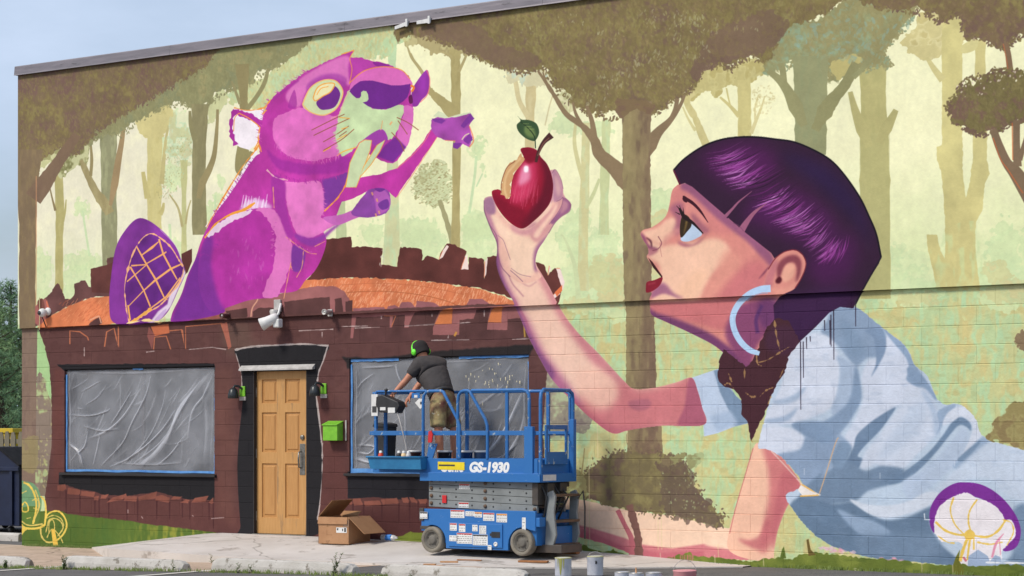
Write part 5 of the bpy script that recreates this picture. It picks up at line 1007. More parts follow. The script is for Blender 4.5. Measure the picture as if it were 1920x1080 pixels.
    for x_ in (1092, 1120, 1238, 1340, 1431, 1728, 1786): stroke([x_, 1030+(x_-1090)*0.04, x_+1, 1048+(x_-1090)*0.04], 2, C(220, 200, 170), a=0.5)
    for i in range(26):
        x_ = rng.uniform(1240, 1300); stroke([x_, 1040, x_, 1040+rng.uniform(8, 20)], 1.4, C(196, 110, 120), a=0.6, spline=0)
    # rough worn white flecks near the ground
    for a, b, c in [(1250, 1290, 1054), (1350, 1420, 1064), (1510, 1620, 1066), (1440, 1480, 1066), (1660, 1720, 1076), (1130, 1200, 1050)]:
        dabs([[a, c-1], [b, c], [b, c+5], [a, c+4]], 22, [C(214, 208, 190), C(190, 186, 150)], (1.2, 3.4), 0.45, (-1, 2), 0.8)

def finish_mural():
    # brush grain and thin weathering over everything
    IMG[:] *= (1+0.014*MOT+0.03*(NV-0.5)+0.03*(N4-0.5)+0.02*(N8-0.5))[..., None]
    np.clip(IMG, 0.0, 1.0, out=IMG)
# ---------------------------------------------------------------- run the painter and make the wall paint
paint_mural(); paint_stump(); paint_beaver(); paint_girl(); finish_mural()
_buf = np.ones((MH, MW, 4), np.float32); _buf[..., :3] = IMG[::-1]
paint_img = bpy.data.images.new("mural_paint", MW, MH, alpha=False)
paint_img.pixels.foreach_set(_buf.ravel()); paint_img.update(); paint_img.pack()
def mural_material(name, pit):
    m = bpy.data.materials.new(name); m.use_nodes = True
    n, l = m.node_tree.nodes, m.node_tree.links; b = n['Principled BSDF']
    g = n.new('ShaderNodeNewGeometry'); sp = n.new('ShaderNodeSeparateXYZ'); cb = n.new('ShaderNodeCombineXYZ')
    l.new(g.outputs['Position'], sp.inputs[0])
    for ch, a, d, k in (('X', WX0, WX1-WX0, 0), ('Z', WZ0, WZ1-WZ0, 1)):
        r = n.new('ShaderNodeMapRange'); r.clamp = False
        r.inputs['From Min'].default_value = a; r.inputs['From Max'].default_value = a+d
        l.new(sp.outputs[ch], r.inputs['Value']); l.new(r.outputs[0], cb.inputs[k])
    im = n.new('ShaderNodeTexImage'); im.image = paint_img; im.extension = 'EXTEND'; im.interpolation = 'Linear'
    l.new(cb.outputs[0], im.inputs['Vector'])
    gr = n.new('ShaderNodeTexNoise'); gr.inputs['Scale'].default_value = 1.7; gr.inputs['Detail'].default_value = 8; gr.inputs['Roughness'].default_value = 0.65
    l.new(g.outputs['Position'], gr.inputs['Vector'])
    rp = n.new('ShaderNodeValToRGB'); rp.color_ramp.elements[0].position = 0.3; rp.color_ramp.elements[1].position = 0.7
    rp.color_ramp.elements[0].color = (0.93, 0.92, 0.91, 1); rp.color_ramp.elements[1].color = (1, 1, 1, 1)
    l.new(gr.outputs['Fac'], rp.inputs['Fac'])
    mu = n.new('ShaderNodeMix'); mu.data_type = 'RGBA'; mu.blend_type = 'MULTIPLY'; mu.inputs[0].default_value = 1.0
    l.new(im.outputs['Color'], mu.inputs[6]); l.new(rp.outputs['Color'], mu.inputs[7]); l.new(mu.outputs[2], b.inputs['Base Color'])
    b.inputs['Roughness'].default_value = 0.72; b.inputs['Specular IOR Level'].default_value = 0.10
    z = n.new('ShaderNodeTexNoise'); z.inputs['Scale'].default_value = 45; z.inputs['Detail'].default_value = 8; z.inputs['Roughness'].default_value = 0.7
    l.new(g.outputs['Position'], z.inputs['Vector'])
    q = n.new('ShaderNodeBump'); q.inputs['Strength'].default_value = pit; q.inputs['Distance'].default_value = 0.012
    l.new(z.outputs['Fac'], q.inputs['Height']); l.new(q.outputs[0], b.inputs['Normal'])
    return m
M_block = mural_material("painted_block", 0.5)
M_clad = mural_material("painted_stucco", 0.22)
M_side = mat("grey_side_wall", srgb(150, 146, 138), 0.85, srgb(132, 128, 120), 3, bump=0.3)
M_dark = mat("dark_interior", srgb(40, 40, 42), 0.8)
M_coping = mat("grey_coping_metal", srgb(112, 108, 114), 0.45, srgb(126, 120, 126), 2.0, metal=0.2, c3=srgb(92, 88, 92), s3=3, t3=0.60, stretch=(1, 1, 6), bump=0.25, bscale=3)
M_wood = mat("oak_door", srgb(194, 148, 92), 0.5, srgb(176, 130, 76), 5, 0.9, stretch=(7, 7, 0.7), bump=0.08, bscale=30, c3=srgb(154, 120, 82), s3=1.5, t3=0.58)
M_woodp = mat("oak_panel", srgb(190, 142, 86), 0.5, srgb(170, 122, 70), 6, 0.9, stretch=(8, 8, 0.6), bump=0.08)
M_steel = mat("brushed_steel", srgb(150, 148, 142), 0.35, srgb(120, 116, 108), 20, metal=0.8)
M_alu = mat("pale_aluminium", srgb(196, 192, 188), 0.5, srgb(170, 166, 162), 9, metal=0.2)
M_black = mat("black_paint", srgb(36, 35, 37), 0.6, srgb(44, 42, 43), 4)
M_brownp = mat("brown_paint", srgb(98, 62, 56), 0.7, srgb(86, 54, 50), 5)
M_pane = mat("dark_window_glass", srgb(42, 46, 50), 0.08, spec=0.8)

XL = on_y(41, 760)[0]; XLc = on_y(33.5, 380, CL_Y)[0]; XR = 9.3
ZTOP = 6.745; CAPH = 0.125; BACK = 11.0
O1 = (on_y(121, 780)[0], on_y(402, 780)[0], on_y(260, 888)[2], on_y(260, 690)[2])
O2 = (on_y(655, 780)[0], on_y(991, 780)[0], on_y(700, 888)[2], on_y(823, 669)[2])
O3 = (on_y(475, 850)[0], on_y(575.5, 850)[0], on_y(525, 1003)[2], on_y(525, 694)[2])
OPEN = [O1, O2, O3]

bld = thing("building", (XL, 0, 0), "long flat-roofed building whose block and stucco front carries the forest mural", "building")
def cut(rects, o):
    out = []
    for (a, b, c, d) in rects:
        if o[0] >= b or o[1] <= a or o[2] >= d or o[3] <= c:
            out.append((a, b, c, d)); continue
        if o[0] > a: out.append((a, o[0], c, d))
        if o[1] < b: out.append((o[1], b, c, d))
        m0, m1 = max(a, o[0]), min(b, o[1])
        if o[2] > c: out.append((m0, m1, c, o[2]))
        if o[3] < d: out.append((m0, m1, o[3], d))
    return out
core = MB(); JD = 0.0045
rects = [(XL, XR, -0.5, 3.2)]
for o in OPEN: rects = cut(rects, o)
for (a, b, c, d) in rects: core.box(a, b, JD, 0.24, c, d)
core.box(XL, XL+0.24, 0.24, BACK, -0.5, 3.2); core.box(XR-0.24, XR, 0.24, BACK, -0.5, 3.2); core.box(XL+0.24, XR-0.24, BACK-0.24, BACK, -0.5, 3.2)
wall = core.build("block_wall", M_block, bld)
# room behind the windows, so they look into the dark
inn = MB(); inn.box(XL+0.3, XR-0.3, 3.0, 3.05, 0, 3.1); inn.box(XL+0.3, XR-0.3, 0.3, 3.0, 0.0, 0.05); inn.box(XL+0.3, XR-0.3, 0.3, 3.0, 3.05, 3.1)
inn.build("inner_wall", M_dark, bld)

# concrete blocks, running bond, painted joints
CH = 0.2025; BL = 0.4064; ZL0 = 3.105
X0J = on_y(1831, 594)[0]
MESHES = {}
def block_mesh(w, h):
    k = (round(w, 3), round(h, 3))
    if k not in MESHES:
        g, gh, dp, bv = 0.0007, 0.0018, 0.05, 0.0046
        x, z = w/2, h/2
        a = [(-x+g, -z+gh), (x-g, -z+gh), (x-g, z-gh), (-x+g, z-gh)]
        i = [(-x+g+bv*0.05, -z+gh+bv), (x-g-bv*0.05, -z+gh+bv), (x-g-bv*0.05, z-gh-bv), (-x+g+bv*0.05, z-gh-bv)]
        vs = [(p, 0, q) for p, q in i]+[(p, 0.0034, q) for p, q in a]+[(p, dp, q) for p, q in a]
        fs = [(0, 1, 2, 3)]+[(j+4, (j+1) % 4+4, (j+1) % 4, j) for j in range(4)]+[(j+8, (j+1) % 4+8, (j+1) % 4+4, j+4) for j in range(4)]
        MESHES[k] = MB().add(vs, fs).mesh("concrete_block"); MESHES[k].materials.append(M_block)
    return MESHES[k]
blocks = []
for i in range(18):
    z1 = ZL0-CH*i; z0 = z1-CH
    off = 0.0 if i % 2 else BL/2
    n0 = math.floor((XL-X0J-off)/BL)-1
    x = X0J+off+n0*BL
    while x < XR:
        r = [(max(x, XL), min(x+BL, XR), z0, z1)]
        if r[0][1]-r[0][0] > 0.02:
            for o in OPEN: r = cut(r, o)
            blocks += [q for q in r if q[1]-q[0] > 0.02 and q[3]-q[2] > 0.015]
        x += BL
def seen(q):
    cx, cz = (q[0]+q[1])/2, (q[2]+q[3])/2
    px = 960+FPX*((cx-CAMX)*RX+(0-CAMY)*RY)/((cx-CAMX)*DX+(0-CAMY)*DY); d = (cx-CAMX)*DX-CAMY*DY
    py = HORIZ-FPX*(cz-CAMZ)/d
    if px < 30 or px > 1940 or py > 1078 or cz > 3.2: return 0.0
    hid = 0.25 if (795 < px < 1055 and 740 < py < 1050) else 1.0
    return (q[1]-q[0])*(q[3]-q[2])*(FPX/d)**2*hid
blocks.sort(key=seen, reverse=True)
jr = random.Random(5)
rest = MB()
for k, q in enumerate(blocks):
    cx, cz = (q[0]+q[1])/2, (q[2]+q[3])/2
    me = block_mesh(q[1]-q[0], q[3]-q[2]); dy = jr.uniform(-0.0008, 0.0008)
    if k < 300:
        o = bpy.data.objects.new("concrete_block", me); col.objects.link(o)
        o.parent = wall; o.location = (cx, dy, cz); o.rotation_euler = (jr.uniform(-0.003, 0.003), 0, jr.uniform(-0.002, 0.002))
    else:
        rest.add([(v.co.x+cx, v.co.y+dy, v.co.z+cz) for v in me.vertices], [tuple(p.vertices) for p in me.polygons])
tag(rest.build("concrete_blocks", M_block, wall), kind='stuff')

# upper stucco cladding, its foot a little lower at the left
ZA, ZB = on_y(34, 616, CL_Y)[2], on_y(1920, 531.3, CL_Y)[2]
zb = lambda x: ZA+(ZB-ZA)*(x-XLc)/(on_y(1920, 531, CL_Y)[0]-XLc)
cl = MB()
nx = 24
vs, fs = [], []
for k in range(nx+1):
    x = XLc+(XR+0.05-XLc)*k/nx
    vs += [(x, CL_Y, zb(x)), (x, CL_Y, ZTOP-0.06), (x, 0.0, zb(x)+0.004), (x, 0.2, ZTOP-0.06)]
for k in range(nx):
    a = k*4; b = a+4
    fs += [(a, b, b+1, a+1), (a+2, b+2, b, a)]
cl.add(vs, fs)
cl.box(XLc, XLc+0.05, CL_Y+0.002, BACK, 3.06, ZTOP-0.06); cl.box(XR, XR+0.05, CL_Y+0.002, BACK, 3.12, ZTOP-0.06); cl.box(XLc+0.05, XR, 0.0, 0.2, 3.21, ZTOP-0.06)
cl.build("cladding", M_clad, bld)
rf = MB(); rf.box(XLc+0.06, XR, 0.21, BACK, 6.3, 6.4); rf.box(XLc+0.05, XR, BACK, BACK+0.05, 3.0, ZTOP-0.06); rf.build("roof", M_side, bld)
# coping in lengths
cx0 = XLc-0.03; n = 6; L = (XR+0.08-cx0)/n
for k in range(n):
    a, b = cx0+k*L+0.0015, cx0+(k+1)*L-0.0015
    m = MB()
    m.prism([(CL_Y-0.035, ZTOP-CAPH), (CL_Y-0.05, ZTOP-CAPH-0.006), (CL_Y-0.045, ZTOP-CAPH+0.01), (CL_Y-0.035, ZTOP-0.012), (CL_Y-0.03, ZTOP), (0.28, ZTOP-0.02), (0.28, ZTOP-CAPH), (CL_Y-0.01, ZTOP-CAPH)], 'x', a, b)
    m.build("coping", M_coping, bld)
for xe, nm in ((XLc-0.03, 0), (XR+0.05, 1)):
    m = MB(); m.box(xe, xe+0.34, 0.285, BACK, ZTOP-CAPH, ZTOP-0.02); m.build("coping", M_coping, bld)

# windows: dark frame and glass set back in the opening
for o in (O1, O2):
    w = MB(); y0, y1, t = 0.10, 0.15, 0.05
    w.box(o[0], o[0]+t, y0, y1, o[2], o[3]); w.box(o[1]-t, o[1], y0, y1, o[2], o[3]); w.box(o[0]+t, o[1]-t, y0, y1, o[2], o[2]+t); w.box(o[0]+t, o[1]-t, y0, y1, o[3]-t, o[3])
    win = w.build("window", M_black, bld)
    mid = (o[0]+o[1])/2
    MB().box(mid-0.025, mid+0.025, y0+0.005, y1-0.005, o[2]+t, o[3]-t).build("mullion", M_black, win)
    for a, b in ((o[0]+t, mid-0.025), (mid+0.025, o[1]-t)):
        MB().box(a, b, y0+0.02, y0+0.028, o[2]+t, o[3]-t).build("pane", M_pane, win)
    s = MB(); s.prism([(-0.045, o[2]-0.002), (-0.045, o[2]-0.03), (0.02, o[2]-0.045), (0.02, o[2]+0.004), (0.1, o[2]+0.012), (0.1, o[2]+0.008)], 'x', o[0]-0.06, o[1]+0.04)
    s.build("window_sill", M_black, bld)

# door
dx0, dx1, dz0, dz1 = O3[0]+0.012, O3[1]-0.012, O3[2]+0.012, O3[3]-0.012
YD = 0.055
fr = MB(); fr.box(O3[0]-0.0, O3[0]+0.012, -0.002, 0.2, O3[2], O3[3]); fr.box(O3[1]-0.012, O3[1], -0.002, 0.2, O3[2], O3[3]); fr.box(O3[0]+0.012, O3[1]-0.012, -0.002, 0.2, O3[3]-0.012, O3[3])
fr.build("door_frame", M_black, bld)
px_d = lambda p: on_y(p, 850, YD)[0]
pz_d = lambda p: on_y(525, p, YD)[2]
cols_ = [(px_d(491), px_d(519)), (px_d(534.5), px_d(562.5))]
rows_ = [(pz_d(756), pz_d(711)), (pz_d(848), pz_d(773)), (pz_d(971), pz_d(869))]
d = MB()
rr = [(dx0, dx1, dz0, dz1)]
for c_ in cols_:
    for r_ in rows_: rr = cut(rr, (c_[0], c_[1], r_[0], r_[1]))
for (a, b, c_, e_) in rr: d.box(a, b, YD, YD+0.045, c_, e_)
door = d.build("door", M_wood, bld)
door['label'] = "six-panel oak door"
for c_ in cols_:
    for r_ in rows_:
        a, b, e_, f_ = c_[0], c_[1], r_[0], r_[1]; t = 0.032
        m = MB()
        ring = lambda i, y: [(a+i, y, e_+i), (b-i, y, e_+i), (b-i, y, f_-i), (a+i, y, f_-i)]
        vs = ring(0, YD+0.001)+ring(0.008, YD+0.018)+ring(t, YD+0.016)+ring(t+0.012, YD+0.005)
        fs = [(i*4+j, i*4+(j+1) % 4, (i+1)*4+(j+1) % 4, (i+1)*4+j) for i in range(3) for j in range(4)]+[(12, 13, 14, 15)]
        m.add(vs, fs).build("panel", M_woodp, door)
hx = px_d(567.5)
MB().box(hx-0.045, hx+0.045, YD-0.006, YD-0.0005, pz_d(890), pz_d(832)).build("lock_plate", M_steel, door, 0.003)
h = MB(); h.tube([(hx-0.025, YD-0.005, pz_d(846)), (hx-0.025, YD-0.05, pz_d(848)), (hx-0.025, YD-0.055, pz_d(862)), (hx-0.025, YD-0.05, pz_d(875)), (hx-0.025, YD-0.005, pz_d(877))], 0.011, 8)
h.build("pull_handle", M_steel, door)
MB().lathe([(0.034, 0), (0.034, -0.012), (0.026, -0.022), (0.012, -0.026), (0.0, -0.026)], (hx, YD-0.0005, pz_d(820)), 'y', 18).build("deadbolt", M_steel, door)
for pz in (735, 850, 968):
    m = MB(); m.tube([(dx0-0.004, YD-0.008, pz_d(pz)-0.06), (dx0-0.004, YD-0.008, pz_d(pz)+0.06)], 0.009, 8); m.build("hinge", M_steel, door)
MB().box(O3[0], O3[1], -0.03, 0.2, O3[2]-0.02, O3[2]+0.008).build("threshold", M_steel, bld, 0.004)
m = MB(); m.prism([(-0.001, on_y(525, 693)[2]), (-0.06, on_y(525, 694)[2]), (-0.06, on_y(525, 691)[2]), (-0.001, on_y(525, 684)[2])], 'x', on_y(453, 690)[0], on_y(591, 690)[0])
m.build("drip_edge", M_alu, bld)
# ---------------------------------------------------------------- ground
M_asph = mat("asphalt", srgb(92, 90, 88), 0.9, srgb(108, 105, 102), 2.5, 0.9, bump=0.6, bscale=140, c3=srgb(70, 68, 68), s3=1.1, t3=0.58)
M_conc = mat("concrete", srgb(208, 201, 194), 0.85, srgb(186, 178, 170), 1.3, 0.8, bump=0.3, bscale=80, c3=srgb(160, 151, 142), s3=1.9, t3=0.57)
M_stop = mat("cast_concrete", srgb(196, 192, 186), 0.9, srgb(168, 163, 155), 4, 0.9, bump=0.5, bscale=60, c3=srgb(128, 122, 112), s3=6, t3=0.57)
M_walk = mat("tan_paving", srgb(196, 174, 152), 0.9, srgb(170, 148, 128), 2.2, 0.9, bump=0.4, bscale=60, c3=srgb(140, 122, 104), s3=5, t3=0.58)
M_line = mat("worn_white_paint", srgb(214, 210, 200), 0.8, srgb(190, 186, 176), 8, c3=srgb(120, 116, 110), s3=14, t3=0.62)
M_grass = mat("grass_blades", srgb(112, 128, 62), 0.7, srgb(84, 102, 46), 8, 0.9)
M_soil = mat("verge_soil", srgb(110, 104, 74), 0.95, srgb(92, 100, 58), 3, 0.9, bump=0.5)
def cracks(m, scale, width, dark, seed=0.0):
    n, l = m.node_tree.nodes, m.node_tree.links; b = n['Principled BSDF']; src = b.inputs['Base Color'].links[0].from_socket
    g = n.new('ShaderNodeNewGeometry'); mp = n.new('ShaderNodeMapping'); mp.inputs['Location'].default_value = (seed, seed*2, 0); l.new(g.outputs['Position'], mp.inputs['Vector'])
    w = n.new('ShaderNodeTexNoise'); w.inputs['Scale'].default_value = 2.0; l.new(mp.outputs[0], w.inputs['Vector'])
    ad = n.new('ShaderNodeVectorMath'); ad.operation = 'MULTIPLY_ADD'; ad.inputs[1].default_value = (0.5, 0.5, 0.0); l.new(w.outputs['Color'], ad.inputs[0]); l.new(mp.outputs[0], ad.inputs[2])
    v = n.new('ShaderNodeTexVoronoi'); v.feature = 'DISTANCE_TO_EDGE'; v.inputs['Scale'].default_value = scale; l.new(ad.outputs[0], v.inputs['Vector'])
    r = n.new('ShaderNodeMapRange'); r.inputs['From Min'].default_value = 0.0; r.inputs['From Max'].default_value = width; r.inputs['To Min'].default_value = 1.0; r.inputs['To Max'].default_value = 0.0; l.new(v.outputs['Distance'], r.inputs['Value'])
    x = n.new('ShaderNodeMix'); x.data_type = 'RGBA'; l.new(r.outputs[0], x.inputs[0]); l.new(src, x.inputs[6]); x.inputs[7].default_value = dark; l.new(x.outputs[2], b.inputs['Base Color'])
cracks(M_conc, 0.26, 0.004, srgb(150, 143, 134)); cracks(M_walk, 0.9, 0.02, srgb(120, 104, 88), 3.0)
def gz(x): return 0.1*min(1.0, max(0.0, (x+4.8)/4.8))
def sheet(name, xs, ys, zf, m, parent=None):
    vs = [(x, y, zf(x, y)) for y in ys for x in xs]; n = len(xs)
    fs = [(j*n+i, j*n+i+1, (j+1)*n+i+1, (j+1)*n+i) for j in range(len(ys)-1) for i in range(n-1)]
    return MB().add(vs, fs, True).build(name, m, parent)
xs = [-400, -120, -60, -40, -30, -20, -15, -12, -10, -8, -6, -4.8, -4, -3, -2, -1, 0, 1, 2, 4, 6, 8, 10, 15, 20, 40, 90, 400]
ys = [-400, -100, -60, -40, -30, -22, -15, -10, -8, -6, -5, -4, -3, -2, -1, 0.1, 2, 6, 12, 18, 30, 50, 90, 200, 500]
struct(sheet("parking_lot", xs, ys, lambda x, y: gz(x)-0.004, M_asph))
struct(sheet("walkway", [-30, -20, -12, -10, -8, -6, -4.8, -4, -3, -2, -1, -0.4], [-3.72, -3, -2, -1, 0.05], lambda x, y: gz(x), M_walk))
# verge far left beyond the lot
struct(sheet("verge", [-90, -60, -40, -24, -14.5, -9.6], [5.6, 9, 14, 25, 45, 90], lambda x, y: 0.004+0.02*math.sin(x*1.7+y), M_soil))
# concrete pad with its flared ramp
def zwall(x): return float(np.interp(x, [-6.95, -4.75, -3.0, -1.1, 0.9, 1.9, 2.6, 3.2], [0.01, 0.268, 0.262, 0.236, 0.205, 0.165, 0.125, 0.105]))
def zfront(x): return float(np.interp(x, [-4.6, -3.6, -2.2, -0.8, 0.6, 1.6, 2.6, 3.2], [0.15, 0.13, 0.105, 0.11, 0.11, 0.108, 0.106, 0.104]))
FR = -2.05
def front_y(x): return float(np.interp(x, [-6.95, -4.6, -0.5, 1.0, 2.2, 3.2], [-0.02, FR, FR, -1.9, -1.1, -0.2]))
pad = MB(); st = [-6.95, -6.4, -5.8, -5.2, -4.9, -4.6, -4.0, -3.4, -2.8, -2.2, -1.6, -1, -0.5, 0, 0.5, 1, 1.4, 1.8, 2.2, 2.7, 3.2]
K = 9; vs = []; fs = []
for x in st:
    fy = front_y(x); zw = zwall(x); zf_ = zfront(max(x, -4.6)) if x > -4.6 else float(np.interp(x, [-6.95, -4.6], [0.012, 0.15]))
    for k in range(K):
        t = k/(K-1); e = t*t*(3-2*t) if x > -4.6 else t
        vs.append((x, 0.004+(fy-0.004)*t, zw+(zf_-zw)*e+0.004))
    vs.append((x, fy, -0.2))
n = K+1
for i in range(len(st)-1):
    for k in range(n-1):
        fs.append((i*n+k, i*n+k+1, (i+1)*n+k+1, (i+1)*n+k))
pad.add(vs, fs, False)
struct(pad.build("concrete_pad", M_conc))
def pad_z(x, y):
    fy = front_y(x); zw = zwall(x); zf_ = zfront(x)
    if x < -6.95 or x > 3.2 or y < fy: return gz(x)
    t = y/fy if fy < -0.05 else 0; e = t*t*(3-2*t)
    return zw+(zf_-zw)*e+0.004

# wheel stops
YSTOP = -3.62
def wheel_stop(px0, px1, py, label):
    a = on_z((px0+px1)/2, py, 0.03); x0, x1 = on_y(px0, py, YSTOP)[0], on_y(px1, py, YSTOP)[0]
    cx = (x0+x1)/2; L = max(0.88, (x1-x0)/2)
    y = YSTOP; z = gz(cx)
    m = MB(); pr = [(-0.085, 0), (-0.08, 0.06), (-0.055, 0.125), (-0.035, 0.138), (0.035, 0.138), (0.055, 0.125), (0.08, 0.06), (0.085, 0)]
    secs = [(-L, 0.72), (-L+0.05, 0.92), (-L+0.13, 1.0), (-L/3, 1.0), (L/3, 1.0), (L-0.13, 1.0), (L-0.05, 0.92), (L, 0.72)]
    vs = [(cx+s, y+p*(0.9+0.1*k), z-0.006+q*k) for s, k in secs for p, q in pr]; n = len(pr)
    fs = [(i*n+j, i*n+(j+1) % n, (i+1)*n+(j+1) % n, (i+1)*n+j) for i in range(len(secs)-1) for j in range(n)]+[tuple(range(n)), tuple(range(len(vs)-n, len(vs)))]
    t = thing("wheel_stop", (cx, y, z), label, "wheel stop", "concrete wheel stops along the front of the lot")
    m.add(vs, fs).build("bumper", M_stop, t, 0.006)
    for s in (-0.6, 0.6):
        MB().lathe([(0.014, 0), (0.014, 0.004), (0.0, 0.006)], (cx+s, y, z+0.131), 'z', 10).build("anchor_pin", M_steel, t)
    return cx
SX = []
for p0, p1, py, lb in [(-150, 55, 1068, "concrete wheel stop in front of the painted yellow sketch figure"), (125, 350, 1071, "long concrete wheel stop below the ramped end of the pad"), (405, 668, 1079, "concrete wheel stop in front of the oak door, tall weed beside it"), (735, 975, 1089, "concrete wheel stop nearest the scrap timber and the lift")]:
    SX.append(wheel_stop(p0, p1, py, lb))
# parking bay lines
for i, x in enumerate([SX[0]+1.18, SX[1]+1.2, SX[2]+1.2, SX[3]+1.35, SX[3]+3.9]):
    m = MB(); z = gz(x)+0.0025 if x < -0.4 else gz(x)
    m.add([(x-0.05, -3.1 if x < -0.4 else -2.4, z+0.002), (x+0.05, -3.1 if x < -0.4 else -2.4, z+0.002), (x+0.05, -8.2, z+0.002), (x-0.05, -8.2, z+0.002)], [(0, 3, 2, 1)])
    struct(m.build("parking_line", M_line))
# ---------------------------------------------------------------- scissor lift
M_blue = mat("lift_blue_paint", srgb(38, 104, 172), 0.5, srgb(44, 108, 172), 3, 0.9, c3=srgb(150, 170, 186), s3=17, t3=0.655, bump=0.1, bscale=25)
M_blued = mat("lift_rail_paint", srgb(38, 100, 166), 0.5, srgb(50, 110, 170), 7, 0.9, c3=srgb(186, 190, 178), s3=15, t3=0.60, bump=0.1, bscale=25)
M_grey = mat("scissor_grey_paint", srgb(136, 140, 140), 0.55, srgb(120, 124, 124), 4, c3=srgb(88, 76, 66), s3=18, t3=0.64, bump=0.05)
M_greyd = mat("dark_greasy_steel", srgb(62, 60, 58), 0.5, srgb(84, 74, 66), 14, 0.9)
M_rust = mat("rusty_steel", srgb(112, 84, 62), 0.7, srgb(84, 72, 62), 14, 0.9, bump=0.2)
M_tyre = mat("grey_solid_tyre", srgb(142, 135, 122), 0.9, srgb(104, 98, 88), 6, 0.9, bump=0.3)
M_hub = mat("dusty_hub", srgb(118, 114, 106), 0.8, srgb(88, 84, 78), 12, 0.9)
M_white = mat("white_vinyl", srgb(222, 222, 220), 0.5, srgb(206, 206, 204), 9)
M_red = mat("red_plastic", srgb(196, 40, 44), 0.45)
M_yellow = mat("yellow_tape", srgb(232, 208, 40), 0.5, srgb(220, 196, 34), 12)
M_ink = mat("dark_ink", srgb(60, 60, 62), 0.6)
M_redink = mat("red_ink", srgb(190, 50, 44), 0.6)
M_orange = mat("orange_ink", srgb(222, 140, 40), 0.6)
M_teal = mat("blue_plastic_tray", srgb(44, 120, 166), 0.5, srgb(36, 104, 150), 6)
M_bplast = mat("black_plastic", srgb(40, 40, 42), 0.5, srgb(52, 52, 54), 9)

YF = -1.17; YB = -0.42                      # near and far side of the lift
LZ = 0.195                                  # pad height under the wheels
lx = lambda px, y=YF: on_y(px, 960, y)[0]
lz = lambda py, px=890, y=YF: on_y(px, py, y)[2]
LX0, LX1 = lx(789), lx(1003)
lift = thing("scissor_lift", ((LX0+LX1)/2, (YF+YB)/2, LZ), "blue scissor lift with a slightly raised railed platform, parked by the window", "scissor lift")
def lp(m, name, material, bev=0.0, parent=lift): return m.build(name, material, parent, bev)
# chassis with wheel arches
zt, zb_ = lz(956), lz(1030)
wr = 0.152
WXs = (lx(810), lx(978)); 
def arch(cx, r, z0, a0=math.pi, a1=0.0, n=9): return [(cx+r*math.cos(a0+(a1-a0)*k/n), z0+r*math.sin(a0+(a1-a0)*k/n)) for k in range(n+1)]
zc = LZ+wr
prof = [(LX0, zt), (LX0, zc+0.06), (LX0+0.0, zc+0.06)]
prof = [(LX0, zt), (LX0, zc+0.10), (WXs[0]-0.10, zc+0.10)]+[(WXs[0]+0.19*math.cos(a), zc-0.03+0.2*math.sin(a)) for a in np.linspace(1.9, -0.05, 9)]+[(WXs[0]+0.19, zb_), (WXs[1]-0.19, zb_)]+[(WXs[1]+0.19*math.cos(a), zc-0.03+0.2*math.sin(a)) for a in np.linspace(math.pi, 1.1, 8)]+[(LX1, zc+0.13), (LX1, zt)]
m = MB(); m.prism(prof, 'y', YF+0.01, YF+0.05); m.prism(prof, 'y', YB-0.05, YB-0.01)
m.box(LX0+0.01, LX1-0.01, YF+0.05, YB-0.05, zb_+0.06, zt-0.03)
chas = lp(m, "chassis", M_blue, 0.004)
m = MB(); x0, x1 = lx(841), lx(942); m.box(x0, x1, YF-0.004, YF+0.012, lz(1026), lz(981)); lp(m, "tray_door", M_blue, 0.006, chas)
m = MB(); m.box(lx(922), lx(938), YF-0.008, YF, lz(1007), lz(996)); lp(m, "vent", M_bplast, 0, chas)
m = MB(); m.box(lx(919), lx(927), YF-0.007, YF, lz(1004), lz(999)); lp(m, "latch", M_bplast, 0, chas)
m = MB(); m.lathe([(0.026, 0), (0.026, -0.008), (0.013, -0.010), (0.013, -0.002), (0.0, -0.002)], (lx(930), YF-0.004, lz(1019)), 'y', 16); lp(m, "charger_socket", M_white, 0, chas)
m = MB(); m.box(LX0+0.03, LX1+0.25, YF+0.16, YB-0.16, zb_-0.02, zb_+0.07); lp(m, "pothole_guard", M_greyd, 0.004, chas)
# wheels
for i, wx in enumerate(WXs):
    for y0, s in ((YF-0.012, 1), (YB+0.012, -1)):
        tw = 0.115*s
        m = MB(); m.lathe([(0.104, 0.02*s), (0.106, 0.003*s), (wr-0.014, 0.0), (wr-0.003, 0.008*s), (wr, 0.02*s), (wr, tw-0.012*s), (wr-0.012, tw), (0.098, tw)], (wx, y0, zc), 'y', 36, cap=False)
        w = lp(m, "wheel", M_tyre)
        m = MB(); m.lathe([(0.1045, 0.03*s), (0.1035, 0.008*s), (0.094, 0.006*s), (0.086, 0.03*s), (0.056, 0.034*s), (0.048, 0.012*s), (0.034, 0.006*s), (0.0, 0.004*s)], (wx, y0, zc), 'y', 28); lp(m, "hub", M_hub, 0, w)
        for k in range(5):
            a = k*2*math.pi/5+0.3; m = MB(); m.lathe([(0.007, 0.033*s), (0.007, 0.022*s), (0, 0.021*s)], (wx+0.07*math.cos(a), y0, zc+0.07*math.sin(a)), 'y', 6); lp(m, "wheel_nut", M_greyd, 0, w)
m = MB(); m.box(LX0-0.01, LX0+0.13, YF+0.0, YF+0.09, lz(992, 800), lz(986, 800)); lp(m, "steering_link", M_greyd, 0.004)
m = MB(); m.box(LX0-0.02, LX0+0.04, YF-0.005, YF+0.05, lz(976, 795), lz(953, 795)); lp(m, "corner_guard", M_greyd, 0.004)
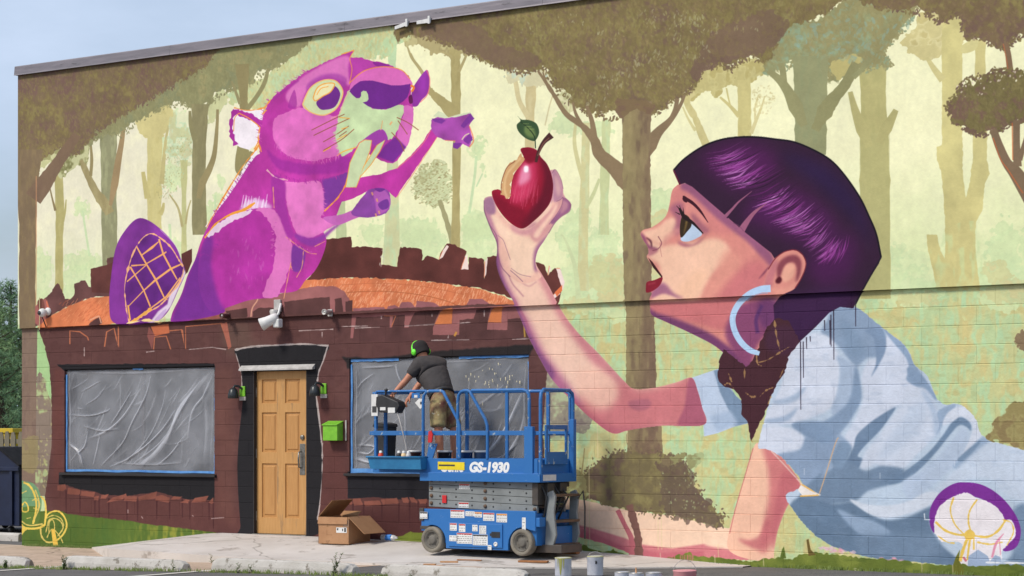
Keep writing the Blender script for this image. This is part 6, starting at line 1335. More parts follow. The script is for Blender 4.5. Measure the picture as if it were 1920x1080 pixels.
# scissor arms: crossing pairs, nearly folded
zs0, zs1 = zt-0.005, lz(899)
n = 3; hgt = (zs1-zs0-0.004)/4
for k in range(n+1):
    for side, (y0, y1) in enumerate(((YF+0.075, YF+0.11), (YB-0.11, YB-0.075))):
        zl = zs0+hgt*k+0.018
        a, b = lx(797), lx(1000)
        m = MB(); hh = hgt-0.005
        m.hexa([(a, y0, zl+0.012), (b, y0, zl-0.035+0.0), (b, y1, zl-0.035), (a, y1, zl+0.012), (a, y0, zl+0.012+hh), (b, y0, zl-0.035+hh), (b, y1, zl-0.035+hh), (a, y1, zl+0.012+hh)])
        arm = lp(m, "scissor_arm", M_grey, 0.003)
        if side == 0:
            for px in (802, 818, 848, 878, 903, 918, 949, 980, 996):
                t = (px-797)/203.0; zc_ = zl+0.012-0.047*t+hh/2
                pin = px in (802, 903, 996)
                m = MB(); m.lathe([(0.022 if pin else 0.011, 0), (0.02 if pin else 0.011, -0.012 if pin else -0.002), (0.0, -0.014 if pin else -0.002)], (lx(px), y0, zc_), 'y', 14); lp(m, "pivot_pin" if pin else "arm_hole", M_rust if pin else M_bplast, 0, arm)
m = MB()
for k in range(4):
    for px in (800, 902, 998): m.tube([(lx(px), YF+0.1, zs0+0.05+hgt*k*0.86), (lx(px), YB-0.1, zs0+0.05+hgt*k*0.86)], 0.02, 8)
lp(m, "cross_tube", M_greyd)
m = MB(); m.tube([(lx(860), (YF+YB)/2, zs0-0.1), (lx(960), (YF+YB)/2, zs1-0.02)], 0.045, 12); lp(m, "lift_cylinder", M_greyd)
# ladder end (right): ladder sides and steps, hoses
XE = LX1
for y in (YF+0.17, YB-0.10):
    m = MB(); m.prism([(XE+0.02, lz(1030)), (XE+0.13, lz(1020)), (XE+0.17, lz(1000)), (XE+0.14, lz(960)), (XE+0.16, lz(930)), (XE+0.12, lz(918)), (XE+0.05, lz(922)), (XE+0.04, lz(955))], 'y', y, y+0.035); lp(m, "ladder_side", M_grey, 0.006)
for pz in (1022, 978, 930):
    m = MB(); m.box(XE+0.03, XE+0.16, YF+0.2, YB-0.06, lz(pz), lz(pz)+0.03); lp(m, "ladder_step", M_rust, 0.004)
m = MB()
for q in range(5): m.box(XE-0.08, XE+0.0+0.05*(q % 2), YF+0.06+q*0.13, YF+0.20+q*0.13, lz(945-8*q), lz(905)+0.002*q)
lp(m, "hydraulic_manifold", M_greyd, 0.006)
m = MB()
for q in range(4): m.tube([(XE-0.02, YF+0.14+q*0.12, lz(905)), (XE+0.06+0.02*q, YF+0.15+q*0.12, lz(930)), (XE+0.02, YF+0.16+q*0.11, lz(965)), (XE-0.05, YF+0.2+q*0.1, lz(985))], 0.012, 6)
lp(m, "hose", M_bplast)
m = MB(); m.box(XE-0.01, XE+0.08, YF+0.3, YB-0.08, lz(1020), lz(985)); m.box(XE-0.02, XE+0.05, YF+0.02, YF+0.14, lz(985), lz(968)); lp(m, "rear_box", M_blue, 0.006)
m = MB(); m.tube([(XE+0.16, YB-0.1, lz(935)), (XE+0.22, YB-0.09, lz(920)), (XE+0.24, YB-0.08, lz(950)), (XE+0.24, YB-0.08, lz(1010))], 0.01, 8); lp(m, "grab_bar", M_greyd)
# platform deck
PX0, PX1 = lx(787), lx(1008)
dz = lz(893)
m = MB(); m.box(PX0, PX1, YF+0.01, YB-0.01, lz(901), lz(886)); m.box(PX0-0.0, PX1+0.03, YF, YF+0.02, lz(903), lz(887)); m.box(PX1, PX1+0.04, YF+0.02, YB, lz(903), lz(887)); deck = lp(m, "deck", M_blue, 0.003)
m = MB(); m.box(PX0+0.0, PX1-0.02, YF+0.025, YF+0.033, lz(887), lz(860)); lp(m, "toe_board", M_blue, 0.002, deck)
m = MB(); m.box(PX0, PX1-0.02, YB-0.035, YB-0.025, lz(887), lz(860)); lp(m, "toe_board", M_blue, 0.002, deck)
m = MB(); m.box(PX1-0.02, PX1-0.01, YF+0.03, YB-0.03, lz(887), lz(861)); lp(m, "toe_board", M_blue, 0.002, deck)
# roll-out extension at the left end
EX0 = lx(692)
m = MB(); m.box(EX0, PX0+0.2, YF+0.07, YB-0.07, lz(888), lz(880)); lp(m, "extension_deck", M_blue, 0.003)
zr, zm = lz(732), lz(812)
# near-side rails
R = 0.0185
def hoop(pa, pb, pc, name="guard_hoop", y=YF+0.028):
    a, b, c = lx(pa, y), lx(pb, y), lx(pc, y); m = MB()
    m.tube([(a, y, lz(860)), (a, y, zr-0.12), (a+0.012, y, zr-0.05), (a+0.045, y, zr-0.012), (a+0.09, y, zr), (b-0.05, y, zr), (b-0.02, y, zr-0.012), (b+0.01, y, zr-0.06), (c-0.03, y, lz(786)), (c-0.005, y, lz(797)), (c, y, lz(808)), (c, y, lz(860))], R, 10)
    return lp(m, name, M_blued)
hoop(793.5, 834, 862); hoop(858.5, 884, 914)
y = YF+0.028
m = MB(); m.tube([(lx(700), y+0.05, zr+0.004), (lx(793), y+0.05, zr+0.004)], 0.015, 8); lp(m, "top_rail", M_blued)
m = MB(); m.tube([(lx(882), y, zr), (lx(978), y, zr), (lx(985), y, zr-0.015), (lx(989), y, zr-0.05), (lx(990), y, zr-0.12), (lx(990), y, lz(800))], R, 10); lp(m, "top_rail", M_blued)
m = MB(); m.box(lx(694), PX1-0.06, y-0.012+0.02, y+0.012+0.02, zm-0.026, zm+0.026); lp(m, "mid_rail", M_blued, 0.003)
m = MB(); m.box(lx(982), lx(998), YF+0.005, YF+0.055, lz(903), lz(800)); lp(m, "corner_post", M_blue, 0.004)
m = MB(); m.prism([(lx(795), lz(862)), (lx(806), lz(862)), (lx(815), lz(832)), (lx(800), lz(832))], 'y', YF+0.045, YF+0.06); lp(m, "gusset", M_blued)
# far-side rails
yb = YB-0.03
m = MB(); m.tube([(lx(700, yb), yb, zr), (PX1-0.1, yb, zr), (PX1-0.04, yb, zr-0.03), (PX1-0.03, yb, zr-0.1), (PX1-0.03, yb, lz(887))], R, 8); lp(m, "top_rail", M_blued)
m = MB(); m.box(lx(694, yb), PX1-0.05, yb-0.012, yb+0.012, zm-0.022, zm+0.022); lp(m, "mid_rail", M_blued, 0.003)
for f in (0.1, 0.45, 0.8):
    m = MB(); x = PX0+(PX1-PX0)*f; m.box(x-0.018, x+0.018, yb-0.014, yb+0.014, lz(887), zr); lp(m, "rail_post", M_blued)
# extension end posts
for px, yy in ((705, YF+0.08), (723, YF+0.2), (705, yb)):
    m = MB(); m.box(lx(px, yy)-0.017, lx(px, yy)+0.017, yy-0.017, yy+0.017, lz(882), zr-0.0); lp(m, "rail_post", M_blued, 0.003)
m = MB(); m.tube([(lx(698), YF+0.08, zr), (lx(698), yb, zr)], 0.016, 8); m.tube([(lx(698), YF+0.08, zm), (lx(698), yb, zm)], 0.016, 8); lp(m, "end_rail", M_blued)
# entry end (right): hoop and gate
xe = PX1+0.02
m = MB(); m.tube([(xe, YF+0.03, lz(890)), (xe, YF+0.03, zr-0.12), (xe, YF+0.04, zr-0.04), (xe, YF+0.09, zr), (xe, YB-0.12, zr), (xe, YB-0.06, zr-0.035), (xe, YB-0.045, zr-0.1), (xe, YB-0.045, lz(890))], 0.021, 10); lp(m, "entry_hoop", M_blued)
m = MB(); m.box(xe-0.028, xe+0.028, YB-0.075, YB-0.015, lz(895), lz(786)); lp(m, "corner_post", M_blue, 0.004)
gz0, gz1 = lz(870), lz(797)
g = MB(); ya, yb2 = YF+0.13, YB-0.17
for (p, q, r_, s_) in ((ya, ya+0.035, gz0, gz1), (yb2-0.035, yb2, gz0, gz1), (ya+0.035, yb2-0.035, gz1-0.05, gz1), (ya+0.035, yb2-0.035, gz0, gz0+0.14)): g.box(xe-0.012, xe+0.012, p, q, r_, s_)
lp(g, "gate", M_blued, 0.003)
m = MB(); m.tube([(xe-0.05, ya, lz(815)), (xe-0.05, YB-0.05, lz(815))], 0.01, 6); lp(m, "gate_chain_bar", M_blued)
# lettering
M_letter = mat("white_letter_vinyl", srgb(236, 236, 234), 0.5, srgb(222, 222, 220), 40)
def text(body, x, yv, z, size, m, parent, shear=0.0, off=0.0, sx=1.0, name="lettering"):
    c = bpy.data.curves.new(name, 'FONT'); c.body = body; c.size = size; c.shear = shear; c.offset = off; c.extrude = 0.0006; c.resolution_u = 4
    o = bpy.data.objects.new(name, c); col.objects.link(o)
    dg = bpy.context.evaluated_depsgraph_get(); me = bpy.data.meshes.new_from_object(o.evaluated_get(dg)); bpy.data.objects.remove(o)
    me.materials.clear(); me.transform(Matrix.Translation((x, yv, z)) @ Matrix.Rotation(math.pi/2, 4, 'X') @ Matrix.Diagonal((sx, 1, 1, 1)))
    return link(name, me, m, parent)
ty = YF+0.0235
text("GS-1930", lx(877), ty, lz(884.5), 0.152, M_letter, lift, 0.16, 0.0085, 1.02, "model_lettering")
text("Genie", lx(823), ty, lz(884.5), 0.15, M_letter, lift, 0.12, 0.006, 0.9, "brand_lettering")
m = MB(); m.hexa([(lx(819), ty-0.004, lz(881)), (lx(869), ty-0.004, lz(882)), (lx(869), ty-0.003, lz(882)), (lx(819), ty-0.003, lz(881)), (lx(819), ty-0.004, lz(866)), (lx(869), ty-0.004, lz(867)), (lx(869), ty-0.003, lz(867)), (lx(819), ty-0.003, lz(866))]); tape = lp(m, "yellow_tape", M_yellow)
m = MB(); m.box(lx(821), lx(851), ty-0.006, ty-0.0045, lz(874.5), lz(871.5)); lp(m, "tape_print", M_ink, 0, tape)
# decals on the chassis
def decal(px0, px1, py0, py1, head=None, rows=3, yv=YF+0.0085, cells=True):
    m = MB(); x0, x1, z0, z1 = lx(px0), lx(px1), lz(py1), lz(py0); m.box(x0, x1, yv-0.0015, yv, z0, z1); d_ = lp(m, "decal", M_white)
    if head is not None:
        mm = MB(); mm.box(x0+0.003, x1-0.003, yv-0.0022, yv-0.0016, z1-0.016, z1-0.003); lp(mm, "decal_heading", head, 0, d_)
    mm = MB()
    for r_ in range(rows):
        zz = z0+0.01+(z1-z0-0.03)*r_/max(1, rows-1) if rows > 1 else (z0+z1)/2
        xx = x0+0.008
        while xx < x1-0.02:
            w_ = random.uniform(0.012, 0.035); mm.box(xx, min(xx+w_, x1-0.006), yv-0.0021, yv-0.0016, zz, zz+0.005); xx += w_+random.uniform(0.006, 0.014)
    tag(lp(mm, "decal_print", M_ink, 0, d_), kind='stuff')
yd = YF-0.0045
for a in [(844, 870, 957, 972, M_redink, 3, YF+0.009), (872, 889, 959, 968, None, 2, YF+0.009), (889, 903, 960, 970, M_orange, 2, YF+0.009), (905, 926, 961, 976, M_redink, 3, YF+0.009), (930, 950, 962, 978, M_orange, 3, YF+0.009),
          (844, 857, 982, 996, M_redink, 3, yd), (861, 873, 983, 998, M_redink, 3, yd), (886, 896, 984, 996, None, 2, yd), (899, 912, 985, 1001, None, 4, yd), (843, 858, 1005, 1016, None, 2, yd), (857, 886, 1000, 1020, M_redink, 5, yd), (887, 915, 1002, 1022, M_ink, 5, yd), (915, 922, 1021, 1030, None, 2, yd), (978, 985, 968, 992, None, 4, YF+0.009),
          (854, 874, 908, 918, M_redink, 2, YF+0.073), (853, 872, 943, 953, M_redink, 2, YF+0.073), (788, 802, 962, 975, M_ink, 2, YF-0.006)]:
    decal(*a)
m = MB(); m.box(PX1-0.01, PX1+0.041, YF+0.05, YF+0.32, lz(900), lz(889)); lp(m, "rear_decal", M_white)
# red emergency handle strap on the scissors and red tag on the rail
m = MB(); m.box(lx(823), lx(831), YF+0.06, YF+0.072, lz(945), lz(930)); lp(m, "safety_strap", M_red, 0.003)
m = MB(); m.prism([(lx(803), lz(830)), (lx(810), lz(830)), (lx(812), lz(815)), (lx(809), lz(807)), (lx(804), lz(809))], 'y', YF-0.01, YF+0.008); lp(m, "red_tag", M_red, 0.003)

# control station hooked on the rail
ct = thing("control_box", (lx(730), YF+0.03, lz(775)), "black and white control box hooked over the lift's top rail", "control box")
m = MB(); m.prism([(lx(710), lz(742)), (lx(720), lz(738)), (lx(750), lz(752)), (lx(753), lz(760)), (lx(746), lz(774)), (lx(716), lz(772)), (lx(709), lz(758))], 'y', YF-0.05, YF+0.09); m.build("housing", M_bplast, ct, 0.008)
MB().box(lx(718), lx(728), YF-0.056, YF-0.049, lz(768), lz(762)).build("label_plate", M_white, ct)
MB().box(lx(733), lx(746), YF-0.06, YF-0.049, lz(773), lz(763)).build("label_plate", M_white, ct)
m = MB(); m.tube([(lx(722), YF, lz(741)), (lx(724), YF, lz(730))], 0.012, 8); m.lathe([(0, 0), (0.022, 0.01), (0.022, 0.03), (0, 0.04)], (lx(724), YF, lz(732)), 'z', 10); m.build("joystick", M_bplast, ct)
m = MB(); m.tube([(lx(746), YF-0.02, lz(772)), (lx(752), YF-0.03, lz(785)), (lx(757), YF-0.02, lz(810)), (lx(760), YF+0.05, lz(850))], 0.008, 6); m.build("coiled_cable", M_alu, ct)
mb = thing("manual_case", (lx(704), YF+0.04, lz(778)), "white plastic manual holder strapped to the rail's end", "document holder")
MB().box(lx(697), lx(709), YF-0.01, YF+0.03, lz(779), lz(737)).build("case", M_white, mb, 0.004)
MB().box(lx(699), lx(707), YF-0.0125, YF-0.0105, lz(772), lz(760)).build("print", M_ink, mb)
pl = thing("load_plate", (lx(775), YF+0.02, lz(744)), "small blue plate with white sticker below the lift's top rail", "plate")
MB().box(lx(768), lx(783), YF+0.04, YF+0.05, lz(745), lz(735)).build("plate", M_blue, pl)
MB().box(lx(773), lx(779), YF+0.037, YF+0.0395, lz(744), lz(739)).build("sticker", M_white, pl)
pp = thing("hazard_card", (lx(786), YF+0.02, lz(766)), "white diamond hazard card with black symbol hanging from the rail", "sign")
m = MB(); m.prism([(lx(776), lz(754)), (lx(786), lz(766)), (lx(793), lz(758)), (lx(792), lz(747)), (lx(784), lz(746))], 'y', YF+0.02, YF+0.023); m.build("card", M_white, pp)
MB().box(lx(786), lx(791), YF+0.0175, YF+0.0195, lz(757), lz(752)).build("symbol", M_ink, pp)
bn = thing("tool_bin", (lx(720), YF+0.25, lz(880)), "tall black bin standing on the lift's extension deck", "bin")
m = MB(); a, b = lx(710, YF+0.3), lx(733, YF+0.3); m.hexa([(a+0.02, YF+0.22, lz(880)), (b-0.02, YF+0.22, lz(880)), (b-0.02, YF+0.4, lz(880)), (a+0.02, YF+0.4, lz(880)), (a, YF+0.2, lz(800)), (b, YF+0.2, lz(800)), (b, YF+0.42, lz(800)), (a, YF+0.42, lz(800))]); m.build("body", M_bplast, bn, 0.008)
m = MB(); m.prism([(a-0.01, lz(800)), (b+0.01, lz(800)), (b, lz(794)), ((a+b)/2, lz(791)), (a, lz(794))], 'y', YF+0.19, YF+0.43); m.build("lid", M_bplast, bn, 0.006)
# blue tray hung outside, with paint things in it
ty0, ty1 = YF-0.10, YF+0.055
tr = thing("paint_tray", (lx(740), (ty0+ty1)/2, lz(882)), "long blue plastic tray full of paint gear on the lift's extension", "tray")
zt0, zt1 = lz(881), lz(858)
m = MB(); a, b = lx(689, ty0), lx(788, ty0)
o_ = [(a, ty0), (b, ty0), (b, ty1), (a, ty1)]; i_ = [(a+0.03, ty0+0.02), (b-0.0, ty0+0.02), (b-0.0, ty1-0.02), (a+0.03, ty1-0.02)]
vs = [(p, q, zt1) for p, q in o_]+[(p+(0.03 if k in (0, 3) else 0), q+(0.015 if k < 2 else -0.015), zt0) for k, (p, q) in enumerate(o_)]+[(p+(0.012 if k in (0, 3) else -0.012), q+(0.012 if k < 2 else -0.012), zt1) for k, (p, q) in enumerate(o_)]+[(p+(0.035 if k in (0, 3) else -0.015), q+(0.025 if k < 2 else -0.025), zt0+0.012) for k, (p, q) in enumerate(o_)]
fs = [(j, (j+1) % 4, (j+1) % 4+4, j+4) for j in range(4)]+[(7, 6, 5, 4)]+[(j, (j+1) % 4, (j+1) % 4+8, j+8) for j in range(4)]+[(j+8, (j+1) % 4+8, (j+1) % 4+12, j+12) for j in range(4)]+[(12, 13, 14, 15)]
m.add(vs, fs).build("basin", M_teal, tr)
m = MB(); m.tube([(a-0.01, ty0-0.008, zt1), (b, ty0-0.008, zt1), (b, ty1+0.008, zt1), (a-0.01, ty1+0.008, zt1), (a-0.01, ty0-0.008, zt1)], 0.011, 6); m.build("rim", M_teal, tr)
M_can = mat("tin_can_metal", srgb(170, 168, 164), 0.4, srgb(150, 148, 146), 8, metal=0.5)
def spray(px, col_, lab, tilt=0.0, py=862, yv=YF-0.03, lie=False):
    x = lx(px, yv); z = zt0+0.016
    t = thing("spray_can", (x, yv, z), lab, "spray can", "spray cans in the blue tray")
    mm = mat("can_colour_%d" % px, col_, 0.45)
    if lie:
        z = zt1-0.025
        MB().lathe([(0.0, 0.0), (0.03, 0.002), (0.031, 0.15), (0.026, 0.165)], (x, yv, z), 'x', 14).build("body", mm, t)
        MB().lathe([(0.026, 0.166), (0.024, 0.2), (0.0, 0.205)], (x, yv, z), 'x', 14).build("cap", M_orange, t)
    else:
        MB().lathe([(0.0, 0.0), (0.03, 0.002), (0.031, 0.15), (0.024, 0.165), (0.016, 0.17)], (x, yv, z), 'z', 14).build("body", mm, t)
        MB().lathe([(0.02, 0.171), (0.018, 0.195), (0.0, 0.2)], (x, yv, z), 'z', 14).build("cap", M_white, t)
spray(714, srgb(206, 66, 40), "red spray can standing in the blue tray")
spray(729, srgb(226, 130, 44), "orange spray can lying across the top of the blue tray", lie=True)
spray(748, srgb(40, 38, 40), "black spray can standing in the blue tray")
spray(757, srgb(226, 196, 150), "cream spray can standing in the blue tray")
spray(766, srgb(196, 192, 188), "silver spray can standing in the blue tray")
# pots on the platform floor behind the toe board
for px, yv, c_, lb in ((780, YF+0.2, srgb(60, 34, 32), "dark brown paint pot on the lift deck left of the painter's feet"), (834, YF+0.22, srgb(36, 34, 36), "black paint pot on the lift deck between the painter's feet"), (873, YF+0.2, srgb(30, 62, 110), "dark blue paint pot on the lift deck right of the painter's feet"), (902, YF+0.3, srgb(70, 90, 120), "grey blue paint pot on the lift deck near the entry gate")):
    x = lx(px, yv); z = lz(886)+0.002
    t = thing("paint_pot", (x, yv, z), lb, "paint pot", "paint pots on the lift deck")
    mm = mat("pot_colour_%d" % px, c_, 0.5)
    MB().lathe([(0.0, 0.0), (0.075, 0.0), (0.08, 0.24), (0.084, 0.245), (0.078, 0.25), (0.07, 0.22), (0.0, 0.215)], (x, yv, z), 'z', 20).build("pail", mm, t)
    MB().lathe([(0.085, 0.225), (0.089, 0.23), (0.089, 0.242), (0.0845, 0.247)], (x, yv, z), 'z', 20).build("rim", M_white, t)
    m = MB(); m.tube([(x+0.085*math.cos(a), yv-0.02, z+0.21-0.06*math.sin(a)) for a in np.linspace(0, math.pi, 9)], 0.003, 5); m.build("bail_handle", M_can, t)
# ---------------------------------------------------------------- the painter on the platform
M_skin = mat("skin", srgb(190, 132, 104), 0.55, srgb(176, 116, 90), 12)
M_shirt = mat("charcoal_cotton", srgb(70, 66, 66), 0.9, srgb(58, 55, 56), 7, 0.9, bump=0.8, bscale=13, c3=srgb(176, 168, 160), s3=16, t3=0.76)
M_short = mat("splattered_shorts", srgb(158, 144, 100), 0.9, srgb(108, 66, 58), 6.5, 0.5, bump=0.6, bscale=22, c3=srgb(210, 202, 176), s3=17, t3=0.62)
M_hair = mat("dark_cap_fabric", srgb(46, 42, 42), 0.9, srgb(38, 35, 36), 20)
M_neon = mat("neon_green_plastic", srgb(110, 236, 60), 0.4)
M_shoe = mat("grey_shoes", srgb(150, 142, 134), 0.8, srgb(112, 104, 98), 14)
DZ = lz(886)
J = {}
def jp(n, px, py, y): J[n] = Vector(on_y(px, py, y))
jp('pel', 829, 744, -0.80); jp('spine', 819, 716, -0.74); jp('chest', 806, 690, -0.68); jp('neck', 796, 674, -0.63); jp('head', 788, 659, -0.61); jp('crown', 785, 650, -0.60)
jp('shL', 784, 685, -0.82); jp('elL', 761, 714, -0.92); jp('wrL', 741, 735, -1.02)
jp('shR', 816, 683, -0.54); jp('elR', 790, 716, -0.52); jp('wrR', 770, 742, -0.62)
jp('hipL', 821, 750, -0.90); jp('hipR', 839, 750, -0.71)
jp('knL', 822, 800, -0.95); jp('knR', 851, 800, -0.72)
jp('anL', 826, 862, -0.93); jp('anR', 853, 862, -0.70)
for k in ('anL', 'anR'): J[k].z = DZ+0.09
def skin_obj(name, verts, edges, radii, m, parent, root=0, levels=2):
    me = bpy.data.meshes.new(name); me.from_pydata([tuple(v) for v in verts], edges, [])
    o = bpy.data.objects.new(name, me); col.objects.link(o)
    s = o.modifiers.new("skin", 'SKIN'); s.use_smooth_shade = True
    for i, r in enumerate(radii):
        r = r if hasattr(r, '__len__') else (r, r)
        me.skin_vertices[0].data[i].radius = r; me.skin_vertices[0].data[i].use_root = (i == root)
    u = o.modifiers.new("sub", 'SUBSURF'); u.levels = levels; u.render_levels = levels
    dg = bpy.context.evaluated_depsgraph_get(); me2 = bpy.data.meshes.new_from_object(o.evaluated_get(dg)); bpy.data.objects.remove(o)
    me2.polygons.foreach_set('use_smooth', [True]*len(me2.polygons)); me2.materials.clear()
    return link(name, me2, m, parent)
man = thing("person", (J['pel'].x, J['pel'].y, DZ), "person in charcoal t-shirt, splattered shorts and neon green headphones leaning over the lift rail", "person")
V, E, Rr = [], [], []
def v(p, r): V.append(Vector(p)); Rr.append(r); return len(V)-1
def chain(ids):
    for a, b in zip(ids, ids[1:]): E.append((a, b))
lerp = lambda a, b, t: a+(b-a)*t
pel = v(J['pel'], 0.105); sp = v(J['spine'], 0.085); ch = v(J['chest'], 0.09); nk = v(J['neck'], 0.055); hd0 = v(lerp(J['neck'], J['head'], 0.55), 0.065); hd = v(J['head'], 0.088); cw = v(J['crown'], 0.07)
chain([pel, sp, ch, nk, hd0, hd, cw])
fn = []
for s in 'LR':
    a = v(J['sh'+s], 0.05); a2 = v(lerp(J['sh'+s], J['el'+s], 0.5), 0.05); e = v(J['el'+s], 0.041); f = v(lerp(J['el'+s], J['wr'+s], 0.35), 0.042); w = v(J['wr'+s], 0.027)
    dirn = (J['wr'+s]-J['el'+s]).normalized(); side = dirn.cross(Vector((0, 0, 1))).normalized(); upv = side.cross(dirn).normalized()
    pm = v(J['wr'+s]+dirn*0.055, (0.036, 0.02)); chain([ch, a, a2, e, f, w, pm])
    base = J['wr'+s]+dirn*0.085
    for q, (o_, L_) in enumerate(((-0.03, 0.062), (-0.01, 0.072), (0.01, 0.068), (0.029, 0.054))):
        k0 = v(base+side*o_, 0.0095); k1 = v(base+side*o_*1.1+dirn*L_*0.55-upv*0.012, 0.0088); k2 = v(base+side*o_*1.1+dirn*L_*0.8-upv*0.045, 0.0075); chain([pm, k0, k1, k2])
    t0 = v(J['wr'+s]+dirn*0.035-side*0.036, 0.011); t1 = v(J['wr'+s]+dirn*0.065-side*0.055-upv*0.02, 0.0095); t2 = v(J['wr'+s]+dirn*0.09-side*0.05-upv*0.04, 0.008); chain([w, t0, t1, t2])
    h = v(J['hip'+s], 0.085); th = v(lerp(J['hip'+s], J['kn'+s], 0.5), 0.075); k = v(J['kn'+s], 0.053); cf = v(lerp(J['kn'+s], J['an'+s], 0.35), 0.054); an = v(J['an'+s], 0.036)
    ft = v((J['an'+s].x-0.06, J['an'+s].y+0.05, DZ+0.05), (0.042, 0.04)); toe = v((J['an'+s].x-0.12, J['an'+s].y+0.1, DZ+0.035), (0.044, 0.03)); chain([pel, h, th, k, cf, an, ft, toe])
body = skin_obj("body", V, E, Rr, M_skin, man, 0)
# shirt
V, E, Rr = [], [], []
p0 = v(lerp(J['pel'], J['spine'], 0.0), 0.166); p1 = v(lerp(J['pel'], J['spine'], 0.5), 0.17); p2 = v(J['spine'], 0.182); p3 = v(lerp(J['spine'], J['chest'], 0.55), 0.198); p4 = v(J['chest'], 0.192); p5 = v(lerp(J['chest'], J['neck'], 0.72), 0.10); chain([p0, p1, p2, p3, p4, p5])
for s in 'LR':
    a = v(J['sh'+s], 0.105); b = v(lerp(J['sh'+s], J['el'+s], 0.4), 0.075); c_ = v(lerp(J['sh'+s], J['el'+s], 0.72), 0.074); chain([p4, a, b, c_])
skin_obj("shirt", V, E, Rr, M_shirt, body, 0)
# shorts
V, E, Rr = [], [], []
q0 = v(lerp(J['pel'], J['spine'], 0.16), 0.138); q1 = v(J['pel'], 0.15); chain([q0, q1])
for s in 'LR':
    a = v(J['hip'+s]+Vector((0, 0, -0.02)), 0.112); b = v(lerp(J['hip'+s], J['kn'+s], 0.5), 0.108); c_ = v(lerp(J['hip'+s], J['kn'+s], 0.95), 0.103); e_ = v(lerp(J['hip'+s], J['kn'+s], 1.05), 0.098); chain([q1, a, b, c_, e_])
skin_obj("shorts", V, E, Rr, M_short, body, 1)
# belt
bl_ = lerp(J['pel'], J['spine'], 0.12); m = MB(); m.lathe([(0.152, -0.018), (0.155, -0.016), (0.155, 0.016), (0.152, 0.018)], (0, 0, 0), 'z', 24); me = m.mesh("belt")
ax = (J['spine']-J['pel']).normalized(); me.transform(Matrix.Translation(bl_) @ Vector((0, 0, 1)).rotation_difference(ax).to_matrix().to_4x4()); link("belt", me, M_bplast, body)
# head: the face looks down to the left, towards the controls
face = Vector((-0.80, 0.35, -0.48)).normalized(); up_ = (J['crown']-J['neck']); up_ = (up_-face*up_.dot(face)).normalized(); rt = face.cross(up_).normalized()
HB = Matrix((rt, face, up_)).transposed().to_4x4(); HC = J['head']+Vector((0, 0, 0.01))
def hpart(m, name, mt):
    me = m.mesh(name); me.transform(Matrix.Translation(HC) @ HB); return link(name, me, mt, body)
m = MB(); m.lathe([(0.098, -0.005), (0.103, 0.02), (0.1, 0.055), (0.082, 0.092), (0.05, 0.112), (0.0, 0.118)], (0, -0.008, 0.0), 'z', 24); m.add([(-0.07, 0.08, 0.012), (0.07, 0.08, 0.012), (0.055, 0.155, 0.0), (-0.055, 0.155, 0.0), (-0.07, 0.08, 0.02), (0.07, 0.08, 0.02), (0.055, 0.155, 0.008), (-0.055, 0.155, 0.008)], [(0, 1, 2, 3), (7, 6, 5, 4), (0, 4, 5, 1), (1, 5, 6, 2), (2, 6, 7, 3), (3, 7, 4, 0)]); hpart(m, "cap", M_hair)
m = MB(); m.lathe([(0.094, -0.06), (0.099, -0.03), (0.099, -0.004)], (0, -0.02, 0.0), 'z', 20); hpart(m, "hair", M_hair)
m = MB(); m.add([(-0.016, 0.088, -0.045), (0.016, 0.088, -0.045), (0.0, 0.118, -0.05), (0.0, 0.09, -0.005)], [(0, 1, 2), (1, 3, 2), (3, 0, 2)], True); hpart(m, "nose", M_skin)
for s in (-1, 1):
    m = MB(); m.lathe([(0.0, 0.0), (0.008, 0.002), (0.008, 0.006), (0.0, 0.008)], (s*0.032, 0.083, -0.008), 'y', 10); hpart(m, "eye", M_bplast)
    m = MB(); m.lathe([(0.0, 0.0), (0.036, 0.0), (0.041, 0.01), (0.036, 0.026), (0.0, 0.03)] if s > 0 else [(0.0, 0.0), (0.036, 0.0), (0.041, -0.01), (0.036, -0.026), (0.0, -0.03)], (s*0.088, -0.005, -0.02), 'x', 20); hpart(m, "headphone_cup", M_neon)
m = MB(); m.box(-0.028, 0.028, 0.088, 0.096, -0.075, -0.066); hpart(m, "mouth", mat("lip", srgb(150, 84, 76), 0.6))
m = MB(); m.tube([(0.112*math.cos(a), -0.005, -0.02+0.146*math.sin(a)) for a in np.linspace(0, math.pi, 15)], 0.011, 8); hpart(m, "headband", M_neon)
for s in 'LR':
    a = J['an'+s]; m = MB()
    m.hexa([(a.x-0.17, a.y+0.03, DZ+0.001), (a.x+0.05, a.y-0.075, DZ+0.001), (a.x+0.09, a.y+0.02, DZ+0.001), (a.x-0.12, a.y+0.13, DZ+0.001), (a.x-0.13, a.y+0.035, DZ+0.06), (a.x+0.035, a.y-0.06, DZ+0.1), (a.x+0.075, a.y+0.02, DZ+0.1), (a.x-0.1, a.y+0.1, DZ+0.06)]); m.build("shoe", M_shoe, body, 0.015)
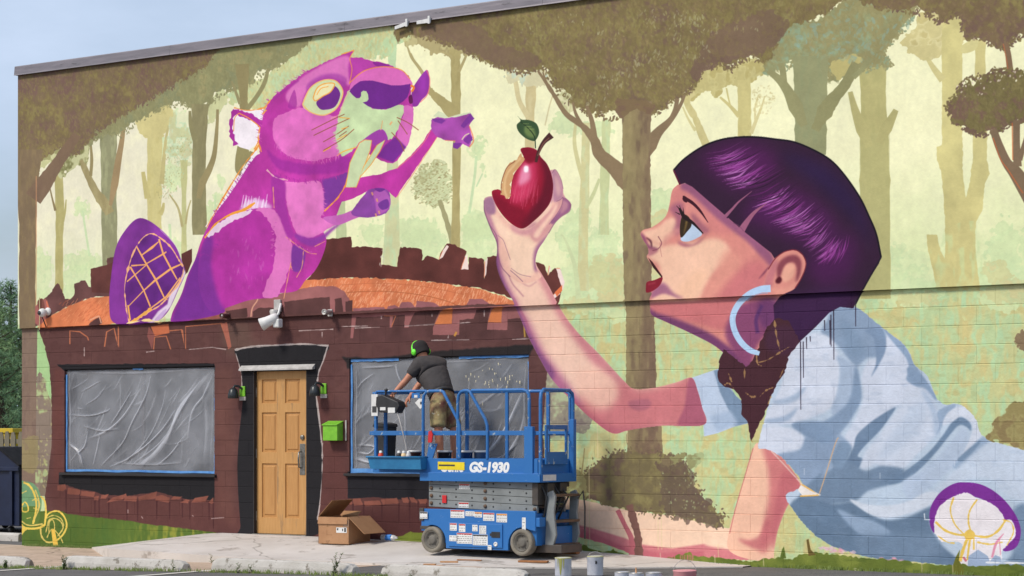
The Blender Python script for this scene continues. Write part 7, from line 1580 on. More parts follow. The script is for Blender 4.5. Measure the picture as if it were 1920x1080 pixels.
# ---------------------------------------------------------------- plastic sheets taped over the windows
def plastic_mat(name):
    m = bpy.data.materials.new(name); m.use_nodes = True; n, l = m.node_tree.nodes, m.node_tree.links
    b = n['Principled BSDF']; b.inputs['Roughness'].default_value = 0.28; b.inputs['Specular IOR Level'].default_value = 0.55
    at = n.new('ShaderNodeAttribute'); at.attribute_name = "layers"
    g = n.new('ShaderNodeNewGeometry'); z = n.new('ShaderNodeTexNoise'); z.inputs['Scale'].default_value = 2.4; z.inputs['Detail'].default_value = 5; l.new(g.outputs['Position'], z.inputs['Vector'])
    r = n.new('ShaderNodeMapRange'); r.inputs['From Min'].default_value = 0.3; r.inputs['From Max'].default_value = 0.7; r.inputs['To Min'].default_value = 0.17; r.inputs['To Max'].default_value = 0.34; l.new(z.outputs['Fac'], r.inputs['Value'])
    a = n.new('ShaderNodeMath'); a.operation = 'ADD'; a.use_clamp = True; l.new(r.outputs[0], a.inputs[0]); l.new(at.outputs['Fac'], a.inputs[1]); l.new(a.outputs[0], b.inputs['Alpha'])
    b.inputs['Base Color'].default_value = srgb(208, 211, 220)
    return m
M_plast = plastic_mat("milky_plastic_film")
M_tape = mat("blue_masking_tape", srgb(66, 122, 190), 0.6, srgb(104, 160, 216), 9, 0.8)
def plastic(o, folds, label, drops=False):
    x0, x1, z0, z1 = o[0]+0.004, o[1]-0.004, o[2]+0.02, o[3]-0.012
    nx, nz = 260, 170; YS = 0.035
    X = np.linspace(x0, x1, nx); Z = np.linspace(z0, z1, nz); GX, GZ = np.meshgrid(X, Z)
    D = np.zeros_like(GX); L = np.zeros_like(GX)
    r = np.random.default_rng(3)
    for k in range(14):
        D += 0.0035*np.sin(GX*r.uniform(2, 14)+GZ*r.uniform(-9, 9)+r.uniform(0, 6))
    ed = np.minimum(np.minimum(GX-x0, x1-GX), np.minimum(GZ-z0, z1-GZ)); fade = np.clip(ed/0.12, 0, 1)
    fr = random.Random(9 if drops else 6); auto = []
    pw, ph = o[1]-o[0], o[3]-o[2]
    for k in range(70):
        u, w_ = fr.uniform(0.03, 0.97), fr.uniform(0.1, 0.98); L_ = fr.uniform(0.12, 0.55); a_ = math.radians(fr.gauss(238, 16)); cv = fr.uniform(-0.7, 0.1)
        P = []; x_, z_ = o[0]+u*pw, o[2]+w_*ph
        for q in range(8):
            P.append((x_, z_)); x_ += L_/7*math.cos(a_+cv*q/7); z_ += L_/7*math.sin(a_+cv*q/7)
        auto.append((np.array(P), fr.uniform(0.005, 0.02), fr.uniform(0.08, 0.45)))
    lines = [(np.array([on_y(a, b, YS) for a, b in np.asarray(spl(pts, closed=False, k=5))])[:, [0, 2]], wd*fr.uniform(0.7, 1.3), st*fr.uniform(1.1, 1.7)) for pts, wd, st in folds]+auto
    for P, wd, st in lines:
        dist = np.full(GX.shape, 9.0); sgn = np.zeros_like(GX); tt = np.zeros_like(GX); ns = len(P)-1
        for i_, (a, b) in enumerate(zip(P[:-1], P[1:])):
            ab = b-a; t = np.clip(((GX-a[0])*ab[0]+(GZ-a[1])*ab[1])/(ab@ab+1e-9), 0, 1)
            dd = np.hypot(GX-(a[0]+ab[0]*t), GZ-(a[1]+ab[1]*t)); cl_ = dd < dist
            sgn = np.where(cl_, np.sign(ab[0]*(GZ-a[1])-ab[1]*(GX-a[0])), sgn); tt = np.where(cl_, (i_+t)/ns, tt); dist = np.minimum(dist, dd)
        tp = np.clip(np.sin(np.pi*np.clip(tt*0.94+0.03, 0, 1)), 0, 1)**0.7
        wl = np.where(sgn > 0, wd*1.9, wd*0.7)
        D += st*0.017*tp*np.exp(-(dist/wl)**2); L = np.maximum(L, st*0.42*tp*np.exp(-(dist/(wl*0.55))**2))
    D = np.clip(D*fade, -0.03, 0.06)
    vs = np.stack([GX, YS-D, GZ], -1).reshape(-1, 3)
    idx = np.arange(nx*nz).reshape(nz, nx)
    fs = np.stack([idx[:-1, :-1], idx[:-1, 1:], idx[1:, 1:], idx[1:, :-1]], -1).reshape(-1, 4)
    me = bpy.data.meshes.new("plastic_sheet"); me.from_pydata(vs.tolist(), [], fs.tolist()); me.polygons.foreach_set('use_smooth', [True]*len(fs))
    at = me.attributes.new("layers", 'FLOAT', 'POINT'); at.data.foreach_set('value', (L*fade).astype(np.float32).ravel())
    t = thing("plastic_sheet", ((x0+x1)/2, YS, z0), label, "plastic sheet")
    film = link("film", me, M_plast, t)
    # masking tape, in torn lengths
    def strip(a, b, c, d_, w, yv):
        m = MB(); n = 14; v_ = []
        for k in range(n+1):
            f = k/n; px_, pz_ = a+(c-a)*f, b+(d_-b)*f; j = random.uniform(-0.006, 0.006)
            if abs(c-a) > abs(d_-b): v_ += [(px_, yv+random.uniform(-0.002, 0.002), pz_-w/2+j), (px_, yv, pz_+w/2+j*0.6)]
            else: v_ += [(px_-w/2+j, yv+random.uniform(-0.002, 0.002), pz_), (px_+w/2+j*0.6, yv, pz_)]
        m.add(v_, [(2*k, 2*k+1, 2*k+3, 2*k+2) for k in range(n)]); m.build("masking_tape", M_tape, t)
    strip(x0+0.012, z0, x0+0.012, z0+(z1-z0)*0.96, 0.030, YS-0.012)
    strip(x1-0.010, z0, x1-0.010, z0+(z1-z0)*(0.36 if not drops else 0.95), 0.020, YS-0.012)
    strip(x0, z0+0.012, x1, z0+0.010, 0.03 if not drops else 0.055, YS-0.014)
    if not drops:
        strip(x1-0.010, z0+(z1-z0)*0.58, x1-0.010, z0+(z1-z0)*0.74, 0.020, YS-0.012); strip(x0+(x1-x0)*0.46, z1+0.002, x0+(x1-x0)*0.53, z1+0.003, 0.03, YS-0.012)
    else:
        strip(x0, z1-0.002, x0+(x1-x0)*0.28, z1-0.002, 0.04, YS-0.012); strip(x0+(x1-x0)*0.62, z1-0.002, x1, z1, 0.03, YS-0.012)
        m = MB(); rr_ = random.Random(4)
        for k in range(46):
            px, py = rr_.gauss(915, 40), rr_.gauss(705, 22)
            if not (790 < px < 985 and 680 < py < 780): continue
            p = on_y(px, py, YS-0.034); h_ = rr_.uniform(0.008, 0.04); w_ = rr_.uniform(0.004, 0.008)
            m.add([(p[0]-w_, p[1], p[2]), (p[0]+w_, p[1], p[2]), (p[0]+w_*0.5, p[1], p[2]-h_), (p[0]-w_*0.5, p[1], p[2]-h_)], [(0, 1, 2, 3)])
        tag(m.build("paint_drops", mat("dried_cream_paint", srgb(214, 204, 170), 0.6), film), kind='stuff')
    return t
F1 = [([130, 700, 131, 800, 132, 880], 0.012, 0.9), ([392, 700, 340, 760, 318, 810, 290, 850, 262, 872], 0.03, 0.9), ([375, 715, 352, 750, 330, 790, 312, 830], 0.012, 0.9), ([398, 702, 382, 740, 362, 770, 354, 820], 0.012, 0.7), ([262, 730, 235, 775, 205, 805, 170, 820], 0.012, 0.9), ([245, 735, 225, 770, 208, 795], 0.010, 0.8), ([283, 705, 275, 740, 250, 790, 230, 830, 190, 874], 0.011, 0.8), ([310, 730, 300, 775, 270, 830, 225, 874], 0.010, 0.7), ([327, 770, 300, 810, 255, 850, 205, 876], 0.014, 0.9), ([345, 760, 300, 830, 240, 876], 0.010, 0.6), ([128, 778, 170, 780, 200, 772, 206, 766], 0.010, 0.9), ([160, 800, 190, 808, 222, 804], 0.010, 0.7), ([166, 805, 160, 835, 150, 850, 152, 876], 0.010, 0.8), ([187, 812, 182, 840, 174, 874], 0.009, 0.7), ([160, 760, 185, 745, 200, 722], 0.009, 0.5), ([345, 820, 320, 850, 296, 872], 0.011, 0.7), ([380, 705, 386, 800, 384, 870], 0.03, 0.25), ([398, 700, 398, 790, 396, 870], 0.014, 0.5), ([130, 832, 150, 850, 155, 876], 0.013, 0.9), ([150, 735, 170, 725, 190, 715], 0.009, 0.5), ([212, 868, 280, 872, 340, 868], 0.01, 0.4), ([130, 697, 250, 700, 395, 692], 0.012, 0.6)]
F2 = [([668, 690, 668, 800, 668, 880], 0.012, 0.9), ([741, 682, 748, 705, 756, 724], 0.010, 0.8), ([978, 740, 955, 790, 930, 830, 905, 858], 0.016, 0.9), ([985, 770, 975, 810, 950, 850, 920, 878], 0.014, 0.9), ([970, 830, 950, 850, 925, 862], 0.010, 0.8), ([885, 770, 876, 800, 872, 830], 0.012, 0.7), ([880, 705, 878, 730, 880, 760], 0.008, 0.4), ([755, 745, 760, 790, 762, 850], 0.009, 0.7), ([680, 690, 720, 688, 740, 686], 0.012, 0.6), ([985, 680, 984, 760, 986, 870], 0.012, 0.7), ([665, 860, 700, 868, 780, 868], 0.02, 0.8), ([672, 835, 700, 838, 690, 850, 672, 848], 0.012, 0.8), ([780, 685, 830, 680, 900, 676, 975, 672], 0.010, 0.5), ([700, 700, 680, 715, 668, 730], 0.010, 0.5), ([940, 790, 930, 820, 915, 850], 0.010, 0.5), ([830, 770, 815, 800, 800, 840], 0.02, 0.35)]
plastic(O1, F1, "creased clear plastic sheet taped over the window left of the door")
plastic(O2, F2, "paint-flecked plastic sheet taped over the window behind the lift", True)

# ---------------------------------------------------------------- things fixed to the wall
M_green = mat("lime_green_paint", srgb(122, 186, 52), 0.5, srgb(106, 170, 44), 14)
M_lampb = mat("dark_lamp_metal", srgb(44, 48, 50), 0.35, srgb(56, 60, 62), 9, metal=0.3)
def sconce(px, py, yaw, label):
    p = Vector(on_y(px, py, 0.0)); k_ = 0.64; t = thing("wall_lamp", (p.x, p.y, p.z), label, "wall lamp", "wall lamps either side of the oak door")
    MB().box(p.x-0.045, p.x+0.045, -0.022, -0.001, p.z-0.06, p.z+0.075).build("back_plate", M_green, t, 0.008)
    MB().box(p.x-0.05, p.x+0.05, -0.016, -0.0008, p.z-0.11, p.z-0.061).build("bare_plate", M_alu, t)
    c = math.cos(yaw); s = math.sin(yaw); P = lambda a, z_: (p.x+a*s, -0.02-a*c, p.z+z_)
    m = MB(); m.tube([P(0, 0.04), P(0.05, 0.075), P(0.1, 0.08), P(0.12, 0.05)], 0.016, 10); m.build("arm", M_lampb, t)
    m = MB(); q = P(0.12, 0.0); m.lathe([(r_*k_, h_*k_) for r_, h_ in ((0.0, 0.085), (0.045, 0.08), (0.085, 0.04), (0.11, -0.06), (0.112, -0.13), (0.105, -0.132), (0.08, 0.02), (0.0, 0.05))], q, 'z', 18); m.build("shade", M_lampb, t)
    m = MB(); m.lathe([(0.0, 0.0), (0.025, -0.02), (0.032, -0.06), (0.0, -0.085)], q, 'z', 12); m.build("bulb", M_white, t)
sconce(456, 735, -0.55, "green and black wall lamp left of the oak door")
sconce(608, 730, -0.4, "green and black wall lamp right of the oak door")
# mailbox
b0, b1 = on_y(614, 826), on_y(645, 791); a, b, c, d_ = b0[0], b1[0], b0[2], b1[2]; YM = -0.13
t = thing("mailbox", ((a+b)/2, 0, c), "small lime green mailbox between the door and the window", "mailbox")
m = MB(); m.prism([(-0.012, c), (YM, c), (YM, d_-0.035), (-0.012, d_)], 'x', a+0.03, b-0.005); m.build("box", M_green, t, 0.004)
m = MB(); m.hexa([(a+0.02, YM-0.014, d_-0.045), (b+0.003, YM-0.014, d_-0.045), (b+0.003, -0.01, d_+0.004), (a+0.02, -0.01, d_+0.004), (a+0.02, YM-0.014, d_-0.033), (b+0.003, YM-0.014, d_-0.033), (b+0.003, -0.01, d_+0.014), (a+0.02, -0.01, d_+0.014)]); m.build("lid", M_green, t, 0.003)
MB().box(a+0.0, b+0.05, -0.011, -0.001, c+0.005, d_+0.02).build("back_board", M_brownp, t)
MB().box(b+0.03, b+0.05, -0.015, -0.0115, c, d_+0.02).build("bare_edge", M_alu, t)
# flood light with motion sensor on a bracket
p = on_y(522, 596, CL_Y); x, z = p[0], p[2]
t = thing("flood_light", (x, CL_Y, z), "white security flood light on a bracket above the oak door", "security light")
MB().box(x-0.055, x+0.055, CL_Y-0.03, CL_Y-0.001, on_y(520, 585, CL_Y)[2], on_y(520, 562, CL_Y)[2]).build("junction_box", M_alu, t, 0.006)
MB().lathe([(0.05, 0.0), (0.06, -0.02), (0.052, -0.06), (0.065, -0.1), (0.0, -0.105)], (x-0.02, CL_Y-0.06, on_y(520, 581, CL_Y)[2]), 'z', 16).build("motion_sensor", M_alu, t)
m = MB(); m.tube([(x+0.06, CL_Y-0.02, on_y(520, 570, CL_Y)[2]), (x+0.07, CL_Y-0.08, z+0.05), (x+0.05, CL_Y-0.12, z)], 0.016, 8); m.build("arm", M_white, t)
HD = Matrix.Translation((x-0.03, CL_Y-0.15, z-0.045)) @ Matrix.Rotation(math.radians(-28), 4, 'Y') @ Matrix.Rotation(math.radians(25), 4, 'Z')
m = MB(); m.lathe([(0.0, 0.13), (0.05, 0.125), (0.062, 0.08), (0.068, -0.02), (0.085, -0.11), (0.078, -0.112), (0.05, -0.06), (0.0, -0.05)], (0, 0, 0), 'x', 18); me = m.mesh("lamp_head"); me.transform(HD); link("lamp_head", me, M_white, t)
m = MB(); m.box(x+0.02, x+0.12, CL_Y-0.14, CL_Y-0.05, z-0.13, z-0.02); m.build("driver_box", M_white, t, 0.015)
# cameras
p = on_y(88, 587, CL_Y); x, z = p[0], p[2]
t = thing("dome_camera", (x, CL_Y, z), "white ball-shaped security camera at the stump's left rim", "camera")
MB().lathe([(0.055, -0.0005), (0.055, -0.02), (0.03, -0.03)], (x+0.03, CL_Y, z+0.02), 'y', 16).build("base", M_white, t)
m = MB(); m.lathe([(0.0, 0.0)]+[(0.062*math.sin(a), 0.062-0.062*math.cos(a)) for a in np.linspace(0.2, 2.9, 10)]+[(0.0, 0.124)], (x, CL_Y-0.145, z), 'y', 20); m.build("ball", M_white, t)
MB().lathe([(0.0, 0.0), (0.03, 0.002), (0.03, 0.012), (0.022, 0.02)], (x-0.004, CL_Y-0.148, z-0.004), 'y', 16).build("lens", M_bplast, t)
m = MB(); m.tube([(x+0.0, CL_Y-0.09, z-0.06), (x-0.01, CL_Y-0.05, z-0.11), (x-0.005, CL_Y-0.01, z-0.2)], 0.008, 6); m.build("cable", M_bplast, t)
def bullet(px, py, mt, label):
    p = on_y(px, py, CL_Y); x, z = p[0], p[2]
    t = thing("bullet_camera", (x, CL_Y, z), label, "camera")
    MB().box(x-0.035, x+0.035, CL_Y-0.02, CL_Y-0.001, z-0.05, z+0.04).build("base", mt, t, 0.004)
    MB().lathe([(0.0, 0.0), (0.03, 0.0), (0.032, -0.1), (0.036, -0.11), (0.036, -0.13), (0.03, -0.13), (0.026, -0.118), (0.0, -0.116)], (x+0.01, CL_Y-0.018, z), 'y', 16).build("barrel", mt, t)
    MB().lathe([(0.0, 0.0), (0.018, -0.001), (0.0, -0.002)], (x+0.012, CL_Y-0.1345, z+0.004), 'y', 12).build("lens", M_white, t)
bullet(428, 593, M_brownp, "small brown-painted camera with white lens ring left of the flood light")
bullet(620, 586, M_alu, "small grey and white camera right of the flood light")
for k, (p0, p1, py, w) in enumerate(((741, 766, 45, 0), (782, 808, 39.5, 0))):
    yv = CL_Y-0.052; q = on_y((p0+p1)/2, py, yv); x0, x1 = on_y(p0, py, yv)[0], on_y(p1, py, yv)[0]
    t = thing("coping_clamp", (q[0], yv, q[2]), ("white tapering clip fixed to the roof coping above the beaver's right ear" if k else "white bent clip fixed to the roof coping above the beaver's head"), "clip", "white clips on the roof coping")
    s = 0.03 if k == 0 else 0.0
    MB().hexa([(x0, yv-0.012, q[2]-0.03-s), (x1, yv-0.012, q[2]-0.03+s*0.2), (x1, yv, q[2]-0.03+s*0.2), (x0, yv, q[2]-0.03-s), (x0, yv-0.012, q[2]+0.01-s), (x1, yv-0.012, q[2]+0.025), (x1, yv, q[2]+0.025), (x0, yv, q[2]+0.01-s)]).build("bar", M_white, t, 0.002)
    MB().box(x1-0.03, x1, yv-0.03, yv-0.0125, q[2]-0.045, q[2]+0.05).build("hook", M_white, t, 0.003)
p0, p1 = on_y(74, 558, CL_Y-0.02), on_y(74, 618, CL_Y-0.02)
tag(MB().tube([p0, (p0[0]+0.004, CL_Y-0.018, (p0[2]+p1[2])/2), p1], 0.006, 6).build("chalk_string", mat("pale_string", srgb(206, 196, 150), 0.8)), "pale string hanging down the wall beside the ball camera", "string")

# ---------------------------------------------------------------- things on the pad
M_card = mat("corrugated_cardboard", srgb(176, 134, 98), 0.85, srgb(160, 118, 84), 6, 0.9, bump=0.12, bscale=40, c3=srgb(140, 104, 76), s3=5, t3=0.64)
M_cardi = mat("cardboard_inside", srgb(156, 116, 80), 0.9, srgb(142, 104, 70), 8)
M_tapeb = mat("brown_packing_tape", srgb(150, 122, 100), 0.4, srgb(138, 110, 90), 10)
by = -0.74; bx = on_y(597, 1005, by)[0]; bz = pad_z(bx+0.25, by+0.1)+0.004
t = thing("cardboard_box", (bx+0.3, by+0.25, bz), "open brown cardboard box with folded-out flaps beside the oak door", "box")
ang = math.radians(6); e1 = Vector((math.cos(ang), math.sin(ang), 0)); e2 = Vector((-math.sin(ang), math.cos(ang), 0)); O_ = Vector((bx, by, bz)); up = Vector((0, 0, 1))
W_, D_, H_, th_ = 0.43, 0.50, 0.33, 0.006
def plank(o, u, w, nrm, tk=th_): return [o, o+u, o+u+w, o+w, o+nrm*tk, o+u+nrm*tk, o+u+w+nrm*tk, o+w+nrm*tk]
def board(name, o, u, w, nrm, mt=M_card): m = MB(); m.add(plank(o, u, w, nrm), [(3, 2, 1, 0), (4, 5, 6, 7), (0, 1, 5, 4), (1, 2, 6, 5), (2, 3, 7, 6), (3, 0, 4, 7)]); return m.build(name, mt, t)
fp = board("front_panel", O_, e1*W_, up*H_, e2)
board("rear_panel", O_+e2*D_, e1*W_, up*H_, e2); board("side_panel", O_, e2*D_, up*H_, e1); board("side_panel", O_+e1*W_, e2*D_, up*H_, e1); board("base", O_, e1*W_, e2*D_, up)
top = O_+up*H_
board("flap", top+e1*W_, e2*D_*0.98, (e1*0.23-up*0.20), up*0.7+e1*0.7); board("flap", top, e2*D_*0.95, (e1*0.20+up*0.20), up*0.6-e1*0.6, M_cardi); board("flap", top+e2*D_, e1*W_*0.6, (e2*0.08+up*0.05), up, M_cardi)
board("flap", top-e1*0.0, e1*W_*0.98, (-e2*0.012-up*0.085), -e2)
MB().add([O_+e1*0.26+up*0.14-e2*0.002, O_+e1*0.41+up*0.14-e2*0.002, O_+e1*0.41+up*0.205-e2*0.002, O_+e1*0.26+up*0.205-e2*0.002], [(0, 1, 2, 3)]).build("shipping_label", M_white, fp)
mm = MB()
for (a, b, c_, d_) in ((0.27, 0.29, 0.17, 0.195), (0.345, 0.36, 0.16, 0.19), (0.375, 0.4, 0.15, 0.2)): mm.add([O_+e1*a+up*c_-e2*0.003, O_+e1*b+up*c_-e2*0.003, O_+e1*b+up*d_-e2*0.003, O_+e1*a+up*d_-e2*0.003], [(0, 1, 2, 3)])
tag(mm.build("label_print", M_ink, fp), kind='stuff')
mm = MB()
for (a, b, c_, d_) in ((0.125, 0.14, 0.21, 0.25), (0.12, 0.125, 0.11, 0.17), (0.12, 0.2, 0.11, 0.115)): mm.add([O_+e1*a+up*c_-e2*0.002, O_+e1*b+up*c_-e2*0.002, O_+e1*b+up*d_-e2*0.002, O_+e1*a+up*d_-e2*0.002], [(0, 1, 2, 3)])
tag(mm.build("box_print", M_cardi, fp), kind='stuff')
MB().add([O_+e1*0.36+up*0.21-e2*0.0025, O_+e1*0.44+up*0.21-e2*0.0025, O_+e1*0.44+up*0.3-e2*0.0025, O_+e1*0.36+up*0.3-e2*0.0025], [(0, 1, 2, 3)]).build("packing_tape", M_tapeb, fp)
# crumpled plastic bag / bottle
c = on_y(727, 1014, -0.16); bz = pad_z(c[0], c[1])
t = thing("crumpled_bottle", (c[0], c[1], bz), "crumpled blue and clear plastic bottle lying on the pad near the wall", "bottle")
M_clear = mat("cloudy_plastic", srgb(206, 206, 206), 0.25, srgb(186, 188, 190), 20); M_bl = mat("blue_label", srgb(70, 132, 206), 0.45)
def crumple(m, nm, mt, amp):
    me = m.mesh(nm); r = random.Random(2)
    for v_ in me.vertices: v_.co += Vector((r.uniform(-amp, amp), r.uniform(-amp, amp), r.uniform(0, amp)))
    link(nm, me, mt, t)
m = MB(); m.lathe([(0.0, 0), (0.03, 0.003), (0.036, 0.02), (0.034, 0.05), (0.036, 0.08)], (c[0]-0.1, c[1], bz+0.045), 'x', 12, False); crumple(m, "bottle_base", M_clear, 0.006)
m = MB(); m.lathe([(0.036, 0.08), (0.033, 0.11), (0.037, 0.15), (0.035, 0.17)], (c[0]-0.1, c[1], bz+0.045), 'x', 12, False); crumple(m, "bottle_label", M_bl, 0.007)
m = MB(); m.lathe([(0.035, 0.17), (0.03, 0.2), (0.014, 0.225), (0.013, 0.25), (0.0, 0.252)], (c[0]-0.1, c[1], bz+0.045), 'x', 12, False); crumple(m, "bottle_neck", M_clear, 0.004)
# timber scraps
M_tim = mat("raw_timber", srgb(196, 152, 112), 0.8, srgb(176, 128, 90), 5, 0.9, stretch=(1, 9, 9), bump=0.1)
M_timd = mat("weathered_timber", srgb(168, 116, 74), 0.85, srgb(140, 94, 60), 5, 0.9, stretch=(1, 9, 9), bump=0.15)
def scrap(px, py, L, W, H, yaw, label, mt=M_tim, dz_=0.0, tilt=0.0):
    c = on_z(px, py, pad_z(0.0, -1.6) if px < 940 else 0.15); z = pad_z(c[0], c[1])+0.002+dz_; a = math.radians(yaw)
    m = MB(); m.box(-L/2, L/2, -W/2, W/2, 0, H); me = m.mesh("timber_offcut")
    for v_ in me.vertices: v_.co.x += random.uniform(-0.008, 0.008)
    o = link("timber_offcut", me, mt, None, 0.002); o.location = (c[0], c[1], z); o.rotation_euler = (0, math.radians(tilt), a)
    tag(o, label, "timber offcut", "timber offcuts on the pad")
scrap(806, 1059, 0.13, 0.06, 0.035, 25, "short thick timber offcut at the end of the scrap pile")
scrap(824, 1061, 0.11, 0.07, 0.03, -10, "stubby square timber offcut in the middle of the scrap pile")
scrap(855, 1061, 0.62, 0.07, 0.018, 6, "long thin timber strip pointing from the scrap pile to the lift")
scrap(842, 1057, 0.2, 0.06, 0.018, 30, "short timber strip lying on top of the long one", M_tim, 0.02)
scrap(880, 1053, 0.3, 0.03, 0.012, 12, "thin dark stick lying behind the scrap pile", M_timd)
scrap(1000, 1052, 0.34, 0.09, 0.02, 18, "weathered board wedged below the lift's right wheel", M_timd)
scrap(1062, 1045, 0.3, 0.09, 0.02, 8, "weathered board by the wall behind the lift's ladder", M_timd)
# paint cans in the lot
M_lab = mat("can_paper_label", srgb(212, 214, 222), 0.55, srgb(190, 194, 206), 12, c3=srgb(150, 156, 176), s3=22, t3=0.66)
def can(px, pyb, r, h, paint, label, bail=True, rim=M_can, body=M_lab, drip=None, zg=None):
    c = on_z(px, pyb, gz(1.0)); x, y_ = c[0], c[1]; z = (pad_z(x, y_) if zg is None else zg)+0.001
    t = thing("paint_can", (x, y_, z), label, "paint can", "paint cans standing on the lot")
    b = MB().lathe([(0.0, 0.0), (r*0.97, 0.0), (r, 0.006), (r, h-0.012), (r*1.02, h-0.01), (r*1.02, h)], (x, y_, z), 'z', 26).build("can_body", body, t)
    MB().lathe([(r*1.03, h-0.008), (r*1.04, h), (r*0.9, h+0.003), (r*0.88, h-0.008)], (x, y_, z), 'z', 26).build("rim", rim, t)
    MB().lathe([(0.0, h-0.03), (r*0.93, h-0.03), (r*0.93, h-0.026), (0.0, h-0.025)], (x, y_, z), 'z', 22).build("paint", paint, t)
    if bail:
        m = MB(); m.tube([(x+r*1.02*math.cos(a)*RX, y_+r*1.02*math.cos(a)*RY, z+h-0.03+math.sin(a)*0.1*bail) for a in np.linspace(0, math.pi, 13)], 0.003, 5); m.build("bail_handle", M_can, t)
    if drip is not None:
        m = MB()
        for a0, a1, dl in ((-1.9, -1.45, 0.95), (-1.4, -1.2, 0.6), (-2.1, -1.95, 0.5)):
            n = 6; v_ = []
            for k in range(n+1):
                a = a0+(a1-a0)*k/n+0.35; e = h*(1-dl*(1-abs(2*k/n-1)**2)); v_ += [(x+(r+0.002)*math.cos(a), y_+(r+0.002)*math.sin(a), z+h), (x+(r+0.002)*math.cos(a), y_+(r+0.002)*math.sin(a), z+max(0.004, e))]
            m.add(v_, [(2*k, 2*k+1, 2*k+3, 2*k+2) for k in range(n)])
        m.build("paint_drip", drip, t)
    return x, y_, z
M_ol = mat("olive_paint", srgb(150, 150, 84), 0.4); M_lav = mat("pale_blue_paint", srgb(170, 186, 214), 0.4); M_pk = mat("pink_paint", srgb(204, 110, 120), 0.4); M_bk = mat("black_wet_paint", srgb(40, 36, 40), 0.3); M_nb = mat("blue_wet_paint", srgb(60, 116, 160), 0.35); M_pkb = mat("pink_smeared_pail", srgb(222, 160, 162), 0.5, srgb(206, 126, 134), 6, 0.9); M_olr = mat("olive_smeared_rim", srgb(158, 156, 100), 0.5, srgb(180, 176, 136), 20)
can(1056, 1080, 0.086, 0.19, M_ol, "white paint can with olive drips down its side", 0, M_olr, drip=M_ol)
x, y_, z = can(1116, 1079, 0.084, 0.2, M_ol, "white paint can with upright handle and black sticker", 0.75, M_olr)
MB().lathe([(0.0, 0), (0.018, -0.001), (0.0, -0.002)], (x+0.05, y_-0.0695, z+0.14), 'y', 12).build("black_sticker", M_bplast, bpy.data.objects["paint_can.001"])
can(1167, 1102, 0.075, 0.15, M_lav, "pale can of light blue paint at the end of the can row", 0)
can(1193, 1104, 0.07, 0.15, M_nb, "can of blue paint with a brush in it", 0)
can(1226, 1103, 0.078, 0.15, M_bk, "pale can of dark paint between the blue can and the pink pail", 0)
x, y_, z = can(1284, 1103, 0.11, 0.17, M_pk, "pink-smeared pail with raised wire handle", 1.3, M_pkb, M_pkb)
c = on_z(1193, 1104, 0.1); t = thing("paint_brush", (c[0], c[1], 0.13), "pale wooden paint brush standing in the blue can", "brush")
MB().tube([(c[0], c[1], 0.225), (c[0]-0.01, c[1]+0.01, 0.30)], [0.011, 0.007], 8).build("handle", M_tim, t); MB().tube([(c[0]+0.01, c[1]-0.006, 0.14), (c[0], c[1], 0.225)], [0.016, 0.014], 8).build("bristles", M_bplast, t)
# ---------------------------------------------------------------- weeds and grass
M_weed = mat("weed_leaf", srgb(92, 120, 58), 0.7, srgb(70, 98, 48), 14, 0.9); M_stem = mat("weed_stem", srgb(120, 116, 78), 0.8)
def blades(m, x, y, z, n, h, spread, r):
    for _ in range(n):
        a = r.uniform(0, 6.28); d = r.uniform(0, spread); bx_, by_ = x+d*math.cos(a), y+d*math.sin(a)*0.5; hh = h*r.uniform(0.4, 1.1); ln = r.uniform(-0.5, 0.5)*hh; ly = r.uniform(-0.4, 0.4)*hh; w = r.uniform(0.003, 0.006)
        m.add([(bx_-w, by_, z), (bx_+w, by_, z), (bx_+w*0.7+ln*0.4, by_+ly*0.4, z+hh*0.6), (bx_-w*0.7+ln*0.4, by_+ly*0.4, z+hh*0.6), (bx_+ln, by_+ly, z+hh)], [(0, 1, 2, 3), (3, 2, 4)])
r = random.Random(8); m = MB()
for k in range(900):
    x = r.uniform(-9.5, 1.0)
    if r.random() > 0.35+0.65*abs(math.sin(x*1.9)*math.sin(x*0.7+1)): continue
    y = -3.72-abs(r.gauss(0, 0.06)); blades(m, x, y, gz(x)-0.004, 4, 0.05, 0.05, r)
for k in range(160):
    x = r.uniform(1.6, 9.0); blades(m, x, -0.015-abs(r.gauss(0, 0.03)), gz(x)-0.004, 4, 0.05, 0.05, r)
for k in range(200):
    x = r.uniform(-8.2, -6.9); blades(m, x, -0.02-abs(r.gauss(0, 0.04)), gz(x), 3, 0.04, 0.05, r)
tag(m.build("grass", M_grass), "short grass growing along the kerb joints and wheel stops", "grass", kind='stuff')
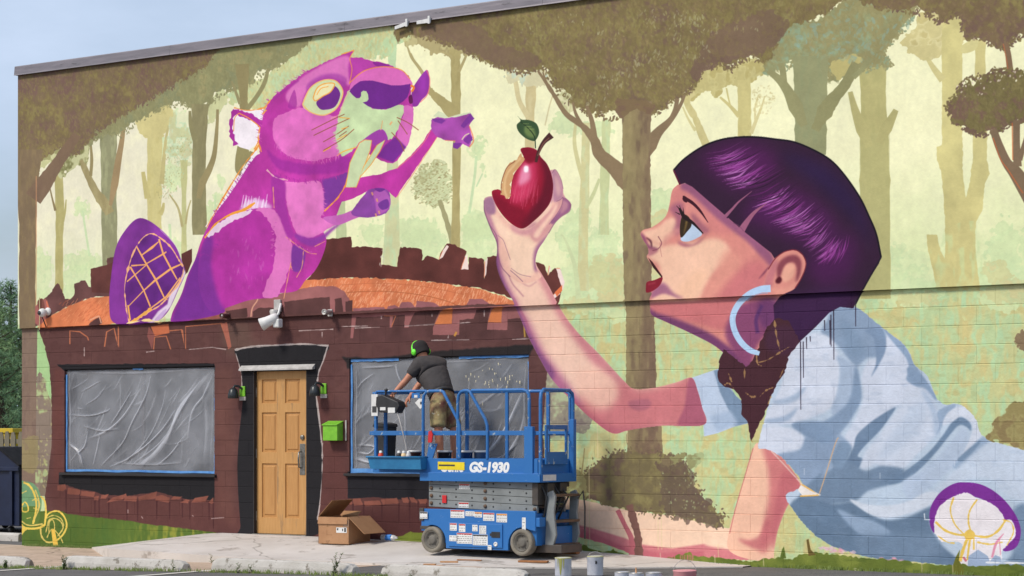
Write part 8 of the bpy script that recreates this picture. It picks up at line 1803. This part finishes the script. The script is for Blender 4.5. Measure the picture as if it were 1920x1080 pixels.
def weed(px, py, h, n, label, name="weed", leafy=1.0, seed=1, yv=YSTOP-0.16):
    r = random.Random(seed); c = on_y(px, py, yv); x, y = c[0], yv; z = gz(x)-0.004
    t = thing(name, (x, y, z), label, "weed", "weeds growing by the wheel stops")
    st = MB(); lf = MB()
    for k in range(n):
        a = r.uniform(-0.35, 0.35); b = r.uniform(-0.3, 0.3); hh = h*r.uniform(0.6, 1.05) if k else h
        P = [Vector((x+0.02*r.uniform(-1, 1)+a*hh*q*q, y+b*hh*q*q*0.6, z+hh*q)) for q in np.linspace(0, 1, 6)]
        st.tube(P, [0.004, 0.0038, 0.0034, 0.003, 0.0025, 0.0015], 5)
        for j in range(int(16*leafy)):
            q = r.uniform(0.08, 1.0); i = min(4, int(q*5)); p = P[i].lerp(P[i+1], q*5-i); an = r.uniform(0, 6.28); L = r.uniform(0.02, 0.045)*(1.25-q*0.6); up_v = r.uniform(-0.2, 0.7)
            d = Vector((math.cos(an), math.sin(an), up_v)).normalized(); sd = d.cross(Vector((0, 0, 1))).normalized()*L*0.28
            lf.add([p, p+d*L*0.5+sd, p+d*L, p+d*L*0.5-sd], [(0, 1, 2), (0, 2, 3)])
    st.build("stems", M_stem, t); lf.build("leaves", M_weed, t)
weed(628, 1078, 0.24, 4, "tall leafy weed growing in front of the wheel stop below the door", seed=2, leafy=2.4)
weed(120, 1072, 0.17, 7, "dense weed clump between two wheel stops, with dry stems", seed=3, leafy=1.4)
weed(10, 1070, 0.10, 6, "low leafy weed in front of the wheel stop by the building's corner", seed=4, leafy=1.6)
weed(323, 1072, 0.13, 2, "thin grey weed at the end of the long wheel stop", seed=5, leafy=0.8)
weed(447, 1075, 0.11, 2, "small upright weed at the near end of the stop below the door", seed=6, leafy=1.0)
weed(470, 1077, 0.10, 2, "short weed beside the small upright one", seed=7, leafy=0.9)
weed(397, 1050, 0.11, 2, "dry brown grass sprig against the pad's front edge", seed=9, leafy=0.5, yv=-2.12)
weed(770, 1080, 0.05, 2, "tiny sprout on the wheel stop near the scrap timber", seed=10, leafy=1.0)

# ---------------------------------------------------------------- beyond the corner: dumpster, fence, yellow skip, pines
M_navy = mat("navy_dumpster_paint", srgb(28, 38, 66), 0.45, srgb(22, 30, 54), 3, c3=srgb(70, 66, 64), s3=10, t3=0.66)
M_lid = mat("black_dumpster_lid", srgb(26, 26, 30), 0.85, srgb(36, 36, 40), 6, spec=0.2)
c = on_z(36, 1001, 0.0); dx, dy = c[0], c[1]
t = thing("dumpster", (dx-0.9, dy+0.6, 0), "dark navy dumpster with sloping black lid beside the building", "dumpster")
x0, x1 = dx-1.9, dx
m = MB(); m.prism([(x0, 0.12), (x1, 0.12), (x1, 1.06), (x1-0.42, 1.32), (x0, 1.32)], 'y', dy, dy+1.5); m.build("container", M_navy, t, 0.01)
for k in range(4):
    xx = x0+0.12+k*(x1-x0-0.3)/3; MB().box(xx, xx+0.06, dy-0.04, dy-0.001, 0.14, 0.98).build("rib", M_navy, t, 0.004)
MB().box(x0-0.03, x1+0.03, dy-0.05, dy-0.0005, 0.99, 1.05).build("rim", M_navy, t, 0.005)
m = MB(); m.prism([(x1+0.03, 1.06), (x1+0.03, 1.09), (x1-0.41, 1.362), (x1-0.44, 1.335)], 'y', dy-0.04, dy+1.54); m.build("sloping_lid", M_lid, t, 0.004)
m = MB(); m.box(x0-0.02, x1-0.45, dy-0.04, dy+1.54, 1.328, 1.362); m.build("flat_lid", M_lid, t, 0.006)
for k in (0.15, 0.85):
    xx = x0+(x1-x0)*k; MB().lathe([(0.0, -0.03), (0.05, -0.03), (0.055, 0.0), (0.05, 0.03), (0.0, 0.03)], (xx, dy+0.1, 0.06), 'x', 14).build("caster", M_bplast, t); MB().lathe([(0.0, -0.03), (0.05, -0.03), (0.055, 0.0), (0.05, 0.03), (0.0, 0.03)], (xx, dy+1.2, 0.06), 'x', 14).build("caster", M_bplast, t)
# kerb stone in front
c = on_z(5, 1013, 0.0); x0, x1 = c[0]-2.2, c[0]+0.42
t = thing("kerb_block", (c[0], c[1], 0), "pale concrete kerb lying in front of the navy dumpster", "kerb")
m = MB(); m.prism([(c[1]-0.09, -0.01), (c[1]-0.08, 0.09), (c[1]-0.05, 0.115), (c[1]+0.05, 0.115), (c[1]+0.09, 0.08), (c[1]+0.09, -0.01)], 'x', x0, x1); m.build("kerb_stone", M_stop, t, 0.01)
MB().lathe([(0.013, 0), (0.013, 0.004), (0, 0.006)], (x1-0.3, c[1], 0.1135), 'z', 10).build("anchor_pin", M_steel, t)
# fence: weathered dog-ear pickets on rails
M_fence = mat("weathered_pickets", srgb(128, 120, 104), 0.9, srgb(104, 98, 82), 4, 0.9, stretch=(6, 6, 0.7), bump=0.2)
DF = 43.0
def at_depth(px, py, Z):
    a = (px-CXP)/FPX; return Vector((CAMX+(DX+RX*a)*Z, CAMY+(DY+RY*a)*Z, CAMZ+(HORIZ-py)/FPX*Z))
p = at_depth(36, 812, DF); fy = p.y; fx1 = p.x+0.6
t = thing("picket_fence", (fx1-3, fy, 0), "weathered grey dog-ear picket fence behind the navy dumpster", "fence")
for z in (0.35, 1.38): MB().box(fx1-6.6, fx1+0.6, fy+0.022, fy+0.06, z, z+0.09).build("rail", M_fence, t)
pm = MB(); w = 0.135; H = 1.62
pm.prism([(0, 0.03), (w, 0.03), (w, H-0.1), (w-0.035, H), (0.035, H), (0, H-0.1)], 'y', 0, 0.02); pme = pm.mesh("picket"); pme.materials.append(M_fence)
for k in range(38):
    o = bpy.data.objects.new("picket", pme); col.objects.link(o); adopt(o, t); o.location = (fx1-6.6+k*0.186+random.uniform(-0.012, 0.012), fy, random.uniform(-0.03, 0.03)); o.rotation_euler = (0, random.uniform(-0.012, 0.012), 0)
MB().box(fx1-6.6, fx1+0.6, fy+0.2, fy+0.24, 0.0, 1.33).build("back_boards", M_fence, t)
# yellow skip
M_ysk = mat("yellow_skip_paint", srgb(206, 176, 44), 0.5, srgb(186, 158, 40), 4, c3=srgb(120, 96, 60), s3=9, t3=0.66)
p = at_depth(26, 803, 46.0); sx, sy, sz = p.x, p.y, p.z
t = thing("yellow_skip", (sx-1.5, sy+0.8, 0), "yellow steel skip standing behind the picket fence", "skip")
m = MB(); m.hexa([(sx-2.8, sy+0.1, 0.02), (sx-0.3, sy+0.1, 0.02), (sx-0.3, sy+1.5, 0.02), (sx-2.8, sy+1.5, 0.02), (sx-3.2, sy, sz-0.1), (sx-0.02, sy, sz-0.1), (sx-0.02, sy+1.6, sz-0.1), (sx-3.2, sy+1.6, sz-0.1)]); m.build("body", M_ysk, t)
MB().box(sx-3.3, sx+0.05, sy-0.08, sy+1.68, sz-0.1, sz).build("top_flange", M_ysk, t, 0.01)
for k in range(6): xx = sx-0.25-k*0.55; m = MB(); m.hexa([(xx-0.06, sy+0.06, 0.05), (xx+0.06, sy+0.06, 0.05), (xx+0.06, sy+0.12, 0.05), (xx-0.06, sy+0.12, 0.05), (xx-0.06, sy-0.05, sz-0.1), (xx+0.06, sy-0.05, sz-0.1), (xx+0.06, sy+0.0, sz-0.1), (xx-0.06, sy+0.0, sz-0.1)]); m.build("rib", M_ysk, t)
# pines
M_bark = mat("pine_bark", srgb(86, 70, 58), 0.95, srgb(64, 54, 46), 12, 0.9, bump=0.4)
M_needA = mat("pine_needles", srgb(126, 156, 112), 0.75, srgb(88, 122, 88), 3, 0.9)
M_needB = mat("pale_pine_needles", srgb(146, 172, 118), 0.75, srgb(108, 138, 92), 3, 0.9)
def pine(x, y, h, rad, seed, label, mt):
    r = random.Random(seed); t = thing("pine_tree", (x, y, 0), label, "tree", "pines beyond the fence")
    tk = MB(); tk.tube([(x, y, -0.05), (x+0.05, y, h*0.4), (x-0.03, y, h*0.8), (x, y, h*0.99)], [0.16, 0.12, 0.06, 0.015], 8)
    vs, fs = [], []
    nb = int(h*17)
    for k in range(nb):
        q = (k+0.5)/nb; z = h*(0.05+0.93*q); L = rad*(1-q)**0.72*r.uniform(0.65, 1.12)+0.16; a = k*2.4+r.uniform(-0.4, 0.4); rise = r.uniform(0.1, 0.45)
        d = Vector((math.cos(a), math.sin(a), rise)); e = Vector((x, y, z))
        tk.tube([e, e+d*L*0.5, e+d*L+Vector((0, 0, 0.1*L))], [0.022, 0.014, 0.005], 4, cap=False)
        nt = int(10+L*26)
        for j in range(nt):
            f = r.uniform(0.18, 1.05); c_ = e+d*L*f+Vector((r.gauss(0, 0.09), r.gauss(0, 0.09), r.gauss(0.03, 0.07)+0.1*L*f*f))
            for b in range(7):
                u = Vector((r.gauss(0, 1), r.gauss(0, 1), r.gauss(0.6, 0.8))).normalized()*r.uniform(0.09, 0.17); s = u.cross(Vector((r.gauss(0, 1), r.gauss(0, 1), r.gauss(0, 1)))).normalized()*0.0075
                o = len(vs); vs += [c_-s, c_+s, c_+u]; fs.append((o, o+1, o+2))
    tk.build("trunk", M_bark, t)
    me = bpy.data.meshes.new("crown"); me.from_pydata([tuple(v_) for v_ in vs], [], fs); link("crown", me, mt, t)
for i, (px, ptop, Z, rad, mt, lb) in enumerate([(21, 528, 58, 1.9, M_needA, "dark green pine with a pointed top just past the building's corner"), (-6, 566, 55, 2.0, M_needB, "lighter green pine left of the pointed dark pine"), (-55, 470, 62, 2.6, M_needA, "tall dark pine farthest left beyond the fence"), (40, 610, 56, 1.8, M_needA, "shorter dark pine half hidden behind the building's corner"), (2, 660, 52, 1.7, M_needA, "low bushy pine right behind the picket fence")]):
    p = at_depth(px, ptop, Z); pine(p.x, p.y, p.z, rad, 20+i, lb, mt)
